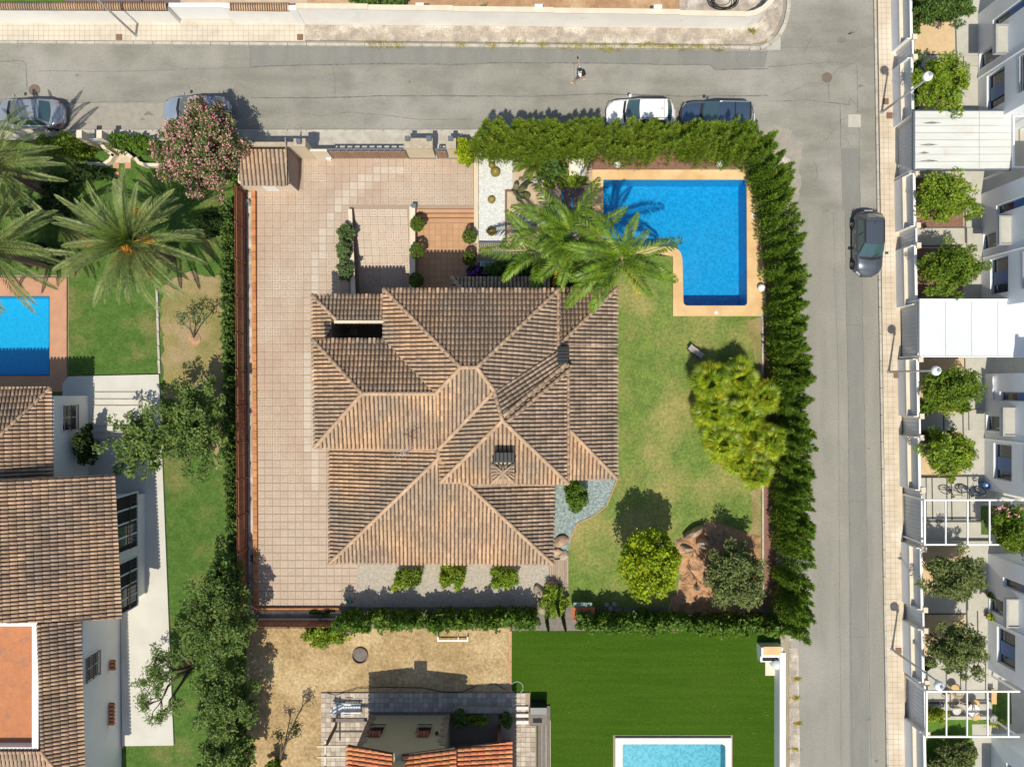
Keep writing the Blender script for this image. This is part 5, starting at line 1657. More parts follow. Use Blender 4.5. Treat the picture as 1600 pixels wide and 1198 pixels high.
def wood_gate(x0, x1, label, n, z=1.7):
    t = thing('driveway_gate' if n > 4 else 'garden_gate', label, 'gate', P((x0 + x1) / 2, 247.5))
    a = P(x0, 248); b = P(x1, 246.5)
    add('gate_frame', MB().box(a.x, a.y, z - .05, b.x, b.y + .02, z + .03).box(a.x, a.y, .05, a.x + .08, b.y, z - .05).box(b.x - .08, a.y, .05, b.x, b.y, z - .05), 'grey_metal', t)
    nb = int((b.x - a.x) / .14)
    pn = add('gate_panel', MB().box(a.x + .08, a.y + .02, .1, b.x - .08, a.y + .04, z - .35), 'gate_wood', t)
    mb = MB()
    for k in range(nb):
        x = a.x + .1 + (b.x - a.x - .2) * k / nb; mb.box(x, a.y - .015, .1, x + .11, a.y + .02, z - .36)
    add('gate_boards', mb, 'gate_wood', t, kind='stuff')
    mb = MB()
    for k in range(n):
        x = a.x + .08 + (b.x - a.x - .16) * (k + .5) / n; w = (b.x - a.x) / n * .26
        mb.box(x - w, a.y, z - .34, x + w * .2, b.y, z - .06)
    add('top_block', mb, 'grey_metal', t)
    return t
wood_gate(521, 640, 'wide sliding driveway gate with wooden boards and grey top rail', 10)
wood_gate(684, 701, 'small wooden pedestrian gate beside the cream pillar', 2)
add('gate_motor', MB().pbox(512, 252, 519, 247, 0, .35), 'white_paint', thing('gate_motor', 'small white gate motor box at the left end of the driveway gate', 'motor', P(515, 250)))
t = thing('entrance_wall', 'cream wall piece behind the gate motor box', 'wall', P(500, 246)); add('wall_body', MB().pbox(478, 249.5, 521, 246, 0, 1.6), 'cream_wall_pale', t)
# tool booth
t = thing('garden_booth', 'small booth with a clay tile roof inside the entrance', 'shed', P(430, 275))
a = P(390, 299); b = P(467.5, 238)
add('wall', MB().box(a.x, a.y, 0, b.x - .06, b.y, 1.9), 'cream_wall_pale', t)
mb = MB(); mb.add([(b.x, a.y, 0), (b.x, b.y, 0), (b.x, b.y, 2.7), (b.x, a.y, 2.05), (b.x - .058, a.y, 0), (b.x - .058, b.y, 0), (b.x - .058, b.y, 2.7), (b.x - .058, a.y, 2.05)], [(0, 1, 2, 3), (7, 6, 5, 4), (3, 2, 6, 7), (1, 5, 6, 2), (0, 3, 7, 4)])
add('end_wall', mb, 'brown_wall', t)
rf = add('roof', MB().box(a.x + .1, a.y + .1, 1.9, b.x - .2, b.y - .1, 1.98), 'roof_deck', t)
k0, k1 = 2.08, 2.68
roof_plane(rf, [P(376, 290, k0), P(449.5, 290, k0), P(448.5, 233, k1), P(376, 233, k1)], 'roof_tile', 60, (.25, .33))
add('door', MB().box(a.x + 1.2, a.y - .02, .1, a.x + 2.0, a.y + .0, 1.85), 'white_paint', t)
add('wall_vent', MB().box(a.x + 2.4, a.y - .02, 1.2, a.x + 2.6, a.y + .0, 1.35), 'dark_metal', t)
# brick gate pillar stub left of the booth
t = thing('brick_pillar', 'terracotta pillar stub next to the booth under the oleander', 'pillar', P(380, 262)); add('pillar_body', MB().pbox(375, 268, 386, 244, 0, 1.9), 'cream_wall', t); add('capstone', MB().pbox(374, 269, 387, 243, 1.9, 1.98), 'edge_brick', t)
# wooden screen fence
def screen(x0, y0, x1, y1, z, label, side):
    a, b = P(x0, y0), P(x1, y1); d = (b - a); L = d.length; d.normalize(); n = Vector((-d.y, d.x, 0)) * side
    t = thing('wooden_fence', label, 'fence', (a + b) / 2)
    c = MB(); k = int(L / .11); 
    for i in range(k):
        p = a + d * (L * (i + .5) / k); w = d * (L / k * .42); h = z + RNG.uniform(-.02, .02)
        q = n * (.012 + RNG.uniform(0, .006))
        c.prism([((p - w).x, (p - w).y), ((p + w).x, (p + w).y), ((p + w + q).x, (p + w + q).y), ((p - w + q).x, (p - w + q).y)], .05, h)
    add('fence_slats', c, 'fence_wood', t, kind='stuff')
    np_ = int(L / 2.2)
    for i in range(np_ + 1):
        p = a + d * (L * i / np_) - n * .05
        add('fence_post', MB().box(p.x - .04, p.y - .04, 0, p.x + .04, p.y + .04, z + .05), 'fence_wood', t)
    for zz in (.4, z - .25):
        m = MB(); p, q = a - n * .015, b - n * .015
        m.prism([(p.x, p.y), (q.x, q.y), (q.x - n.x * .04, q.y - n.y * .04), (p.x - n.x * .04, p.y - n.y * .04)], zz, zz + .07)
        add('fence_rail', m, 'fence_wood', t)
    lo = MB(); p, q = a + n * .03, b + n * .03
    lo.prism([(p.x, p.y), (q.x, q.y), (q.x + n.x * .12, q.y + n.y * .12), (p.x + n.x * .12, p.y + n.y * .12)], 0, .42)
    add('base_wall', lo, 'brown_wall', t)
    return t
screen(384, 302, 389, 966, 1.85, 'long reddish wooden slat fence along the left side of the tiled driveway', -1)
screen(389, 966, 535, 966, 1.6, 'reddish wooden slat fence at the bottom end of the driveway', 1)
# white wall and equipment at the bottom right
t = capped('garden_wall', 'bright white low wall between artificial lawn and side road', [(1218.4, 1420), (1218.4, 1010)], .95, .36, 'white_wall', 'white_paint', .06, over=-.02)
t = thing('pool_equipment_box', 'white pool equipment housing at the corner of the artificial lawn', 'equipment box', P(1200, 1020))
add('housing', MB().pbox(1182, 1003, 1215, 1018, 0, .9), 'white_paint', t); add('lid', MB().pbox(1185, 1001, 1213, 1014, .9, .98), 'pool_stone', t)
add('service_tray', MB().pbox(1183, 1019, 1213, 1028, 0, .6), 'white_paint', t); add('tray_inside', MB().pbox(1186, 1020.5, 1210, 1026.5, .6, .61), 'dark_inside', t)
add('base_slab', MB().pbox(1195, 1026, 1217, 1054, .03, .10), 'cream_wall_pale', t)
c = P(1208, 1031); add('filter_tank', MB().lathe([(.30, 0), (.34, .15), (.34, .55), (.22, .74), (.06, .8)], (c.x, c.y, .1), 18), 'white_plastic', t, smooth=True)
mb = MB(); mb.tube([(c.x - .3, c.y + .2, .6), (c.x, c.y + .35, .75), (c.x + .3, c.y + .2, .75), (c.x + .38, c.y - .15, .6)], .05, 6); add('pipe', mb, 'hose', t, smooth=True)
# ------------------------------------------------------------------ pools
def pool(name, label, outline, coping, depth, mats_, zwater=-.10, zcop=.12):
    """outline and coping are photo-measured loops at ground level"""
    q = [P(*p) for p in outline]; c = sum(q, Vector((0, 0, 0))) / len(q)
    t = thing(name, label, 'swimming pool', c)
    mb = MB(); n_ = len(outline)
    ar = sum(q[i].x * q[(i + 1) % n_].y - q[(i + 1) % n_].x * q[i].y for i in range(n_))
    for i in range(n_):
        a, b = q[i], q[(i + 1) % n_]
        f = (0, 1, 2, 3) if ar < 0 else (3, 2, 1, 0)
        mb.add([(a.x, a.y, -depth), (b.x, b.y, -depth), (b.x, b.y, zcop - .02), (a.x, a.y, zcop - .02)], [f])
    add('pool_wall', mb, mats_[0], t)
    add('pool_floor', MB().psheet(outline, -depth, 0), mats_[1], t)
    w = add('water', MB().psheet(outline, zwater, 0), mats_[3], t)
    return t
def rounded(pts, corner, r, n=6):
    out = []
    for i, p in enumerate(pts):
        if i in corner:
            a = Vector(pts[i - 1]); b = Vector(p); c = Vector(pts[(i + 1) % len(pts)])
            d1 = (a - b).normalized(); d2 = (c - b).normalized()
            rr = corner[i] if isinstance(corner, dict) else r
            for k in range(n + 1):
                u = k / n; s_ = b + d1 * rr; e_ = b + d2 * rr
                out.append(tuple(s_ * (1 - u) ** 2 + b * 2 * u * (1 - u) + e_ * u ** 2))
        else: out.append(tuple(p))
    return out
PO = rounded([(942, 281), (1166, 281), (1167, 478), (1067, 478), (1065, 386), (942, 386)], {2: 6, 3: 7, 4: 22}, 0)
pool('swimming_pool', 'L-shaped bright blue swimming pool framed by sand-coloured stone', PO, None, 1.6, ('pool_caustic', 'pool_caustic', None, 'water'))
DO = [(925, 266), (1165, 266), (1183, 291), (1197, 494), (1051, 494), (1051, 401), (1030, 397), (925, 397)]
# deck as a ring: strips round the water with the same rounded corners
def ring(name, outer, inner, z0, z1, m, parent=None, nside=None):
    bm = bmesh.new()
    def loop(pts, z): return [bm.verts.new((*P2(*p), z)) for p in pts]
    ot = loop(outer, z1); it = loop(inner, z1)
    es = [bm.edges.new((l[i], l[(i + 1) % len(l)])) for l in (ot, it) for i in range(len(l))]
    bmesh.ops.triangle_fill(bm, use_beauty=True, use_dissolve=False, edges=es)
    for l, pts in ((ot, outer), (it, inner)):
        lo = loop(pts, z0)
        for i in range(len(l)): bm.faces.new((l[i], l[(i + 1) % len(l)], lo[(i + 1) % len(l)], lo[i]))
    bmesh.ops.recalc_face_normals(bm, faces=bm.faces)
    me = bpy.data.meshes.new(name); bm.to_mesh(me); bm.free()
    return add(name, me, m, parent, kind='structure' if parent is None else None)
inner_big = rounded([(942.3, 281.3), (1165.7, 281.3), (1166.7, 477.7), (1067.3, 477.7), (1065.3, 386), (942.3, 386)], {2: 6, 3: 7, 4: 22}, 0)
ring('pool_deck', DO, inner_big, -.02, .12, 'pool_stone')
mb = MB()
for k in range(1, 12): 
    x = 925 + k * 21
    if x < 1165: mb.psheet([(x, 266.3), (x + .5, 266.3), (x + .5, 280.5), (x, 280.5)], .1245)
for k in range(1, 9):
    y = 291 + k * 22; xr = 1183 + (y - 291) * .069
    mb.psheet([(1168, y), (xr, y), (xr, y + .5), (1168, y + .5)], .1245)
for k in range(1, 6):
    x = 1062 + k * 21; mb.psheet([(x, 479), (x + .5, 479), (x + .5, 493.6), (x, 493.6)], .1245)
struct('deck_joint', mb, 'sand')
mb = MB(); mb.pprism([(1183.5, 289), (1186, 289), (1199.5, 496), (1197.4, 496)], -.02, .07)
add('deck_kerb', mb, 'brown_wall', kind='structure')
g = MB(); g.pprism([(1188.6, 494), (1191.6, 494), (1192.6, 935), (1189.6, 935)], 0, .16)
add('lawn_kerb', g, 'kerb', kind='structure')
g = MB(); g.pprism([(1183, 491), (1216, 491), (1216, 494.2), (1183, 494.2)], 0, .15)
add('lawn_kerb', g, 'kerb', kind='structure')
pool('swimming_pool', 'turquoise pool of the white villa, half in shadow, beside palm fronds', [(-69, 464), (78, 464), (78, 586), (-69, 586)], None, 1.2, ('pool_caustic_soft', 'pool_caustic_soft', None, 'water_soft'))
PB = rounded([(972, 1160), (1133, 1160), (1133, 1289), (972, 1289)], {1: 7, 0: 4}, 0)
pool('swimming_pool', 'pale turquoise pool with white rim in the artificial lawn', PB, None, 1.0, ('pool_caustic_pale', 'pool_caustic_pale', None, 'water_soft'))
ring('pool_coping', [(961, 1151), (1142, 1151), (1142, 1300), (961, 1300)], rounded([(972.3, 1160.3), (1132.7, 1160.3), (1132.7, 1288.7), (972.3, 1288.7)], {1: 7, 0: 4}, 0), -.02, .14, 'white_stone')
# ------------------------------------------------------------------ bottom terraces round the cottage
g = struct('terrace_base', MB().pprism([(502, 1081), (828, 1081), (828, 1132), (838, 1132), (838, 1420), (502, 1420)], -.02, .10), 'grout')
spots = []
sz = 7.6
yy = 1085
row = 0
while yy < 1240:
    xx = 506
    while xx < 836:
        inside = (xx < 580 or yy < 1110 or xx > 803) and not (xx > 824 and yy < 1132)
        if inside: v = P(xx, yy); spots.append((v.x, v.y, .10, 's'))
        xx += sz
    yy += sz
laid(g, 'stone_slab', spots, sz * CAM_H / FPX, sz * CAM_H / FPX, lambda t: ('stone_paver',), pads=False, limit=300, gap=.008, h=.02, prio=lambda s: -s[0])
t = thing('stone_barbecue', 'stone barbecue block with a black opening beside the artificial lawn', 'barbecue', P(842, 1105))
add('counter', MB().pbox(827, 1103, 853, 1122, 0, .9), 'dark_stone', t); add('grill_well', MB().pbox(832, 1111, 846, 1118, .9, .915), 'dark_inside', t); add('hood', MB().pbox(828, 1093, 853, 1103, 0, 1.1), 'dark_metal', t)
g = MB()
for k, (x0, x1, z) in enumerate(((840, 846, .34), (846.4, 852.6, .24), (853, 859.5, .14))): 
    g.pprism([(x0, 1124 if k < 2 else 1101), (x1, 1124 if k < 2 else 1101), (x1, 1420), (x0, 1420)], 0, z)
add('terrace_steps', g, 'dark_stone', kind='structure')
g = MB()
for x0, z in ((845.6, .25), (852.4, .155), (859.3, .03)): g.pprism([(x0, 1124), (x0 + .9, 1124), (x0 + .9, 1420), (x0, 1420)], z, z + .02)
add('step_edge', g, 'cream_wall_pale', kind='structure')
t = thing('garden_step', 'three pale steps rising to the cottage side terrace', 'steps', P(816, 1112))
for k, y in enumerate((1101, 1112, 1122)): add('tread', MB().pbox(806, y, 825.5, y + 5, .12, .22 + k * .05), 'white_stone', t)
# timber frame beside the cottage
t = thing('timber_pergola', 'cream timber rafters and brown post west of the cottage', 'pergola', P(520, 1180))
zt = 3.0
for y in (1163, 1180, 1197, 1214): 
    a = P(495, y, zt); b = P(545, y + 3, zt); add('rafter', MB().box(a.x, min(a.y, b.y) - .03, zt - .1, b.x, min(a.y, b.y) + .04, zt), 'cream_wall_pale', t)
a = P(506, 1158, zt); b = P(510, 1230, zt); add('beam', MB().box(a.x, b.y, zt - .22, a.x + .1, a.y, zt - .11), 'cream_wall_pale', t)
a = P(525, 1127); add('post', MB().box(a.x - .05, a.y - .3, .1, a.x + .10, a.y - .15, zt - .22), 'brown_beam', t)
add('brace_beam', MB().pbox(518, 1121, 574, 1126, 1.0, 1.1, 1.0), 'dark_stone', t)
# fire ring, water bowl, football goal like frame
c = P(563, 1023); t = thing('fire_pit', 'round dark fire pit sunk in the dry lawn', 'fire pit', c)
add('rim', MB().lathe([(.50, 0), (.50, .16), (.46, .16), (.46, .02)], c, 24, cap=False), 'rusty_iron', t, smooth=False)
add('ash', MB().lathe([(.46, .02), (.3, .05), (.01, .06)], c, 20, cap=False), 'dark_stone', t)
t = thing('garden_goal', 'flat white rectangular frame lying against the hedge on the dry lawn', 'frame', P(708, 998))
add('frame_bar', MB().pbox(684, 997, 732, 999, .25, .30).pbox(684, 992, 686, 997, .25, .30).pbox(730, 992, 732, 997, .25, .30).pbox(716, 992, 717, 997, .25, .30), 'white_paint', t)
# ------------------------------------------------------------------ palms
def frond_mesh(name, L, n, wl, w, a0, a1, fwd=.6, vee=.25, seed=0, droop=0.0, taper=True, mats_=('date_frond',), side=0.0, plume=0.0):
    g = random.Random(seed)
    pts = []; dirs = []
    x = z = y = 0.0; N_ = 40
    for k in range(N_ + 1):
        t = k / N_; a = a0 + (a1 - a0) * t ** 1.15; pts.append(Vector((x, y, z))); dirs.append(Vector((math.cos(a), side * t, math.sin(a))).normalized())
        x += L / N_ * math.cos(a); z += L / N_ * math.sin(a); y += side * t * L / N_
    vs = []; fs = []
    mb = MB(); mb.tube([pts[i] for i in (0, 10, 20, 30, 40)], [.035, .028, .02, .012, .005], 4, cap=False)
    vs = list(mb.v); fs = [list(f) for f in mb.f]
    for i in range(n):
        t = .10 + .89 * (i + .5) / n
        k = t * N_; k0 = min(N_ - 1, int(k)); p = pts[k0].lerp(pts[k0 + 1], k - k0); d = dirs[k0]
        sd = Vector((0, 1, 0)) - d * d.y; sd.normalize(); up = d.cross(sd) * -1
        if up.z < 0: up = -up
        ln = wl * (math.sin(math.pi * min(1, t * .86 + .16)) ** .55) * g.uniform(.85, 1.1)
        for s in (-1, 1):
            vv = vee + (g.uniform(-plume, plume) if plume else g.uniform(-.28, .28))
            ld = (d * (fwd + .5 * t) + sd * s * (1 - .25 * t) + up * vv); ld.normalize()
            tip = p + ld * ln - Vector((0, 0, droop * ln * g.uniform(.6, 1.3)))
            mid = p + ld * ln * .5
            wd = ld.cross(up); wd = (wd if wd.length > .1 else sd).normalized() * w * .5
            b = len(vs)
            vs += [tuple(p), tuple(mid + wd), tuple(tip), tuple(mid - wd)]
            fs.append([b, b + 1, b + 2, b + 3])
    me = bpy.data.meshes.new(name); me.from_pydata(vs, [], fs); me.update()
    for m in mats_: me.materials.append(MATS[m])
    return me

def palm(label, px, py, z, variants, n, pitch0, pitch1, L_jit=.12, trunk=(.35, .28), sc=1.0, name='palm_tree', group=None, lean=(0, 0), az0=0.0, fruit=None, az_list=None, old=None, barkm='bark'):
    c = P(px, py, z); b = Vector((c.x + lean[0], c.y + lean[1], 0))
    t = thing(name, label, 'palm tree', b, group)
    pr = []; N_ = 9
    mb = MB(); pts = [b.lerp(c, (k / N_) ** 1.0) for k in range(N_ + 1)]
    mb.tube(pts, [trunk[0] + (trunk[1] - trunk[0]) * k / N_ + (.02 if k % 2 else 0) for k in range(N_ + 1)], 12)
    add('trunk', mb, barkm, t)
    off = -b
    g = random.Random(int(px * 7 + py))
    for i in range(n):
        u = i / max(1, n - 1)
        az = az0 + i * 2.39996 + g.uniform(-.15, .15) if az_list is None else az_list[i % len(az_list)] + g.uniform(-.05, .05)
        pt = pitch0 + (pitch1 - pitch0) * u ** .8 + g.uniform(-.09, .09)
        me = variants[min(len(variants) - 1, int(u * len(variants)))] if g.random() > .15 else g.choice(variants)
        o = bpy.data.objects.new('frond', me); COL.objects.link(o); o.parent = t
        s = sc * (1 + g.uniform(-L_jit, L_jit)) * (.72 + .28 * min(1, u * 2.5))
        M = Matrix.Translation(c + off + Vector((math.cos(az) * .1, math.sin(az) * .1, .1 * (1 - u)))) @ Matrix.Rotation(az, 4, 'Z') @ Matrix.Rotation(-pt, 4, 'Y') @ Matrix.Rotation(g.uniform(-.35, .35), 4, 'X') @ Matrix.Scale(s, 4)
        o.matrix_basis = M
    if fruit:
        for (fx, fy, fz) in fruit:
            q = P(fx, fy, fz); pts_ = q + Vector((0, 0, 0)); k = 200
            rr = NR.normal(size=(k, 3)) * np.array([.16, .11, .10]) + np.array(q)
            dd = np.tile(np.array([q.x - c.x, q.y - c.y, -.2]), (k, 1)); dd /= np.linalg.norm(dd, axis=1, keepdims=True)
            add('date_cluster', fast_mesh('date_cluster', leaf_quads(rr, .07, 3.0, 1, .6, dirs=dd, dmix=.7, aspect=.22), 4, k), 'date_fruit', t)
            add('fruit_stalk', MB().tube([c, c.lerp(q, .5) + Vector((0, 0, .2)), q], [.03, .025, .015], 5), 'date_fruit', t)
    if old:
        for (az, pt, s) in old:
            o = bpy.data.objects.new('frond', OLDF); COL.objects.link(o); o.parent = t
            o.matrix_basis = Matrix.Translation(c + off) @ Matrix.Rotation(az, 4, 'Z') @ Matrix.Rotation(-pt, 4, 'Y') @ Matrix.Scale(s, 4)
    return t
DF = [frond_mesh('frond', 3.2, 50, .38, .040, .55, -.15, .9, .45, 1, mats_=('date_frond_young',)),
      frond_mesh('frond', 4.4, 66, .48, .040, .50, -.55, .9, .35, 2), frond_mesh('frond', 4.5, 66, .50, .040, .45, -.75, .9, .32, 3, side=.12),
      frond_mesh('frond', 4.5, 66, .50, .040, .40, -.95, .9, .30, 4, side=-.14), frond_mesh('frond', 4.3, 64, .48, .040, .35, -1.15, .9, .28, 5, side=.1)]
palm('big grey-green date palm with orange fruit clusters over the left lawn', 206, 378, 4.6, DF, 62, 1.15, -.22, sc=.98, trunk=(.42, .40), fruit=[(212, 330, 5.2), (138, 379, 4.8), (187, 408, 5.0), (200, 392, 5.2), (231, 430, 4.4), (233, 374, 5.0)])
palm('date palm crown whose fronds hang over the edge of the left pool', -12, 388, 4.8, DF, 56, 1.15, -.22, sc=1.0, trunk=(.42, .40), az0=.7)
palm('date palm crown above the silver hatchback at the left edge', -8, 262, 4.6, DF, 52, 1.1, -.22, sc=.92, trunk=(.42, .40), az0=1.9)
QF = [frond_mesh('frond', 3.4, 60, .60, .058, .80, -.45, .50, .10, 11, droop=.30, mats_=('queen_frond',), plume=.45),
      frond_mesh('frond', 4.1, 72, .68, .060, .70, -.85, .50, .0, 12, droop=.42, mats_=('queen_frond',), plume=.5, side=.22),
      frond_mesh('frond', 4.1, 72, .68, .060, .60, -1.1, .50, .0, 13, droop=.45, mats_=('queen_frond',), plume=.5, side=-.24)]
OLDF = frond_mesh('frond', 3.8, 50, .55, .05, .2, -1.1, .6, .0, 14, droop=.6, mats_=('queen_frond_old',), plume=.6)
deg = lambda *a: [R(x) for x in a]
palm('feathery bright green palm whose crown overhangs the pool and the lawn', 972, 404, 6.2, QF, 14, .75, .05, sc=1.0, trunk=(.17, .13), az_list=deg(92, 45, 68, -35, -60, 165, 200, 232, 125, -18, 182, 148, 215, 22), old=[(R(-60), -.1, .75)], barkm='pale_bark')
palm('feathery palm between the pool terrace and the villa roof', 893, 372, 5.2, QF, 14, .8, .0, sc=.98, trunk=(.16, .12), az_list=deg(112, 200, 178, 225, 250, 150, 60, 20, -20, -60, 262, 188, 235, 130), old=[(R(228), -.15, .95), (R(250), -.2, .9)], barkm='pale_bark', lean=(.3, .2))
palm('smaller feathery palm nearest the round cactus bed', 846, 392, 4.3, QF, 11, .8, .0, sc=.92, trunk=(.14, .11), az0=.5, barkm='pale_bark')
# cycad
CF = [frond_mesh('frond', 1.25, 34, .20, .03, .5, -.7, .5, .1, 21, mats_=('leaf_feather',)), frond_mesh('frond', 1.3, 34, .20, .03, .4, -.9, .5, .1, 22, mats_=('leaf_feather',))]
def small_palm(name, label, px, py, z, n, variants, pitch0, pitch1, sc, cat='cycad', trunk=(.15, .12), az0=0):
    t = palm(label, px, py, z, variants, n, pitch0, pitch1, sc=sc, trunk=trunk, name=name, az0=az0); t['category'] = cat; return t
small_palm('cycad', 'dark green cycad rosette beside the white marble block garden', 833, 258, .9, 26, CF, 1.0, -.05, 1.0)
# fan palms
def fan_mesh(name, r, nseg, m, pet=.7, seed=0):
    g = random.Random(seed); mb = MB(); mb.tube([(0, 0, 0), (pet * .5, 0, .05), (pet, 0, 0)], [.015, .012, .01], 4, cap=False)
    vs = list(mb.v); fs = [list(f) for f in mb.f]
    for k in range(nseg):
        a = R(-125 + 250 * k / (nseg - 1)) + g.uniform(-.03, .03); l = r * g.uniform(.85, 1.05) * (1 - .15 * abs(a) / 2.2)
        d = Vector((math.cos(a), math.sin(a), 0)); s = Vector((-d.y, d.x, 0)); h = .05 if k % 2 else -.01
        p = Vector((pet, 0, 0)); q = p + d * l * .55 + Vector((0, 0, .06 + h)); tip = p + d * l + Vector((0, 0, -.16 * l - g.uniform(0, .08)))
        w = .06 * r + .008
        b = len(vs); vs += [tuple(p), tuple(q - s * w), tuple(tip), tuple(q + s * w)]; fs.append([b, b + 1, b + 2, b + 3])
    me = bpy.data.meshes.new(name); me.from_pydata(vs, [], fs); me.update(); me.materials.append(MATS[m]); return me
FANS = [fan_mesh('fan_leaf', .72, 23, 'fan_leaf', .62, 1), fan_mesh('fan_leaf', .78, 25, 'fan_leaf', .72, 2), fan_mesh('fan_leaf', .70, 23, 'fan_leaf_gold', .66, 3)]
def fan_palm(label, px, py, z, n, sc, gold=.15, seed=0):
    c = P(px, py, z); b = Vector((c.x, c.y, 0)); t = thing('fan_palm', label, 'fan palm', b, 'fan palms in the clump beside the east hedge')
    add('trunk', MB().tube([b, b.lerp(c, .5), c], [.14, .12, .09], 8), 'bark', t)
    g = random.Random(seed)
    for i in range(n):
        u = i / (n - 1); az = i * 2.39996 + g.uniform(-.2, .2); pt = 1.35 - 1.65 * u ** .9 + g.uniform(-.12, .12)
        me = FANS[2] if (g.random() < gold and u > .45) else g.choice(FANS[:2])
        o = bpy.data.objects.new('fan_leaf', me); COL.objects.link(o); o.parent = t
        o.matrix_basis = Matrix.Translation(c - b) @ Matrix.Rotation(az, 4, 'Z') @ Matrix.Rotation(-pt, 4, 'Y') @ Matrix.Rotation(g.uniform(-.5, .5), 4, 'X') @ Matrix.Scale(sc * g.uniform(.85, 1.1), 4)
fl = [(1106, 596, 1.7, .98, 'fan palm at the lawn corner of the clump, nearest the sun lounger'), (1154, 592, 1.8, .95, 'fan palm at the top middle of the clump, throwing a spiky shadow on the lawn'), (1193, 618, 1.7, .85, 'fan palm at the top right of the clump by the white kerb'),
      (1112, 640, 1.4, .95, 'fan palm on the lawn side of the clump, second from the top'), (1158, 645, 2.0, 1.0, 'darker fan palm in the middle of the clump'), (1128, 690, 1.4, 1.0, 'fan palm with golden leaves on the lower lawn side of the clump'), (1203, 688, 2.6, .82, 'tall round fan palm leaning over towards the tall hedge'),
      (1152, 716, 1.3, .9, 'low fan palm in the lower middle of the clump'), (1178, 738, 1.6, .85, 'lowest fan palm of the clump beside the kerb'), (1130, 616, 1.1, .8, 'short fan palm squeezed between the two upper crowns'), (1172, 670, 1.2, .85, 'short yellowish fan palm under the tall round one')]
for i, (x, y, z, s, l) in enumerate(fl): fan_palm(l, x, y, z, 34 if i < 9 else 22, s * 1.04, .35 if 'golden' in l or 'yellowish' in l else .14, seed=i)

# ------------------------------------------------------------------ hedges
def hedge(name, label, path, h, rad, m, per_m=1150, plume=.38, leaf=(.19, .22), hj=.14, seed=0, group=None, spiky=1.0, rows=3, trunk_m='bark'):
    g = np.random.default_rng(seed)
    q = [np.array(P(*p)) for p in path]
    c = sum(q) / len(q); t = thing(name, label, 'hedge', tuple(c), group)
    Ls = [np.linalg.norm(q[i + 1] - q[i]) for i in range(len(q) - 1)]; tot = sum(Ls)
    npl = int(tot / plume * rows)
    PB_ = []; 
    for k in range(npl):
        s = g.uniform(0, tot); i = 0
        while i < len(Ls) - 1 and s > Ls[i]: s -= Ls[i]; i += 1
        d = (q[i + 1] - q[i]) / Ls[i]; n_ = np.array([-d[1], d[0], 0])
        off = g.uniform(-1, 1); p = q[i] + d * s + n_ * off * rad * .72
        hh = h * (1 + g.normal() * hj) * (1 - .12 * abs(off))
        PB_.append((p[0], p[1], hh, rad * g.uniform(.40, .62) * (1 - .15 * abs(off)), off, n_[0], n_[1]))
    PB_ = np.array(PB_)
    N_ = int(per_m * tot)
    w = g.integers(0, npl, N_)
    u = g.uniform(0, 1, N_) ** .72            # more leaves near the top
    zz = .08 + u * (PB_[w, 2] - .08)
    prof = np.where(u < .45, 1.0, 1 - ((u - .45) / .55) ** 1.4 * (.93 if spiky else .4))
    a = g.uniform(0, 2 * math.pi, N_); rr = PB_[w, 3] * prof * np.sqrt(g.uniform(.35, 1, N_))
    lean = .10 * PB_[w, 4] * u
    C = np.stack([PB_[w, 0] + np.cos(a) * rr + PB_[w, 5] * lean, PB_[w, 1] + np.sin(a) * rr + PB_[w, 6] * lean, zz], 1)
    D = np.stack([np.cos(a) * .75, np.sin(a) * .75, np.full(N_, .8)], 1)
    V = leaf_quads(C, leaf[0], leaf[1] * 10, .75, .75, dirs=D, dmix=.62, aspect=.24)
    add('foliage', fast_mesh('foliage', V, 4, N_), m, t)
    mb = MB(); s = .3; i = 0; acc = 0
    for i in range(len(Ls)):
        n_ = max(1, int(Ls[i] / .8))
        for k in range(n_):
            p = q[i] + (q[i + 1] - q[i]) * (k + .5) / n_; mb.tube([(p[0], p[1], 0), (p[0], p[1], h * .7)], [.06, .02], 6)
    add('stems', mb, trunk_m, t, kind='stuff')
    return t
hedge('cypress_hedge', 'tall bright green conifer hedge between the street and the pool', [(746, 237), (850, 239), (1000, 241), (1148, 241)], 4.1, 1.05, 'leaf_hedge', per_m=4200, plume=.24, seed=1, hj=.10, leaf=(.115, .25))
hedge('cypress_hedge', 'tall dark green conifer hedge running down beside the side road', [(1128, 239), (1152, 245), (1174, 266), (1188, 300), (1200, 380), (1207, 470), (1214, 600), (1219, 780), (1220, 880), (1214, 966)], 4.2, .80, 'leaf_cypress', per_m=3600, plume=.26, seed=2, hj=.11, leaf=(.12, .25))
lowh = [((538, 957), (586, 957), 'clipped low hedge piece beginning where the wooden fence ends'), ((592, 957), (660, 957), 'clipped low hedge piece behind the fire pit'), ((667, 957), (735, 957), 'clipped low hedge piece beside the white frame on the dry lawn'), ((735, 956), (836, 956), 'clipped low hedge piece ending at the rockery')]
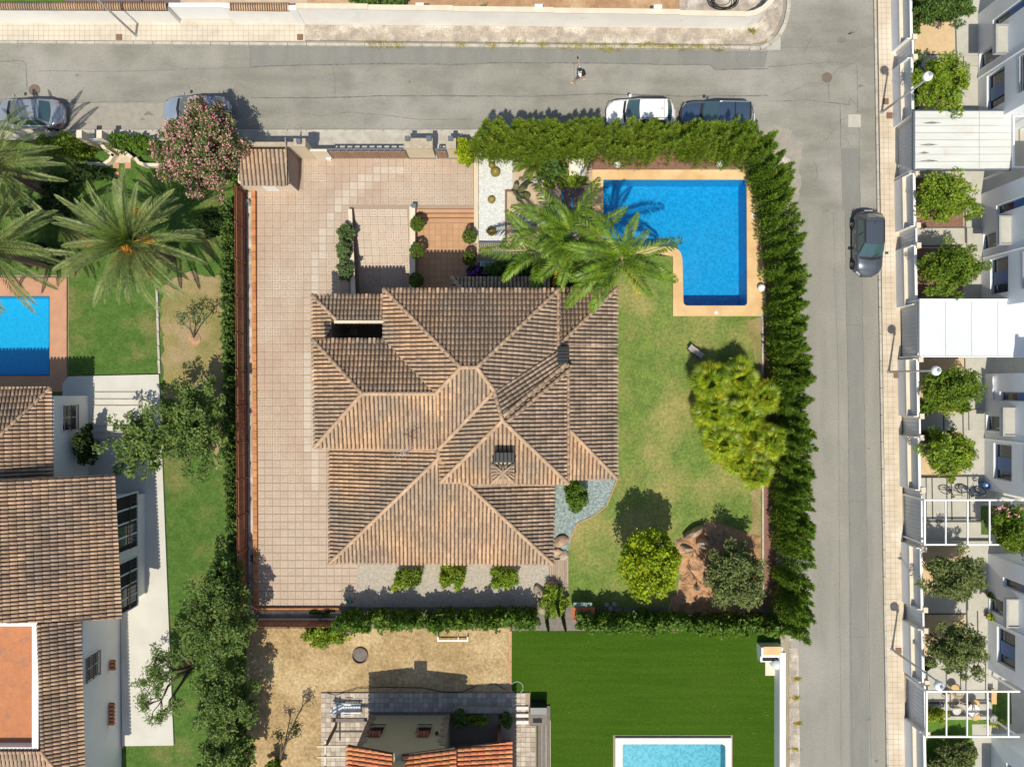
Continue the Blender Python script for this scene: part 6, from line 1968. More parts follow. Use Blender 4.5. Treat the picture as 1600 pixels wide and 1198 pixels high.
def bushhedge(label, path, h, rad, m, n, seed, leaf=.13, name='low_hedge'):
    q = [P(*p) for p in path]; c = sum(q, Vector((0, 0, 0))) / len(q); t = thing(name, label, 'hedge', c)
    g = np.random.default_rng(seed); pts = []
    for i in range(len(q) - 1):
        L = (q[i + 1] - q[i]).length; k = max(1, int(L / (rad * .55)))
        for j in range(k):
            p = q[i].lerp(q[i + 1], (j + .5) / k)
            hh = h * g.uniform(.86, 1.08)
            pts.append(crown_points((p.x + g.normal() * .05, p.y + g.normal() * .07, hh * .52), (rad * 1.05, rad * 1.0, hh * .56), int(n * L / k), 14, .45, .12, .45, seed=seed * 100 + i * 50 + j))
    C = np.concatenate(pts); C[:, 2] = np.maximum(C[:, 2], .04)
    add('foliage', fast_mesh('foliage', leaf_quads(C, leaf, 1.7, .9, .9), 4, len(C)), m, t)
    add('stems', MB().tube([q[0] + Vector((.1, 0, 0)), q[0] + Vector((.1, 0, h * .6))], [.05, .02], 5), 'bark', t)
    return t
for i, (a, b, l) in enumerate(lowh): bushhedge(l, [a, b], 2.6, .52, 'leaf_low_hedge', 1500, 10 + i)
bushhedge('long dark green hedge between the round tree and the artificial lawn', [(900, 958), (1000, 960), (1100, 963), (1205, 963)], 2.7, .55, 'leaf_low_hedge', 1500, 20)
bushhedge('ivy covered strip of hedge along the outside of the wooden fence', [(366, 320), (364, 430), (366, 560), (369, 700), (372, 850)], 1.5, .33, 'leaf_mid', 1300, 21, .11, 'ivy_hedge')
bushhedge('low yellow-green street hedge left of the garden gate path', [(78, 228), (110, 228), (142, 240)], 1.2, .62, 'leaf_hedge', 1500, 22, .12)
bushhedge('low dark street hedge between the garden gate path and the oleander', [(186, 226), (215, 226), (245, 230)], 1.1, .60, 'leaf_low_hedge', 1500, 23, .11)
for i, (x0, y0, x1, y1, l, m, h, r_) in enumerate(((1410, -20, 1412, 66, 'clipped hedge just inside the front wall, top right corner', 'leaf_mid', 1.5, .55), (1412, 100, 1414, 172, 'clipped hedge inside the front wall under the corner lamp globe', 'leaf_mid', 1.5, .5),
                                      (1430, 634, 1500, 634, 'low clipped yellow-green hedge on the upper side of the garden path', 'leaf_feather', .9, .36), (1430, 682, 1465, 682, 'low clipped hedge on the lower side of the garden path', 'leaf_feather', .8, .36))):
    bushhedge(l, [(x0, y0), (x1, y1)], h, r_, m, 1300, 30 + i, .11)
# ------------------------------------------------------------------ trees and shrubs
tree('round_tree', 'dense round yellow-green tree throwing a round shadow on the lawn', 'tree', 1015, 880, 3.5, (1.85, 2.0, 1.9), 'leaf_lime', 9500, .13, 110, .27, hollow=.35, up=1.1, trunk_r=.12, lump=.08)
tree('olive_tree', 'grey-green olive tree above the orange rockery', 'tree', 1150, 902, 2.7, (1.75, 1.95, 1.6), 'leaf_olive', 9500, .095, 90, .27, hollow=.35, elong=2.2, trunk_r=.14, lump=.18)
tree('round_shrub', 'rounded dark green shrub in the blue gravel bed', 'shrub', 900, 775, 1.25, (.70, .95, 1.1), 'leaf_low_hedge', 2600, .10, 36, .35, hollow=.55, trunk_r=.05, lump=.05)
for (x, y, z, r_, l) in ((652, 350, .9, .45, 'ball shrub beside the patio steps, highest on the cream wall'), (651.5, 392, .9, .47, 'ball shrub half in shade in the middle of the cream wall'), (650, 438, .9, .47, 'shaded ball shrub at the house end of the cream wall'), (733.5, 369.5, .8, .46, 'ball shrub in the sun on the right side of the orange patio'), (733, 404, .7, .43, 'shaded ball shrub above the purple flowers')):
    tree('topiary_ball', l, 'topiary', x, y, z, (r_ * 1.0, r_ * 1.05, r_), 'leaf_topiary', 2600, .05, 110, .16, hollow=.80, trunk_r=.04, lump=.01)
for (x, y, l) in ((541, 362, 'uppermost pale green shrub on the low wall by the ramp'), (539, 392, 'middle pale green shrub on the low wall by the ramp'), (541, 422, 'lowest pale green shrub on the low wall by the ramp')):
    tree('garden_shrub', l, 'shrub', x, y, .7, (.55, .62, .6), 'leaf_grey', 1100, .12, 22, .38, hollow=.3, trunk_r=.04)
t = tree('oleander', 'large oleander in full pink bloom overhanging the street', 'oleander', 313, 232, 2.9, (2.5, 2.95, 2.0), 'oleander_leaf', 7000, .15, 95, .24, hollow=.45, elong=2.4, trunk_r=.12, aspect=.3, lump=.12)
cc_ = np.array(P(313, 232, 2.9)); pts = LASTPTS[LASTPTS[:, 2] > 2.4]; pts = np.concatenate([pts + NR.normal(size=pts.shape) * .05, pts + NR.normal(size=pts.shape) * .07]); pts = pts + (pts - cc_) / np.linalg.norm(pts - cc_, axis=1, keepdims=True) * .06
w_ = np.sin(pts[:, 0] * 9) + np.sin(pts[:, 1] * 8 + 1) + np.sin(pts[:, 2] * 9) + NR.normal(size=len(pts)) * .8; pts = pts[w_ > -.5]
add('blossom', fast_mesh('blossom', leaf_quads(pts, .078, 1.0, 1.0, .7, aspect=.6), 4, len(pts)), 'petal_pink', t)
tree('garden_shrub', 'rounded bright yellow-green bush by the small entrance gate', 'shrub', 726, 239, 1.1, (.62, .80, .9), 'leaf_lime', 1900, .11, 35, .33, hollow=.45, trunk_r=.04)
tree('garden_shrub', 'dark broad-leaved shrub between the cycad and the white stone table', 'shrub', 864, 264, 1.3, (.75, .85, .9), 'leaf_mid', 1500, .16, 22, .4, trunk_r=.05)
tree('garden_shrub', 'pale green low shrub around the foot of the white stone table', 'shrub', 893, 281, .5, (.95, .45, .45), 'leaf_hedge', 1200, .11, 20, .4, trunk_r=.03)
tree('garden_shrub', 'yellow-green bush with long shoots between path and feathery palm', 'shrub', 858, 282, .9, (.42, .7, .7), 'leaf_yellow', 800, .12, 16, .4, trunk_r=.03)
tree('garden_shrub', 'reddish brown dry shrub under the feathery palm', 'shrub', 852, 344, .6, (.6, .6, .5), 'queen_frond_old', 800, .12, 16, .4, trunk_r=.03)
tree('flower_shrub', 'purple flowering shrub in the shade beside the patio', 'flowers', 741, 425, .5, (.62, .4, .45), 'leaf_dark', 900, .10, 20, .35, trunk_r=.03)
pts = crown_points(tuple(P(742, 424, .55)), (.62, .42, .5), 900, 40, .2, .1, .7, seed=5)
add('blossom', fast_mesh('blossom', leaf_quads(pts, .09, 1.0, 1.0, .6, aspect=.6), 4, len(pts)), 'petal_purple', bpy.data.objects['flower_shrub'])
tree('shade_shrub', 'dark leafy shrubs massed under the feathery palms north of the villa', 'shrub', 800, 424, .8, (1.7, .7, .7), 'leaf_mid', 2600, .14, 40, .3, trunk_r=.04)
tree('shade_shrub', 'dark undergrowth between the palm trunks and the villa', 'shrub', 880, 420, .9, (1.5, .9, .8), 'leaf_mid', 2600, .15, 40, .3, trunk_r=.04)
# silver agave like tuft
def spiky(name, label, px, py, n, L, m, cat='plant', z0=.05, w=.06, up=.8, seed=0, zc=0.0):
    g = random.Random(seed); c = P(px, py, zc); c.z = z0; t = thing(name, label, cat, (c.x, c.y, 0)); mb = MB()
    for i in range(n):
        a = g.uniform(0, 6.283); e = g.uniform(.15, 1.35) * up; l = L * g.uniform(.7, 1.1)
        d = Vector((math.cos(a) * math.cos(e), math.sin(a) * math.cos(e), math.sin(e))); s = Vector((-math.sin(a), math.cos(a), 0)) * w
        p = c; q = p + d * l * .5; r_ = p + d * l + Vector((0, 0, -.15 * l))
        mb.add([p - s * .5, q - s, r_, q + s, p + s * .5], [(0, 1, 2, 3, 4)])
    add('leaves', mb, m, t); return t
spiky('agave', 'grey silver spiky plant by the orange path under the palms', 826, 346, 90, 1.0, 'leaf_silver', seed=1, w=.03)
spiky('agave', 'small grey spiky plant at the end of the white gravel bed', 806, 352, 50, .75, 'leaf_silver', seed=2, w=.03)
for (x, y, l, m) in ((630, 903, 'shrub with a yellow leaf tuft at the left of the gravel yard', 'leaf_feather'), (646, 900, 'spiky green shrub touching the yellow tufted one', 'leaf_feather'), (699, 899, 'left half of the middle pair of shrubs in the gravel yard', 'leaf_citrus'), (716, 901, 'right half of the middle pair of shrubs in the gravel yard', 'leaf_citrus'), (776, 902, 'left half of the right pair of shrubs below the villa', 'leaf_citrus'), (795, 903, 'right half of the right pair of shrubs below the villa', 'leaf_citrus')):
    tree('yard_shrub', l, 'shrub', x, y, .9, (.48, .66, .7), m, 800, .17, 16, .42, hollow=.2, elong=2.6, aspect=.3, trunk_r=.04)
spiky('yellow_tuft', 'pale yellow broad-leaved tuft at the foot of the left yard shrub', 619, 916, 22, .42, 'leaf_yellow', w=.08, seed=6)
# rockery plants and thin cypresses
tree('rockery_plant', 'yellow-green spiky plants spilling over the pale rocks', 'plant', 866, 938, .7, (.75, 1.05, .6), 'leaf_citrus', 1500, .15, 26, .35, elong=2.8, aspect=.25, trunk_r=.03)
for (x, y, z, l) in ((857, 985, 2.4, 'thin dark pencil cypress at the left of the rockery gap'), (874, 962, 3.0, 'tall thin pencil cypress standing among the rockery plants'), (884, 985, 2.6, 'thin dark pencil cypress at the right of the rockery gap')):
    c = P(x, y, z); t = thing('pencil_cypress', l, 'cypress', (c.x, c.y, 0)); u = NR.uniform(0, 1, 900); a = NR.uniform(0, 6.28, 900); rr = .12 * (1 - u ** 2) ** .5 * NR.uniform(.5, 1, 900)
    C = np.stack([c.x + np.cos(a) * rr, c.y + np.sin(a) * rr, .1 + u * z], 1)
    add('foliage', fast_mesh('foliage', leaf_quads(C, .10, 2, .8, .8, dirs=np.tile(np.array([0, 0, 1.]), (900, 1)), dmix=.6, aspect=.3), 4, 900), 'leaf_mid', t); add('trunk', MB().tube([(c.x, c.y, 0), (c.x, c.y, z * .7)], [.04, .01], 5), 'bark', t)
tree('garden_shrub', 'semicircular yellow-green bush against the wooden fence on the dry lawn', 'shrub', 505, 992, .6, (1.35, .72, .6), 'leaf_citrus', 3000, .10, 50, .3, hollow=.5, trunk_r=.04)
# street side and far plants
tree('garden_shrub', 'green bush looking over the north street wall', 'shrub', 592, -2, 1.2, (1.9, .75, .9), 'leaf_mid', 2600, .16, 40, .32)
spiky('agave', 'small green agave on the bare soil behind the north wall', 756, 12, 16, .4, 'leaf_grey', seed=8, w=.03)
# left garden
tree('pepper_tree', 'airy green tree leaning over the white steps of the neighbouring villa', 'tree', 222, 690, 3.4, (2.9, 2.7, 1.6), 'leaf_pepper', 2200, .13, 55, .18, hollow=.25, elong=2.2, trunk_r=.12, lump=.25, base_off=(1.8, -.3))
tree('pepper_tree', 'broad grey-green tree shading the grass beside the ivy strip', 'tree', 298, 665, 3.2, (2.2, 3.2, 1.5), 'leaf_pepper', 5200, .12, 80, .20, hollow=.25, elong=2.2, trunk_r=.14, lump=.2)
tree('garden_shrub', 'bright yellow-green bush in the corner of the white villa', 'shrub', 109, 722, .8, (.95, .75, .7), 'leaf_citrus', 1800, .13, 30, .35)
tree('garden_shrub', 'dark climbing shrub against the white curved wall', 'shrub', 133, 694, 1.6, (.42, 1.25, 1.3), 'leaf_dark', 1900, .14, 30, .35)
tree('bay_tree', 'dense dark green tree below the ivy strip beside the driveway fence', 'tree', 352, 905, 2.2, (.95, 1.5, 1.7), 'leaf_mid', 4200, .13, 60, .25, hollow=.4)
tree('bay_tree', 'large dense green tree between the white path and the dry lawn', 'tree', 338, 975, 3.0, (2.15, 3.0, 2.2), 'leaf_pepper', 11000, .11, 130, .20, hollow=.45, trunk_r=.14)
tree('bay_tree', 'grey-green tree below the large dense one by the left garden path', 'tree', 352, 1095, 2.8, (1.8, 2.5, 2.0), 'leaf_pepper', 9500, .11, 110, .20, hollow=.45, trunk_r=.14)
tree('bay_tree', 'dark tree at the bottom edge beside the dry lawn', 'tree', 358, 1176, 2.5, (1.7, 1.7, 1.8), 'leaf_pepper', 5200, .13, 70, .22, hollow=.45, trunk_r=.12)
# sparse branching trees: visible limbs with leaf rosettes
def bare_tree(label, pxb, pyb, tips, r0, leafm, nl, leaf=.09, m='bark', rose=.16, name='frangipani_tree', z0=0):
    b = P(pxb, pyb, z0); t = thing(name, label, 'tree', b); mb = MB(); C = []; g = random.Random(int(pxb + pyb))
    def grow(p, q, r, dep):
        mid = p.lerp(q, .5) + Vector((g.uniform(-.12, .12), g.uniform(-.12, .12), g.uniform(0, .15)))
        mb.tube([p, mid, q], [r, r * .8, r * .6], 6)
        if dep == 0:
            C.append(q); return
        for k in range(g.choice((2, 3))):
            d = (q - p).normalized() * g.uniform(.35, .6) + Vector((g.uniform(-.5, .5), g.uniform(-.5, .5), g.uniform(-.05, .3)))
            grow(q, q + d * (.9 if dep > 1 else .6), r * .58, dep - 1)
    for (x, y, z, dep) in tips: grow(b, P(x, y, z), r0, dep)
    add('trunk', mb, m, t, smooth=True)
    A_ = np.concatenate([np.array(c) + NR.normal(size=(nl, 3)) * rose for c in C])
    add('crown', fast_mesh('crown', leaf_quads(A_, leaf, 2.2, 1.0, .7, aspect=.3), 4, len(A_)), leafm, t)
    return t
bare_tree('frangipani like tree with bare forked limbs spreading over the white path', 300, 1040, [(262, 1072, 1.8, 3), (250, 1052, 2.0, 3), (268, 1046, 2.2, 3), (272, 1084, 1.6, 3), (284, 1022, 1.8, 3), (292, 1000, 2.2, 2)], .12, 'leaf_pepper', 34, .10, rose=.14)
bare_tree('small almost leafless young tree in a round soil ring on the dry grass', 303, 528, [(297, 498, 1.6, 1), (310, 505, 1.5, 1), (286, 505, 1.3, 1)], .05, 'leaf_grey', 26, .11, rose=.16)
c = P(304, 530); t = thing('soil_ring', 'round bare soil ring at the foot of the young leafless tree', 'soil ring', c); add('soil', MB().lathe([(.42, .02), (.40, .06), (.2, .08), (.01, .08)], (c.x, c.y, 0), 20, cap=False), 'orange_soil', t)
bare_tree('small scraggly tree on the dry lawn left of the cottage', 436, 1196, [(449, 1158, 1.6, 2), (440, 1155, 1.4, 1)], .06, 'leaf_dark', 30, .10, rose=.16)
tree('garden_shrub', 'bright green shrub at the bottom edge of the dry lawn', 'shrub', 425, 1196, .8, (.6, .5, .6), 'leaf_feather', 600, .13, 14, .4)
# row-house trees
rt = [(1478, 8, 2.4, (1.7, 1.15, 1.2), 'leaf_mid', 'small dark green tree in the top right front garden'), (1474, 130, 2.6, (1.55, 1.75, 1.3), 'leaf_citrus', 'bushy light green tree beside the corner lamp globe'), (1479, 310, 2.5, (1.75, 1.55, 1.3), 'leaf_citrus', 'bushy light green tree below the ribbed carport roof'),
      (1482, 420, 2.6, (1.8, 1.55, 1.4), 'leaf_feather', 'feathery yellow-green tree above the plain white canopy'), (1484, 606, 2.4, (1.65, 1.4, 1.2), 'leaf_feather', 'feathery green tree under the middle lamp globe'), (1484, 706, 2.5, (1.65, 1.6, 1.3), 'leaf_citrus', 'light green tree next to the leaning bicycles'),
      (1494, 902, 2.6, (1.8, 1.55, 1.4), 'leaf_olive', 'dense grey-green tree below the upper pergola'), (1492, 1014, 2.6, (1.7, 1.6, 1.4), 'leaf_olive', 'dense green tree above the pergola with rattan chairs'), (1582, 828, 2.6, (1.1, 1.6, 1.2), 'leaf_feather', 'bougainvillea bush growing over the upper pergola end')]
for (x, y, z, r_, m, l) in rt: tree('front_garden_tree', l, 'tree', x, y, z, r_, m, 6500, .115, 70, .27, hollow=.3, elong=2.0, aspect=.36, lump=.18, trunk_r=.07)
pts = crown_points(tuple(P(1578, 800, 2.9)), (.9, .7, .8), 70, 14, .2, .1, .7, seed=77)
add('blossom', fast_mesh('blossom', leaf_quads(pts, .09, 1.0, 1.0, .6, aspect=.6), 4, len(pts)), 'petal_pink', bpy.data.objects['front_garden_tree.008'])
for (x, y, r_, l) in ((1487, 1188, 1.15, 'large rounded clipped shrub in the lowest front garden'), (1506, 1176, .8, 'smaller rounded clipped shrub beside the large one, lowest garden'), (1466, 1196, .7, 'rounded clipped shrub cut by the bottom edge of the picture')):
    tree('clipped_shrub', l, 'shrub', x, y, 1.0, (r_, r_, r_ * .9), 'leaf_olive', 2600, .085, 70, .2, hollow=.7, lump=.04)
tree('garden_shrub', 'small reddish bush beside the joint below the second-lowest tree', 'shrub', 1444, 1038, .5, (.55, .4, .45), 'leaf_dark', 500, .13, 12, .4)
tree('garden_shrub', 'yellow-green potted bush under the left end of the lower pergola', 'shrub', 1458, 1117, .6, (.75, .5, .5), 'leaf_yellow', 700, .13, 16, .35)
tree('garden_shrub', 'shrub on the dry planter strip by the fence corner', 'shrub', 500, 956, .35, (.8, .2, .35), 'leaf_dark', 400, .11, 14, .35)
spiky('potted_plant', 'pale green plant in the planter strip below the booth', 389, 318, 30, .4, 'leaf_silver', w=.05, seed=12)
spiky('potted_plant', 'small dark plant in the planter strip near the driveway corner', 398, 872, 34, .45, 'leaf_dark', w=.03, seed=13)

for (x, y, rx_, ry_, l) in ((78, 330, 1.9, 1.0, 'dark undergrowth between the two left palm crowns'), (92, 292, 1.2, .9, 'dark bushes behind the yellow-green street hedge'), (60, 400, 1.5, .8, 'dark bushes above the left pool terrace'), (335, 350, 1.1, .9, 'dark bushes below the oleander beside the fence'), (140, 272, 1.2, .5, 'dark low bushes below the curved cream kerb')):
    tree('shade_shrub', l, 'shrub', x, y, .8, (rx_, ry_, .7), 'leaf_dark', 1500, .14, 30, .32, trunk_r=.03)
tree('climbing_plant', 'green vine in the shade of the cottage porch', 'vine', 718, 1122, .9, (.55, .5, .9), 'leaf_mid', 900, .12, 16, .4, trunk_r=.03)
tree('climbing_plant', 'green bush at the right end of the cottage porch', 'shrub', 790, 1124, .8, (.45, .45, .8), 'leaf_mid', 800, .12, 16, .4, trunk_r=.03)
tree('climbing_plant', 'sunlit pale green plant on the porch bench of the cottage', 'plant', 745, 1124, .7, (.75, .35, .5), 'leaf_citrus', 800, .10, 16, .4, trunk_r=.03)
# ------------------------------------------------------------------ barrel cacti
def cactus(px, py, r, label):
    c = P(px, py, .3); c.z = 0; t = thing('barrel_cactus', label, 'cactus', c)
    mb = MB(); seg = 40; prof = [(.55, .0), (.9, .15), (1.0, .42), (.93, .68), (.7, .88), (.35, .97), (.08, .95)]
    vs = []; fs = []
    for (q, z) in prof:
        for k in range(seg):
            a = 2 * math.pi * k / seg; rr = r * q * (1 + (.06 if k % 2 else -.04)); vs.append((c.x + rr * math.cos(a), c.y + rr * math.sin(a), .07 + z * r * 1.3))
    for i in range(len(prof) - 1):
        for k in range(seg): fs.append((i * seg + k, i * seg + (k + 1) % seg, (i + 1) * seg + (k + 1) % seg, (i + 1) * seg + k))
    fs.append(tuple((len(prof) - 1) * seg + k for k in range(seg)))
    mb.add(vs, fs); add('body', mb, 'cactus_skin', t)
    add('crown', MB().lathe([(r * .30, r * 1.22), (r * .2, r * 1.32), (.01, r * 1.36)], (c.x, c.y, .07), 16, cap=False), 'cactus_crown', t)
    g = np.random.default_rng(int(px)); n = 90; a = g.uniform(0, 6.28, n); q = g.uniform(.3, 1, n)
    C = np.stack([c.x + r * q * np.cos(a), c.y + r * q * np.sin(a), .1 + r * 1.3 * (1 - q ** 3 * .6)], 1)
    add('spines', fast_mesh('spines', leaf_quads(C, .05, 2.5, 1, .8, aspect=.08), 4, n), 'petal_yellow', t)
cactus(768.5, 257.5, .21, 'smallest barrel cactus, touching the larger one at the top of the white gravel bed')
cactus(774, 268.5, .31, 'largest barrel cactus with an orange crown at the top of the white bed')
cactus(768, 311.5, .24, 'barrel cactus in the middle of the white gravel bed')
cactus(768, 361, .29, 'barrel cactus at the lower end of the white gravel bed')
# prickly pear
t = thing('prickly_pear', 'olive-green prickly pear with broad pads beside the white gravel bed', 'cactus', P(815, 300))
for (x, y, z, rx_, rz_, az, tilt) in ((809, 298, .4, .28, .42, .6, .9), (818, 293, .8, .26, .42, .8, .7), (824, 288, 1.1, .2, .3, 1.0, .5), (822, 306, .5, .26, .4, -.9, .9), (812, 308, .6, .22, .36, 2.1, .6), (806, 292, .8, .18, .28, 2.6, .5)):
    c = P(x, y, z); mb = MB().ball((0, 0, 0), 1, 14, 8, rx_, .05, rz_)
    mb.xform(Matrix.Translation(c) @ Matrix.Rotation(az, 4, 'Z') @ Matrix.Rotation(tilt, 4, 'X'))
    add('pad', mb, 'pad_cactus', t, smooth=True)
# garden globe lamps round the pool
def globe(px, py, label, r=.23, h=.35):
    c = P(px, py, h); c.z = 0; t = thing('globe_lamp', label, 'garden lamp', c, 'white globe lamps round the pool')
    add('stem', MB().lathe([(.06, 0), (.05, h - r * .8)], c, 10), 'dark_metal', t); add('globe', MB().ball((c.x, c.y, h + .05), r, 18, 10), 'globe_white', t, smooth=True)
globe(964.5, 257, 'white globe lamp on red gravel above the left end of the pool'); globe(1124.5, 256.5, 'white globe lamp on red gravel above the right end of the pool'); globe(1189.5, 317, 'white globe lamp right of the pool, the upper of two'); globe(1189.5, 449.5, 'white globe lamp right of the pool, the lower of two')
for (x, y, l) in ((1169, 263, 'tiny white spotlight at the top right pool deck corner'), (1176, 337, 'tiny white skimmer cover on the right pool deck'), (1118, 488.5, 'tiny white skimmer cover on the lower pool deck')):
    c = P(x, y); t = thing('skimmer_cover', l, 'skimmer', c); add('lid', MB().lathe([(.12, .12), (.12, .14), (.10, .15)], (c.x, c.y, 0), 16), 'white_plastic', t)
c = P(836, 286); t = thing('white_disc_lamp', 'flat white oval garden lamp beside the cream path wall', 'garden lamp', c); add('stem', MB().lathe([(.03, 0), (.03, .5)], c, 8), 'dark_metal', t); add('shade', MB().ball((c.x, c.y, .55), .2, 16, 8, 1, .8, .35), 'globe_white', t, smooth=True)
t = thing('garden_wall', 'thin cream wall with a white lower end beside the feathery palm', 'wall', P(848, 300)); add('wall_body', MB().pprism([(845, 269), (851, 269), (851.5, 331), (845.5, 331)], 0, .5), 'brown_wall', t); add('capstone', MB().pprism([(845, 269), (851, 269), (851.5, 331), (845.5, 331)], .5, .56), 'cream_wall_pale', t)
t = thing('stone_table', 'square white stone table with a raised rim near the hedge', 'table', P(903, 261))
add('base', MB().pbox(893, 272, 913, 252, 0, .55), 'cream_wall', t); add('table_top', MB().pbox(890, 275, 916, 249, .55, .62, .6), 'white_stone', t)
add('rim', MB().pbox(889.4, 276, 891.6, 248.6, .62, .67, .6).pbox(914.4, 276, 916.6, 248.6, .62, .67, .6).pbox(891.6, 250.6, 914.4, 248.6, .62, .67, .6), 'cream_wall_pale', t)
# grey slatted screen over the bed by the patio
t = thing('slatted_screen', 'dark grey slatted grille between the white gravel bed and the porch', 'screen', P(768, 393))
for k in range(14):
    x = 748.5 + k * 3.05; add('slat', MB().pbox(x, 380, x + 1.3, 406, .30, .36, .3), 'grey_metal', t)
add('rail', MB().pbox(747.5, 378.6, 791, 380, .28, .38, .3).pbox(747.5, 406, 791, 407.4, .28, .38, .3), 'grey_metal', t)
t = thing('plunge_basin', 'small pale blue water basin in the shade beside the purple flowers', 'basin', P(770, 420)); add('basin_wall', MB().pbox(750, 409, 792, 428, 0, .2), 'white_stone', t); add('water', MB().pbox(752, 411, 790, 426, .2, .21), 'pool_caustic_pale', t)
for (x, y0, y1) in ((878, 303, 310), (893.5, 312, 327)):
    t = thing('blue_pool_noodle', 'slim pale blue bar lying %s the shaded patio' % ('at the upper edge of' if y0 < 305 else 'across'), 'pool toy', P(x, y0)); add('bar', MB().pbox(x - 1.3, y0, x + 1.3, y1, .04, .12), 'pool_caustic_soft', t)
# sun loungers
def lounger(name, label, px, py, L, W, rz, slats, m, fm, back=.35):
    t = thing(name, label, 'sun lounger')
    fr = MB(); fr.box(-L / 2, -W / 2, .24, L / 2, -W / 2 + .05, .30).box(-L / 2, W / 2 - .05, .24, L / 2, W / 2, .30); add('frame', fr, fm, t)
    for (x, y) in ((-L * .36, -W / 2 + .03), (-L * .36, W / 2 - .03), (L * .36, -W / 2 + .03), (L * .36, W / 2 - .03)): add('leg', MB().box(x - .03, y - .025, 0, x + .03, y + .025, .25), fm, t)
    if slats:
        for k in range(11):
            x = L / 2 - .08 - k * L * .058; add('slat', MB().box(x - .032, -W / 2 + .05, .30, x + .032, W / 2 - .05, .325), m, t)
        bk = MB(); a = -L * .14; bk.add([(a, -W / 2 + .05, .31), (a, W / 2 - .05, .31), (-L / 2, W / 2 - .07, .31 + back), (-L / 2, -W / 2 + .07, .31 + back), (a, -W / 2 + .05, .28), (a, W / 2 - .05, .28), (-L / 2, W / 2 - .07, .28 + back), (-L / 2, -W / 2 + .07, .28 + back)], [(0, 3, 2, 1), (4, 5, 6, 7), (0, 1, 5, 4), (1, 2, 6, 5), (2, 3, 7, 6), (3, 0, 4, 7)])
        add('backrest', bk, m, t)
        hd = MB().tube([(-L / 2 + .02, -W / 2 + .1, .33 + back), (-L / 2 - .02, 0, .36 + back), (-L / 2 + .02, W / 2 - .1, .33 + back)], [.05, .07, .05], 8); add('headrest', hd, m, t, smooth=True)
        add('armrest', MB().box(-L * .1, -W / 2 - .04, .45, L * .15, -W / 2 + .02, .49).box(-L * .1, W / 2 - .02, .45, L * .15, W / 2 + .04, .49), m, t)
    else:
        add('seat', MB().box(-L * .2, -W / 2 + .04, .30, L / 2, W / 2 - .04, .33), m, t)
        bk = MB(); a = -L * .2; bk.add([(a, -W / 2 + .04, .32), (a, W / 2 - .04, .32), (-L / 2, W / 2 - .04, .32 + back), (-L / 2, -W / 2 + .04, .32 + back), (a, -W / 2 + .04, .30), (a, W / 2 - .04, .30), (-L / 2, W / 2 - .04, .30 + back), (-L / 2, -W / 2 + .04, .30 + back)], [(0, 3, 2, 1), (4, 5, 6, 7), (0, 1, 5, 4), (1, 2, 6, 5), (2, 3, 7, 6), (3, 0, 4, 7)])
        add('backrest', bk, m, t)
    v = P(px, py, .3); t.location = (v.x, v.y, .04); t.rotation_euler = (0, 0, rz); return t
lounger('sun_lounger', 'grey sling sun lounger standing alone on the lawn below the pool', 1087, 549, 1.05, .45, R(-35), False, 'sling', 'dark_metal', .18)
lounger('sun_lounger', 'white plastic slatted lounger on the stone terrace beside the cottage', 543, 1105, 1.75, .60, R(-2), True, 'white_plastic', 'white_plastic', .4).location.z = .12
# rocks
def rock(px, py, rx_, ry_, rz_, m, label, rot=0, seed=0, name='rock'):
    g = random.Random(seed); c = P(px, py, rz_ * .5); t = thing(name, label, 'rock', (c.x, c.y, 0))
    bm = bmesh.new(); bmesh.ops.create_icosphere(bm, subdivisions=3, radius=1)
    off = [Vector((g.uniform(-1, 1), g.uniform(-1, 1), g.uniform(-1, 1))).normalized() for _ in range(9)]
    for v in bm.verts:
        s = 1.0
        for o_ in off:
            d = v.co.normalized().dot(o_)
            if d > .55: s = min(s, .62 / d + .12)
        v.co = v.co * (s + g.uniform(-.02, .02)); v.co = Vector((v.co.x * rx_, v.co.y * ry_, v.co.z * rz_))
    bmesh.ops.transform(bm, matrix=Matrix.Translation((c.x, c.y, rz_ * .55)) @ Matrix.Rotation(rot, 4, 'Z'), verts=bm.verts)
    me = bpy.data.meshes.new('stone'); bm.to_mesh(me); bm.free(); add('stone', me, m, t); return t
rock(876, 845, .52, .40, .28, 'rock', 'flat tan rock at the end of the blue gravel bed', .3, 1); rock(869, 862, .5, .28, .2, 'rock', 'flat tan rock tucked beside the villa eave', .1, 2); rock(881, 868, .4, .3, .2, 'pale_rock', 'pale flat rock at the top of the wooden deck', .6, 3)
rock(843, 925, .34, .50, .4, 'pale_rock', 'tall pale rock at the left of the rockery', .5, 4); rock(861, 914, .42, .30, .35, 'rock', 'tan boulder just below the wooden deck', .2, 5); rock(847, 948, .38, .6, .4, 'pale_rock', 'pale rock lowest in the rockery beside the hedge', .1, 6)
rock(1082, 833, .85, .24, .70, 'rock', 'long reddish rock edging the orange bed beside the round tree', .55, 7); rock(1094, 845, .42, .22, .85, 'rock', 'second reddish rock behind the long edging one', .4, 8); rock(1072, 856, .45, .22, .6, 'pale_rock', 'flat grey rock next to the round tree crown', -.3, 9)
for i, (x, y, l) in enumerate(((1096, 852, 'white stone near the top of the orange rockery bed'), (1101, 846, 'small bluish white stone at the top of the orange bed'), (1099, 902, 'white stone in the middle of the orange bed'), (1087, 918, 'pair of white stones at the shaded end of the orange bed'), (1118, 832, 'pale stone in the dark shade of the olive tree'), (1026, 958, 'pale stone in the deep shade by the long hedge'))):
    rock(x, y, .14, .13, .85 if i < 4 else .14, 'white_pebble', l, i, 20 + i, 'garden_stone')
t = thing('drip_hose', 'thin black irrigation hose looping over the orange soil bed', 'hose', P(1075, 890)); mb = MB()
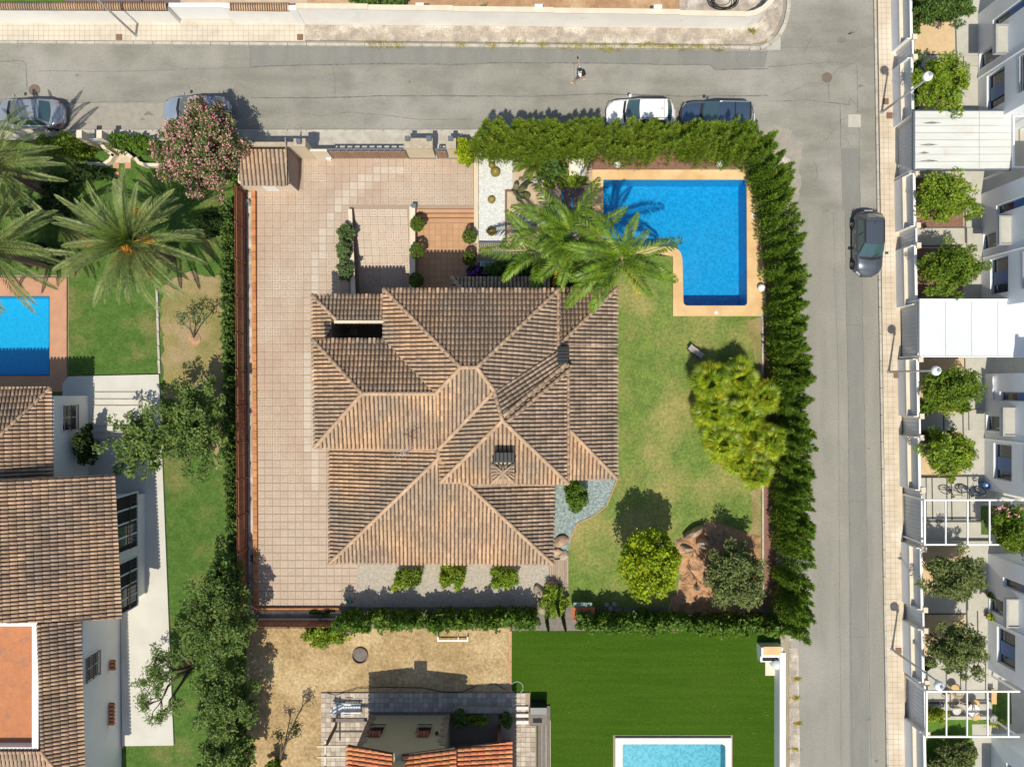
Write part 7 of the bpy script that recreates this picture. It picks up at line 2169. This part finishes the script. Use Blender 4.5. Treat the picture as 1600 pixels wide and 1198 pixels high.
for pts in ([(1063, 862), (1080, 858), (1090, 868), (1092, 880)], [(1062, 905), (1078, 890), (1072, 875), (1080, 862)], [(1070, 880), (1084, 902), (1098, 912)], [(1062, 909), (1080, 909), (1090, 915)]):
    mb.tube([P(x, y) + Vector((0, 0, .55)) for x, y in pts], .018, 5)
add('tube', mb, 'hose', t, smooth=True)
# red brick box with green lid
t = thing('brick_grill', 'small brick-red garden hutch with a green lid against the hedge', 'hutch', P(911, 952))
add('body', MB().pbox(895, 962, 927, 950, 0, .95), 'brick_red', t); add('roof', MB().add([P(893, 965, 1.2), P(929, 965, 1.2), P(929, 948, 1.05), P(893, 948, 1.05)], [(0, 1, 2, 3)]).pbox(894, 964, 928, 949, .95, 1.04, 1), 'brick_red', t)
add('lid', MB().pbox(896, 947, 925, 941, .95, 1.02, 1), 'green_lid', t)
g_ = random.Random(4)
for i, (x, y, l) in enumerate(((947, 942, 'pale pot in the dark strip right of the brick hutch'), (953, 948, 'second pale pot beside the brick hutch'), (959, 941, 'third pale pot in the dark strip by the round tree'), (940, 954, 'square white pot in the dark strip beside the hutch'))):
    c = P(x, y); t = thing('flower_pot', l, 'pot', c); add('pot', MB().lathe([(.09, 0), (.13, .24), (.15, .24), (.15, .28), (.11, .27)], c, 14), 'concrete_grey', t); add('soil', MB().lathe([(.11, .2), (.01, .22)], c, 12, cap=False), 'dark_joint', t)
# hoses on the driveway and beside the cottage
t = thing('garden_hose', 'curved garden hose with a green mat in the lower driveway corner', 'hose', P(545, 935)); mb = MB().tube([P(530, 924) + Vector((0, 0, .05)), P(538, 920) + Vector((0, 0, .05)), P(550, 922) + Vector((0, 0, .05)), P(555, 928) + Vector((0, 0, .05)), P(553, 942) + Vector((0, 0, .05))], .02, 6); add('tube', mb, 'hose_green', t, smooth=True); add('mat', MB().pprism([(540, 934), (548, 930), (552, 940), (546, 946)], .03, .06), 'green_lid', t)
t = thing('garden_hose', 'long dark hose trailing over the dry lawn to the cottage terrace', 'hose', P(600, 1075)); add('tube', MB().tube([P(x, y) + Vector((0, 0, .12)) for x, y in ((512, 1081), (525, 1084), (540, 1080), (560, 1074), (600, 1072), (660, 1073), (690, 1079), (720, 1080), (745, 1070), (775, 1068), (790, 1076))], .022, 5), 'hose', t, smooth=True)
t = thing('hoop', 'thin white hoop lying on the artificial lawn by the terrace corner', 'hoop', P(808, 1073)); c = P(808, 1073); add('ring', MB().tube([(c.x + .38 * math.cos(a * .33), c.y + .38 * math.sin(a * .33), .06) for a in range(20)], .014, 5), 'white_plastic', t, smooth=True)
# ------------------------------------------------------------------ street lamps
def lamp(px, py, arm, label, H_=5.45, top=False):
    c = P(px, py); c.z = .12; t = thing('street_lamp', label, 'street lamp', c, 'street lamps along the pavements')
    add('base_plate', MB().lathe([(.13, 0), (.13, .05), (.09, .12)], c, 12), 'pole_metal', t)
    add('pole', MB().tube([c, c + Vector((0, 0, H_ * .5)), c + Vector((0, 0, H_))], [.075, .06, .045], 10), 'pole_metal', t, smooth=True)
    q = c + Vector((arm[0], arm[1], H_ - .02))
    add('arm', MB().tube([c + Vector((0, 0, H_ - .1)), q], .03, 6), 'pole_metal', t)
    add('globe', MB().ball(q + Vector((0, 0, -.05)), .27, 20, 12, sz=.9), 'globe_white', t, smooth=True)
    add('cap', MB().lathe([(.10, 0), (.10, .08), (.05, .14)], q + Vector((0, 0, .16)), 12), 'pole_metal', t)
    add('junction_box', MB().lathe([(.09, 0), (.09, .25)], c + Vector((0, 0, H_ * .86)), 8), 'pole_metal', t)
    return t
lamp(1376, 177, (-.24, -.05), 'white globe street lamp leaning out at the junction corner'); lamp(1387, 581, (-.22, -.02), 'white globe street lamp across from the middle of the tall hedge'); lamp(1392, 1013, (-.26, .0), 'white globe street lamp near the pergola with rattan chairs')
lamp(214, 57, (-.2, .3), 'street lamp on the north pavement by the tile capped wall', H_=6.2)
# ------------------------------------------------------------------ cars
def car(px, py, rz, L, W, H_, paint, label, kind='hatch', roofglass=False, name='parked_car', tail='lamp_red'):
    """front towards +X"""
    t = thing(name, label, 'car'); hl, hw = L / 2, W / 2
    suv = kind == 'suv'
    belt = .98 if suv else .90; hood = .92 if suv else .80
    st = [(-hl, .42, .42, .58), (-hl + .05, .66, .36, .74), (-hl + .13, .82, .30, belt - .12), (-hl + .26, .92, .25, belt - .05), (-hl + .55, .985, .22, belt), (-hl * .35, 1.0, .20, belt + .01), (hl * .10, 1.0, .20, belt), (hl * .42, .99, .20, belt - .04), (hl * .62, .98, .21, hood + .03), (hl * .80, .95, .23, hood - .04), (hl - .36, .91, .25, hood - .08), (hl - .20, .82, .28, hood - .13), (hl - .09, .68, .32, hood - .20), (hl - .02, .48, .38, .58), (hl, .36, .42, .55)]
    prof = lambda wv, zb, zt: [(wv * .90, zb), (wv * .985, zb + .10), (wv * 1.0, (zb + zt) * .5), (wv * .985, zt - .12), (wv * .93, zt - .03), (wv * .72, zt + .035), (wv * .35, zt + .05), (0, zt + .055)]
    vs = []; fs = []; n = 0
    for (x, w_, zb, zt) in st:
        pr = prof(w_ * hw, zb, zt); row = [(x - (abs(y) / hw) ** 2 * .04 * (1 if x > 0 else -1), y, z) for y, z in pr] + [(x - (abs(y) / hw) ** 2 * .04 * (1 if x > 0 else -1), -y, z) for y, z in pr[-2::-1]]
        n = len(row); vs += row
    for i in range(len(st) - 1):
        for k in range(n - 1): fs.append((i * n + k, (i + 1) * n + k, (i + 1) * n + k + 1, i * n + k + 1))
    fs.append(tuple(range(n))); fs.append(tuple((len(st) - 1) * n + k for k in range(n - 1, -1, -1)))
    fs.append(tuple([0] + [i * n for i in range(1, len(st))] + [i * n + n - 1 for i in range(len(st) - 1, -1, -1)]))
    me = MB().add(vs, fs).mesh('body', True); add('body', me, paint, t)
    # cabin
    xb_f, xb_r = hl * .42, -hl + (.20 if kind != 'sedan' else .55); xt_f, xt_r = hl * .08, -hl + (.48 if suv else .62 if kind == 'hatch' else 1.05)
    wb, wt = hw * .90, hw * .70
    zb, zt = belt - .01, H_
    def curve(xa, xb, z0, z1, w0, w1, bow0, bow1, nx=4, ny=8, off=0.0, iny=.0):
        g = MB(); pts = []
        for i in range(nx + 1):
            u = i / nx; z = z0 + (z1 - z0) * (u if True else u); x = xa + (xb - xa) * u; w = (w0 + (w1 - w0) * u) * (1 - iny)
            for j in range(ny + 1):
                v = -1 + 2 * j / ny; bow = bow0 + (bow1 - bow0) * u
                pts.append((x - bow * v * v, w * v, z + off + .03 * (1 - v * v)))
        fsx = [(i * (ny + 1) + j, i * (ny + 1) + j + 1, (i + 1) * (ny + 1) + j + 1, (i + 1) * (ny + 1) + j) for i in range(nx) for j in range(ny)]
        g.add(pts, fsx); return g
    cb = MB()
    T_ = [(xt_f, wt), (xt_r, wt), (xt_r, -wt), (xt_f, -wt)]; B_ = [(xb_f, wb), (xb_r, wb), (xb_r, -wb), (xb_f, -wb)]
    cb.add([(x, y, zb - .1) for x, y in B_] + [(x, y, zt - .05) for x, y in T_], [(4, 5, 6, 7)] + [(i, (i + 1) % 4, 4 + (i + 1) % 4, 4 + i) for i in range(4)])
    add('cabin', cb, 'trim' if False else paint, t)
    rf = curve(xt_r - .04, xt_f + .03, zt - .045, zt - .045, wt * 1.02, wt * 1.02, -.05, .07, 8, 8); ro = add('roof', rf, paint, t, smooth=True)
    add('windscreen', curve(xb_f + .03, xt_f + .04, zb + .02, zt - .05, wb * .94, wt * .95, .16, .07, 5, 8, .025), 'car_glass', t, smooth=True)
    add('rear_window', curve(xt_r - .05, xb_r + .03, zt - .07, zb + (.12 if kind != 'sedan' else .04), wt * .92, wb * .88, -.05, -.12, 4, 8, .02), 'car_glass', t, smooth=True)
    for s in (-1, 1):
        o_ = .012
        q = [(xb_f - .12, s * (wb + o_), zb + .03), (xb_r + .30, s * (wb + o_), zb + .03), (xt_r + .16, s * (wt + .02 + o_), zt - .10), (xt_f - .10, s * (wt + .02 + o_), zt - .10)]
        m1, m2 = .48, .52
        lerp = lambda a, b, u: tuple(a[i] + (b[i] - a[i]) * u for i in range(3))
        w_ = MB(); w_.add([q[0], lerp(q[0], q[1], m1), lerp(q[3], q[2], m1), q[3]], [(0, 1, 2, 3) if s < 0 else (3, 2, 1, 0)]); add('side_window', w_, 'car_glass', t)
        w_ = MB(); w_.add([lerp(q[0], q[1], m2), q[1], q[2], lerp(q[3], q[2], m2)], [(0, 1, 2, 3) if s < 0 else (3, 2, 1, 0)]); add('side_window', w_, 'car_glass', t)
        mr = add('mirror', MB().box(xb_f - .28, s * (hw + .02), belt, xb_f - .12, s * (hw + .18), belt + .13), paint, t, bevel=.02)
        add('headlight', MB().add([(hl - .30, s * hw * .86, hood - .10), (hl - .10, s * hw * .62, hood - .13), (hl - .02, s * hw * .60, hood - .22), (hl - .22, s * hw * .90, hood - .20)], [(0, 1, 2, 3) if s > 0 else (3, 2, 1, 0)]), 'lamp_clear', t)
        add('tail_light', MB().add([(-hl + .30, s * hw * .90, belt - .01), (-hl + .12, s * hw * .78, belt - .05), (-hl + .05, s * hw * .60, belt - .16), (-hl + .12, s * hw * .90, belt - .18)], [(0, 1, 2, 3) if s < 0 else (3, 2, 1, 0)]), 'lamp_red', t)
        for x in (hl * .63, -hl * .62):
            wv = MB(); r_ = .32 if not suv else .35
            wv.lathe([(.19, -.10), (r_ * .97, -.10), (r_, -.07), (r_, .07), (r_ * .97, .10), (.19, .10)], (0, 0, 0), 20, cap=False)
            wv.xform(Matrix.Translation((x, s * (hw - .09), r_)) @ Matrix.Rotation(R(90), 4, 'X'))
            wh = add('wheel', wv, 'tyre', t, smooth=False)
            rm = MB(); rm.lathe([(.02, .05), (.07, .05), (.08, .0), (.19, .02), (.20, .09)], (0, 0, 0), 14, cap=False)
            for k in range(5):
                a = k * 2 * math.pi / 5; rm.box(-.02, -.02, 0, .0, .0, .0)
                sp = MB().box(.05, -.025, .03, .19, .025, .07); sp.xform(Matrix.Rotation(a, 4, 'Z')); rm.add(sp.v, sp.f)
            rm.xform(Matrix.Translation((x, s * (hw - .09), r_)) @ Matrix.Rotation(R(-90 if s > 0 else 90), 4, 'X'))
            add('rim', rm, 'rim', wh)
        rl = MB().tube([(xt_r + .05, s * wt * .93, zt + .0), (xt_r + .2, s * wt * .95, zt + .03), (xt_f - .2, s * wt * .95, zt + .03), (xt_f - .05, s * wt * .93, zt)], .018, 5); add('roof_rail', rl, 'trim' if paint != 'paint_blue' else 'rim', t)
        for x in (hl * .05, -hl * .38): add('door_handle', MB().box(x, s * (hw + .0), belt - .16, x + .16, s * (hw + .03), belt - .13), 'rim', t)
    add('front_bumper', MB().box(hl - .12, -hw * .45, .26, hl + .02, hw * .45, .42), 'trim', t, bevel=.03); add('rear_bumper', MB().box(-hl - .02, -hw * .5, .32, -hl + .08, hw * .5, .50), paint, t, bevel=.03)
    add('cowl', MB().add([(xb_f + .02, -wb * .9, belt + .03), (xb_f + .16, -wb * .82, belt + .01), (xb_f + .26, 0, belt + .035), (xb_f + .16, wb * .82, belt + .01), (xb_f + .02, wb * .9, belt + .03), (xb_f + .10, 0, belt + .05)], [(0, 1, 2, 5), (5, 2, 3, 4)]), 'trim', t)
    add('number_plate', MB().box(-hl - .045, -.26, .55, -hl - .01, .26, .66), 'plate_white', t)
    add('wiper', MB().tube([(xb_f + .08, .1, belt + .06), (xb_f - .12, .45, belt + .17)], .012, 4), 'trim', t)
    if roofglass:
        for (a, b) in ((xt_r + .12, (xt_r + xt_f) / 2 - .05), ((xt_r + xt_f) / 2 + .03, xt_f - .1)): add('roof_glass', curve(a, b, zt - .045, zt - .045, wt * .86, wt * .86, 0, 0, 3, 8, .012), paint, t, smooth=True)
        xm = (xt_r + xt_f) / 2 - .01
        add('roof_bar', MB().box(xm - .03, -wt * .9, zt, xm + .03, wt * .9, zt + .03).box(xt_r + .02, -wt * .9, zt, xt_r + .08, wt * .9, zt + .02), 'trim', t)
    else:
        add('roof_seam', MB().box(xt_r + .18, -wt * .85, zt - .02, xt_r + .20, wt * .85, zt - .008), 'trim', t); add('aerial', MB().tube([(xt_r + .35, 0, zt - .02), (xt_r + .25, 0, zt + .06)], [.03, .012], 6), 'trim', t)
    v = P(px, py, H_ * .5); t.location = (v.x, v.y, 0.006); t.rotation_euler = (0, 0, rz); return t
car(43, 177, R(180 - 1), 4.35, 1.78, 1.45, 'paint_silver', 'silver hatchback with red tail lights parked at the left edge of the street', 'sedan')
car(306, 172, R(180), 4.2, 1.70, 1.48, 'paint_pale', 'pale silver-blue car half hidden under the pink oleander', 'hatch')
car(1001, 177, R(180), 4.25, 1.78, 1.50, 'paint_white', 'white hatchback parked against the tall hedge', 'hatch')
car(1122, 182, R(180 - 1), 4.55, 1.86, 1.62, 'paint_blue', 'dark blue estate car parked behind the white hatchback', 'suv', roofglass=True)
car(1358, 380, R(-90), 4.05, 1.74, 1.46, 'paint_grey', 'dark metallic grey car parked along the kerb of the side road', 'hatch')
# ------------------------------------------------------------------ walking person
def skin_mesh(name, pts, edges, rad, root=0, sub=1):
    me = bpy.data.meshes.new(name); me.from_pydata([tuple(p) for p in pts], edges, []); me.update()
    o = bpy.data.objects.new(name, me); COL.objects.link(o)
    m = o.modifiers.new('s', 'SKIN'); m.use_smooth_shade = True
    o.modifiers.new('u', 'SUBSURF').levels = sub
    if not me.skin_vertices: pass
    bpy.context.view_layer.objects.active = o
    sv = me.skin_vertices[0].data if me.skin_vertices else None
    if sv is None:
        bm = bmesh.new(); bm.from_mesh(me); bm.verts.layers.skin.verify(); bm.to_mesh(me); bm.free(); sv = me.skin_vertices[0].data
    for i, r_ in enumerate(rad): sv[i].radius = (r_, r_); sv[i].use_root = (i == root)
    dg = bpy.context.evaluated_depsgraph_get(); ev = o.evaluated_get(dg); out = bpy.data.meshes.new_from_object(ev)
    bpy.data.objects.remove(o, do_unlink=True); out.name = name; return out
pb = P(904, 127.5); pt = thing('person', 'person in white shirt and dark shorts walking on the street, one arm stretched out', 'person', pb)
def bp(*a): return Vector(a) + pb
J = [(0, 0, .95), (-.02, 0, 1.12), (-.05, 0, 1.32), (-.06, 0, 1.45), (-.07, 0, 1.54), (-.10, 0, 1.64), (-.09, 0, 1.73),
     (-.05, .17, 1.40), (-.10, .42, 1.36), (-.14, .64, 1.42), (-.16, .72, 1.44),
     (-.05, -.17, 1.40), (.06, -.27, 1.14), (-.10, -.27, .94), (-.14, -.27, .88),
     (-.02, -.10, .88), (-.24, -.11, .50), (-.30, -.11, .09), (-.48, -.11, .04),
     (.02, .10, .88), (.12, .11, .50), (.42, .11, .24), (.38, .11, .08)]
Rr_ = [.14, .12, .135, .08, .055, .085, .07, .06, .042, .032, .03, .06, .042, .032, .03, .085, .06, .042, .03, .085, .06, .042, .03]
Ed = [(0, 1), (1, 2), (2, 3), (3, 4), (4, 5), (5, 6), (2, 7), (7, 8), (8, 9), (9, 10), (2, 11), (11, 12), (12, 13), (13, 14), (0, 15), (15, 16), (16, 17), (17, 18), (0, 19), (19, 20), (20, 21), (21, 22)]
for (h_, d) in ((10, Vector((-.05, .9, .1))), (14, Vector((-.2, -.1, -.9)))):
    side_ = Vector((1, 0, .0)) if h_ == 10 else Vector((1, .1, 0))
    for k in range(5):
        o_ = side_ * (-.03 + .015 * k); ln = (.05, .075, .085, .075, .06)[k]
        base = Vector(J[h_]) + o_ * .8; i0 = len(J); J.append(tuple(base + d * .02)); J.append(tuple(base + d * ln * .6 + o_ * .3)); J.append(tuple(base + d * ln + o_ * .3 + Vector((0, 0, -.02))))
        Rr_ += [.010, .009, .008]; Ed += [(h_, i0), (i0, i0 + 1), (i0 + 1, i0 + 2)]
add('body', skin_mesh('body', [bp(*p) for p in J], Ed, Rr_), 'skin', pt)
S_ = [(0, 0, .93), (-.02, 0, 1.12), (-.05, 0, 1.34), (-.06, 0, 1.46), (-.05, .18, 1.41), (-.08, .34, 1.37), (-.05, -.18, 1.41), (.02, -.25, 1.22)]
add('shirt', skin_mesh('shirt', [bp(*p) for p in S_], [(0, 1), (1, 2), (2, 3), (2, 4), (4, 5), (2, 6), (6, 7)], [.175, .16, .17, .085, .085, .07, .085, .07]), 'shirt', pt)
add('shorts', skin_mesh('shorts', [bp(*p) for p in ((0, 0, .94), (-.02, -.10, .88), (-.18, -.11, .60), (.02, .10, .88), (.09, .11, .60))], [(0, 1), (1, 2), (0, 3), (3, 4)], [.155, .11, .095, .11, .095]), 'shorts', pt)
hc = bp(-.075, 0, 1.70); add('hair', MB().ball(hc, .115, 16, 10, 1.05, .92, .85), 'hair', pt, smooth=True)
fc = bp(-.20, 0, 1.64); add('nose', MB().ball(fc, .02, 8, 6), 'skin', pt, smooth=True)
for s in (-1, 1):
    add('eye', MB().ball(bp(-.185, s * .035, 1.665), .012, 8, 6), 'hair', pt, smooth=True); add('ear', MB().ball(bp(-.09, s * .095, 1.65), .025, 8, 6, .6, .5, 1), 'skin', pt, smooth=True)
    x, y, z = ((-.40, -.11, .045) if s < 0 else (.38, .11, .10)); add('shoe', MB().ball(bp(x, y, z), .1, 12, 8, 1.35, .5, .45), 'shoe', pt, smooth=True)
t = thing('backpack', 'black backpack on the back of the walking person', 'backpack', bp(.2, 0, 1.2) - Vector((0, 0, 1.2)))
add('bag_body', MB().ball(bp(.19, 0, 1.22), .17, 16, 10, .75, .95, 1.35), 'bag', t, smooth=True); add('pocket', MB().ball(bp(.30, 0, 1.12), .10, 12, 8, .5, 1, 1), 'bag', t, smooth=True)
for s in (-1, 1): add('strap', MB().tube([bp(.10, s * .10, 1.42), bp(-.06, s * .13, 1.56), bp(-.21, s * .12, 1.38), bp(-.18, s * .13, 1.15), bp(.02, s * .16, 1.02)], .022, 6), 'bag', t, smooth=True)
t = thing('hand_bag', 'small dark object held in the outstretched hand of the walker', 'phone', bp(-.16, .80, 0)); add('case', MB().box(*bp(-.21, .75, 1.42), *bp(-.13, .86, 1.47)), 'bag', t, bevel=.01)
# ------------------------------------------------------------------ bicycles, chairs and pots of the row-house gardens
def bicycle(label, px, py, rz, m='dark_metal', lean=.5):
    t = thing('bicycle', label, 'bicycle')
    for x in (-.52, .52):
        w = add('wheel', MB().tube([(x + .33 * math.cos(a * math.pi / 9), 0, .34 + .33 * math.sin(a * math.pi / 9)) for a in range(19)], .022, 6, cap=False), 'tyre', t, smooth=True)
        sp = MB()
        for k in range(6): 
            a = k * math.pi / 6; sp.tube([(x - .31 * math.cos(a), 0, .34 - .31 * math.sin(a)), (x + .31 * math.cos(a), 0, .34 + .31 * math.sin(a))], .004, 3)
        add('spokes', sp, 'pole_metal', w)
    f = MB()
    for a, b in (((-.52, .34), (-.12, .34)), ((-.12, .34), (-.22, .85)), ((-.52, .34), (-.2, .72)), ((-.2, .76), (.34, .80)), ((-.12, .34), (.38, .70)), ((.34, .88), (.52, .34))): f.tube([(a[0], 0, a[1]), (b[0], 0, b[1])], .02, 6)
    add('frame', f, m, t); add('saddle', MB().ball((-.23, 0, .90), .12, 10, 6, 1.1, .6, .3), 'bag', t, smooth=True)
    add('handlebar', MB().tube([(.42, -.28, .98), (.34, 0, .94), (.42, .28, .98)], .015, 6), 'pole_metal', t); add('crank', MB().tube([(-.12, -.10, .20), (-.12, -.06, .34), (-.12, .06, .34), (-.12, .10, .48)], .015, 5), 'pole_metal', t)
    v = P(px, py, .4); t.location = (v.x, v.y, .10); t.rotation_euler = (lean, 0, rz); return t
bicycle('dark bicycle leaning beside the tree next to the low hedges', 1490, 757, R(4), lean=.9); bicycle('blue bicycle standing behind the dark one near the house wall', 1520, 759, R(-6), 'blue_plastic', lean=.7)
t = thing('storage_bin', 'bright blue round bin by the house wall behind the bicycles', 'bin', P(1531, 756)); c = P(1531, 756); add('bin_body', MB().lathe([(.18, .1), (.22, .6), (.24, .6), (.24, .66), (.2, .66)], (c.x, c.y, 0), 18), 'blue_plastic', t); add('bin_lid', MB().lathe([(.17, .63), (.05, .67)], (c.x, c.y, 0), 16), 'white_plastic', t)
def rattan_chair(label, px, py, rz, cushion=None):
    t = thing('rattan_chair', label, 'chair'); g = random.Random(int(px))
    add('seat', MB().lathe([(.26, .40), (.28, .43), (.26, .46)], seg=20), 'rattan' if not cushion else cushion, t)
    bk = MB()
    for k in range(13):
        a = R(-75 + 150 * k / 12) + math.pi; h = .34 * math.cos((k - 6) / 6.5 * 1.2) + .1
        bk.tube([(.27 * math.cos(a), .27 * math.sin(a), .45), (.34 * math.cos(a), .33 * math.sin(a), .45 + h)], .010, 4)
    bk.tube([(.34 * math.cos(R(-75 + 150 * k / 12) + math.pi), .33 * math.sin(R(-75 + 150 * k / 12) + math.pi), .45 + .34 * math.cos((k - 6) / 6.5 * 1.2) + .1) for k in range(13)], .02, 6)
    add('backrest', bk, 'rattan', t)
    for k in range(4):
        a = math.pi / 4 + k * math.pi / 2; add('leg', MB().tube([(.2 * math.cos(a), .2 * math.sin(a), .42), (.26 * math.cos(a), .26 * math.sin(a), 0)], .018, 5), 'rattan', t)
    v = P(px, py, .4); t.location = (v.x, v.y, .10); t.rotation_euler = (0, 0, rz)
rattan_chair('woven chair at the left of the small table under the lower pergola', 1482, 1088, R(150)); rattan_chair('woven chair just above the small table, shaded by the pergola beam', 1497, 1083, R(100)); rattan_chair('woven armchair with pale cushion below the small table', 1493, 1108, R(-110), 'cushion_pale')
rattan_chair('woven chair with orange cushion, right of the small table', 1522, 1098, R(20), 'cushion'); rattan_chair('woven chair with large orange cushion, lowest under the pergola', 1522, 1117, R(-60), 'cushion'); rattan_chair('brown woven chair standing outside above the lower pergola', 1490, 1074, R(80), 'cushion')
c = P(1508, 1100); t = thing('garden_table', 'small round pale table among the rattan chairs', 'table', c); add('table_top', MB().lathe([(.36, .70), (.38, .72), (.38, .74)], (c.x, c.y, .1), 24), 'white_stone', t); add('table_leg', MB().lathe([(.2, 0), (.04, .04), (.04, .7)], (c.x, c.y, .1), 12), 'rattan', t)
c = P(1543, 1117); t = thing('plant_pot', 'grey cylindrical pot with trailing yellow-green plant under the lower pergola', 'pot', c); add('pot', MB().lathe([(.16, 0), (.22, .5), (.24, .5), (.19, .46)], (c.x, c.y, .1), 18), 'concrete_grey', t)
pts = np.array(P(1552, 1124)) + NR.normal(size=(220, 3)) * np.array([.35, .1, .1]) + np.array([0, 0, .5]); add('foliage', fast_mesh('foliage', leaf_quads(pts, .09, 1.8, 1, .8), 4, 220), 'leaf_yellow', t)
for (x, y, l) in ((1546, 962, 'clay pot with a yellow plant at the lower side of the entrance steps'), (1546, 929, 'clay pot at the upper side of the entrance steps')):
    c = P(x, y, .3); t = thing('plant_pot', l, 'pot', (c.x, c.y, 0)); add('pot', MB().lathe([(.13, 0), (.18, .32), (.20, .32), (.16, .30)], (c.x, c.y, .1), 16), 'clay_pot', t)
    pts = np.array([c.x, c.y, .55]) + NR.normal(size=(160, 3)) * .11; add('foliage', fast_mesh('foliage', leaf_quads(pts, .08, 1.8, 1, .8), 4, 160), 'leaf_yellow' if y > 950 else 'leaf_mid', t)
t = thing('wooden_bench', 'orange wooden bench at the right end of the lower pergola', 'bench', P(1547, 1085)); add('seat', MB().pbox(1541, 1071, 1549, 1094, .45, .50), 'cushion', t)
for (x, y) in ((1542, 1073), (1548, 1073), (1542, 1092), (1548, 1092)): add('leg', MB().pbox(x - .6, y - .6, x + .6, y + .6, .12, .45), 'brown_beam', t)
t = thing('hanging_quilt', 'white and red cloth hanging beside the facade below the smooth canopy', 'cloth', P(1530, 600)); a, b = P(1530, 624), P(1541, 588)
mb = MB()
for i in range(8):
    for j in range(4):
        f = lambda i, j: (a.x + (b.x - a.x) * j / 4 , a.y + (b.y - a.y) * i / 8, 1.25 - .12 * j + .03 * math.sin(i * 1.7 + j)); mb.add([f(i, j), f(i + 1, j), f(i + 1, j + 1), f(i, j + 1)], [(3, 2, 1, 0)])
add('cloth', mb, 'quilt', t, smooth=True)
mb = MB()
for y in (589, 606, 623): mb.tube([P(1530, y), P(1530, y) + Vector((0, 0, 1.2))], .015, 5)
add('rack', mb, 'pole_metal', t)
t = thing('deck_chair', 'white garden chair on the terrace below the bougainvillea', 'chair', P(1590, 870)); add('seat', MB().pbox(1578, 868, 1592, 882, .4, .44), 'white_plastic', t); add('backrest', MB().pbox(1590, 868, 1592, 882, .44, .85), 'white_plastic', t)
for (x, y) in ((1579, 869), (1591, 869), (1579, 881), (1591, 881)): add('leg', MB().pbox(x - .6, y - .6, x + .6, y + .6, .1, .4), 'white_plastic', t)
# stepping stones in the left garden and its little gate
for (x, y, w, h, l) in ((182, 259, 9, 9, 'left pink stepping slab of the upper pair in the left garden'), (200, 259, 10, 9, 'right pink stepping slab of the upper pair in the left garden'), (183, 273, 7, 8, 'pink stepping slab below the left one of the pair')):
    t = thing('stepping_stone', l, 'stepping stone', P(x, y)); add('slab', MB().pbox(x - w / 2, y - h / 2, x + w / 2, y + h / 2, 0, .05), 'terracotta_deck', t, bevel=.01)
t = thing('garden_gate', 'small grey gate between two cream posts in the left garden', 'gate', P(165, 226)); add('gate_panel', MB().pbox(158, 228, 178, 226.6, .05, 1.2), 'grey_panel', t)
for x in (152, 182): add('gate_post', MB().pbox(x - 4, 232, x + 4, 220, 0, 1.9), 'cream_wall_pale', t)
sheet('path', [(158, 214), (180, 214), (204, 246), (204, 255), (178, 255), (178, 246)], .03, 'pavement')
for pts, l in (([(130, 255), (160, 256), (170, 250), (176, 240)], 'curved cream garden kerb left of the stepping slabs'), ([(210, 246), (216, 254), (226, 257), (270, 257)], 'curved cream garden kerb right of the stepping slabs'), ([(155, 222), (164, 234), (178, 243)], 'cream wall flank on the left of the garden path'), ([(180, 226), (192, 236), (205, 246)], 'cream wall flank on the right of the garden path')):
    t = thing('garden_kerb', l, 'kerb', P(*pts[0])); mb = MB(); w = wavy(pts, 5, .5, amp=0, wj=0); 
    for i in range(0, len(w.v), 4): mb.prism([(w.v[i][0], w.v[i][1]), (w.v[i + 1][0], w.v[i + 1][1]), (w.v[i + 2][0], w.v[i + 2][1]), (w.v[i + 3][0], w.v[i + 3][1])], 0, .45 + (i % 8) * .0004)
    add('kerb_body', mb, 'cream_wall_pale', t)
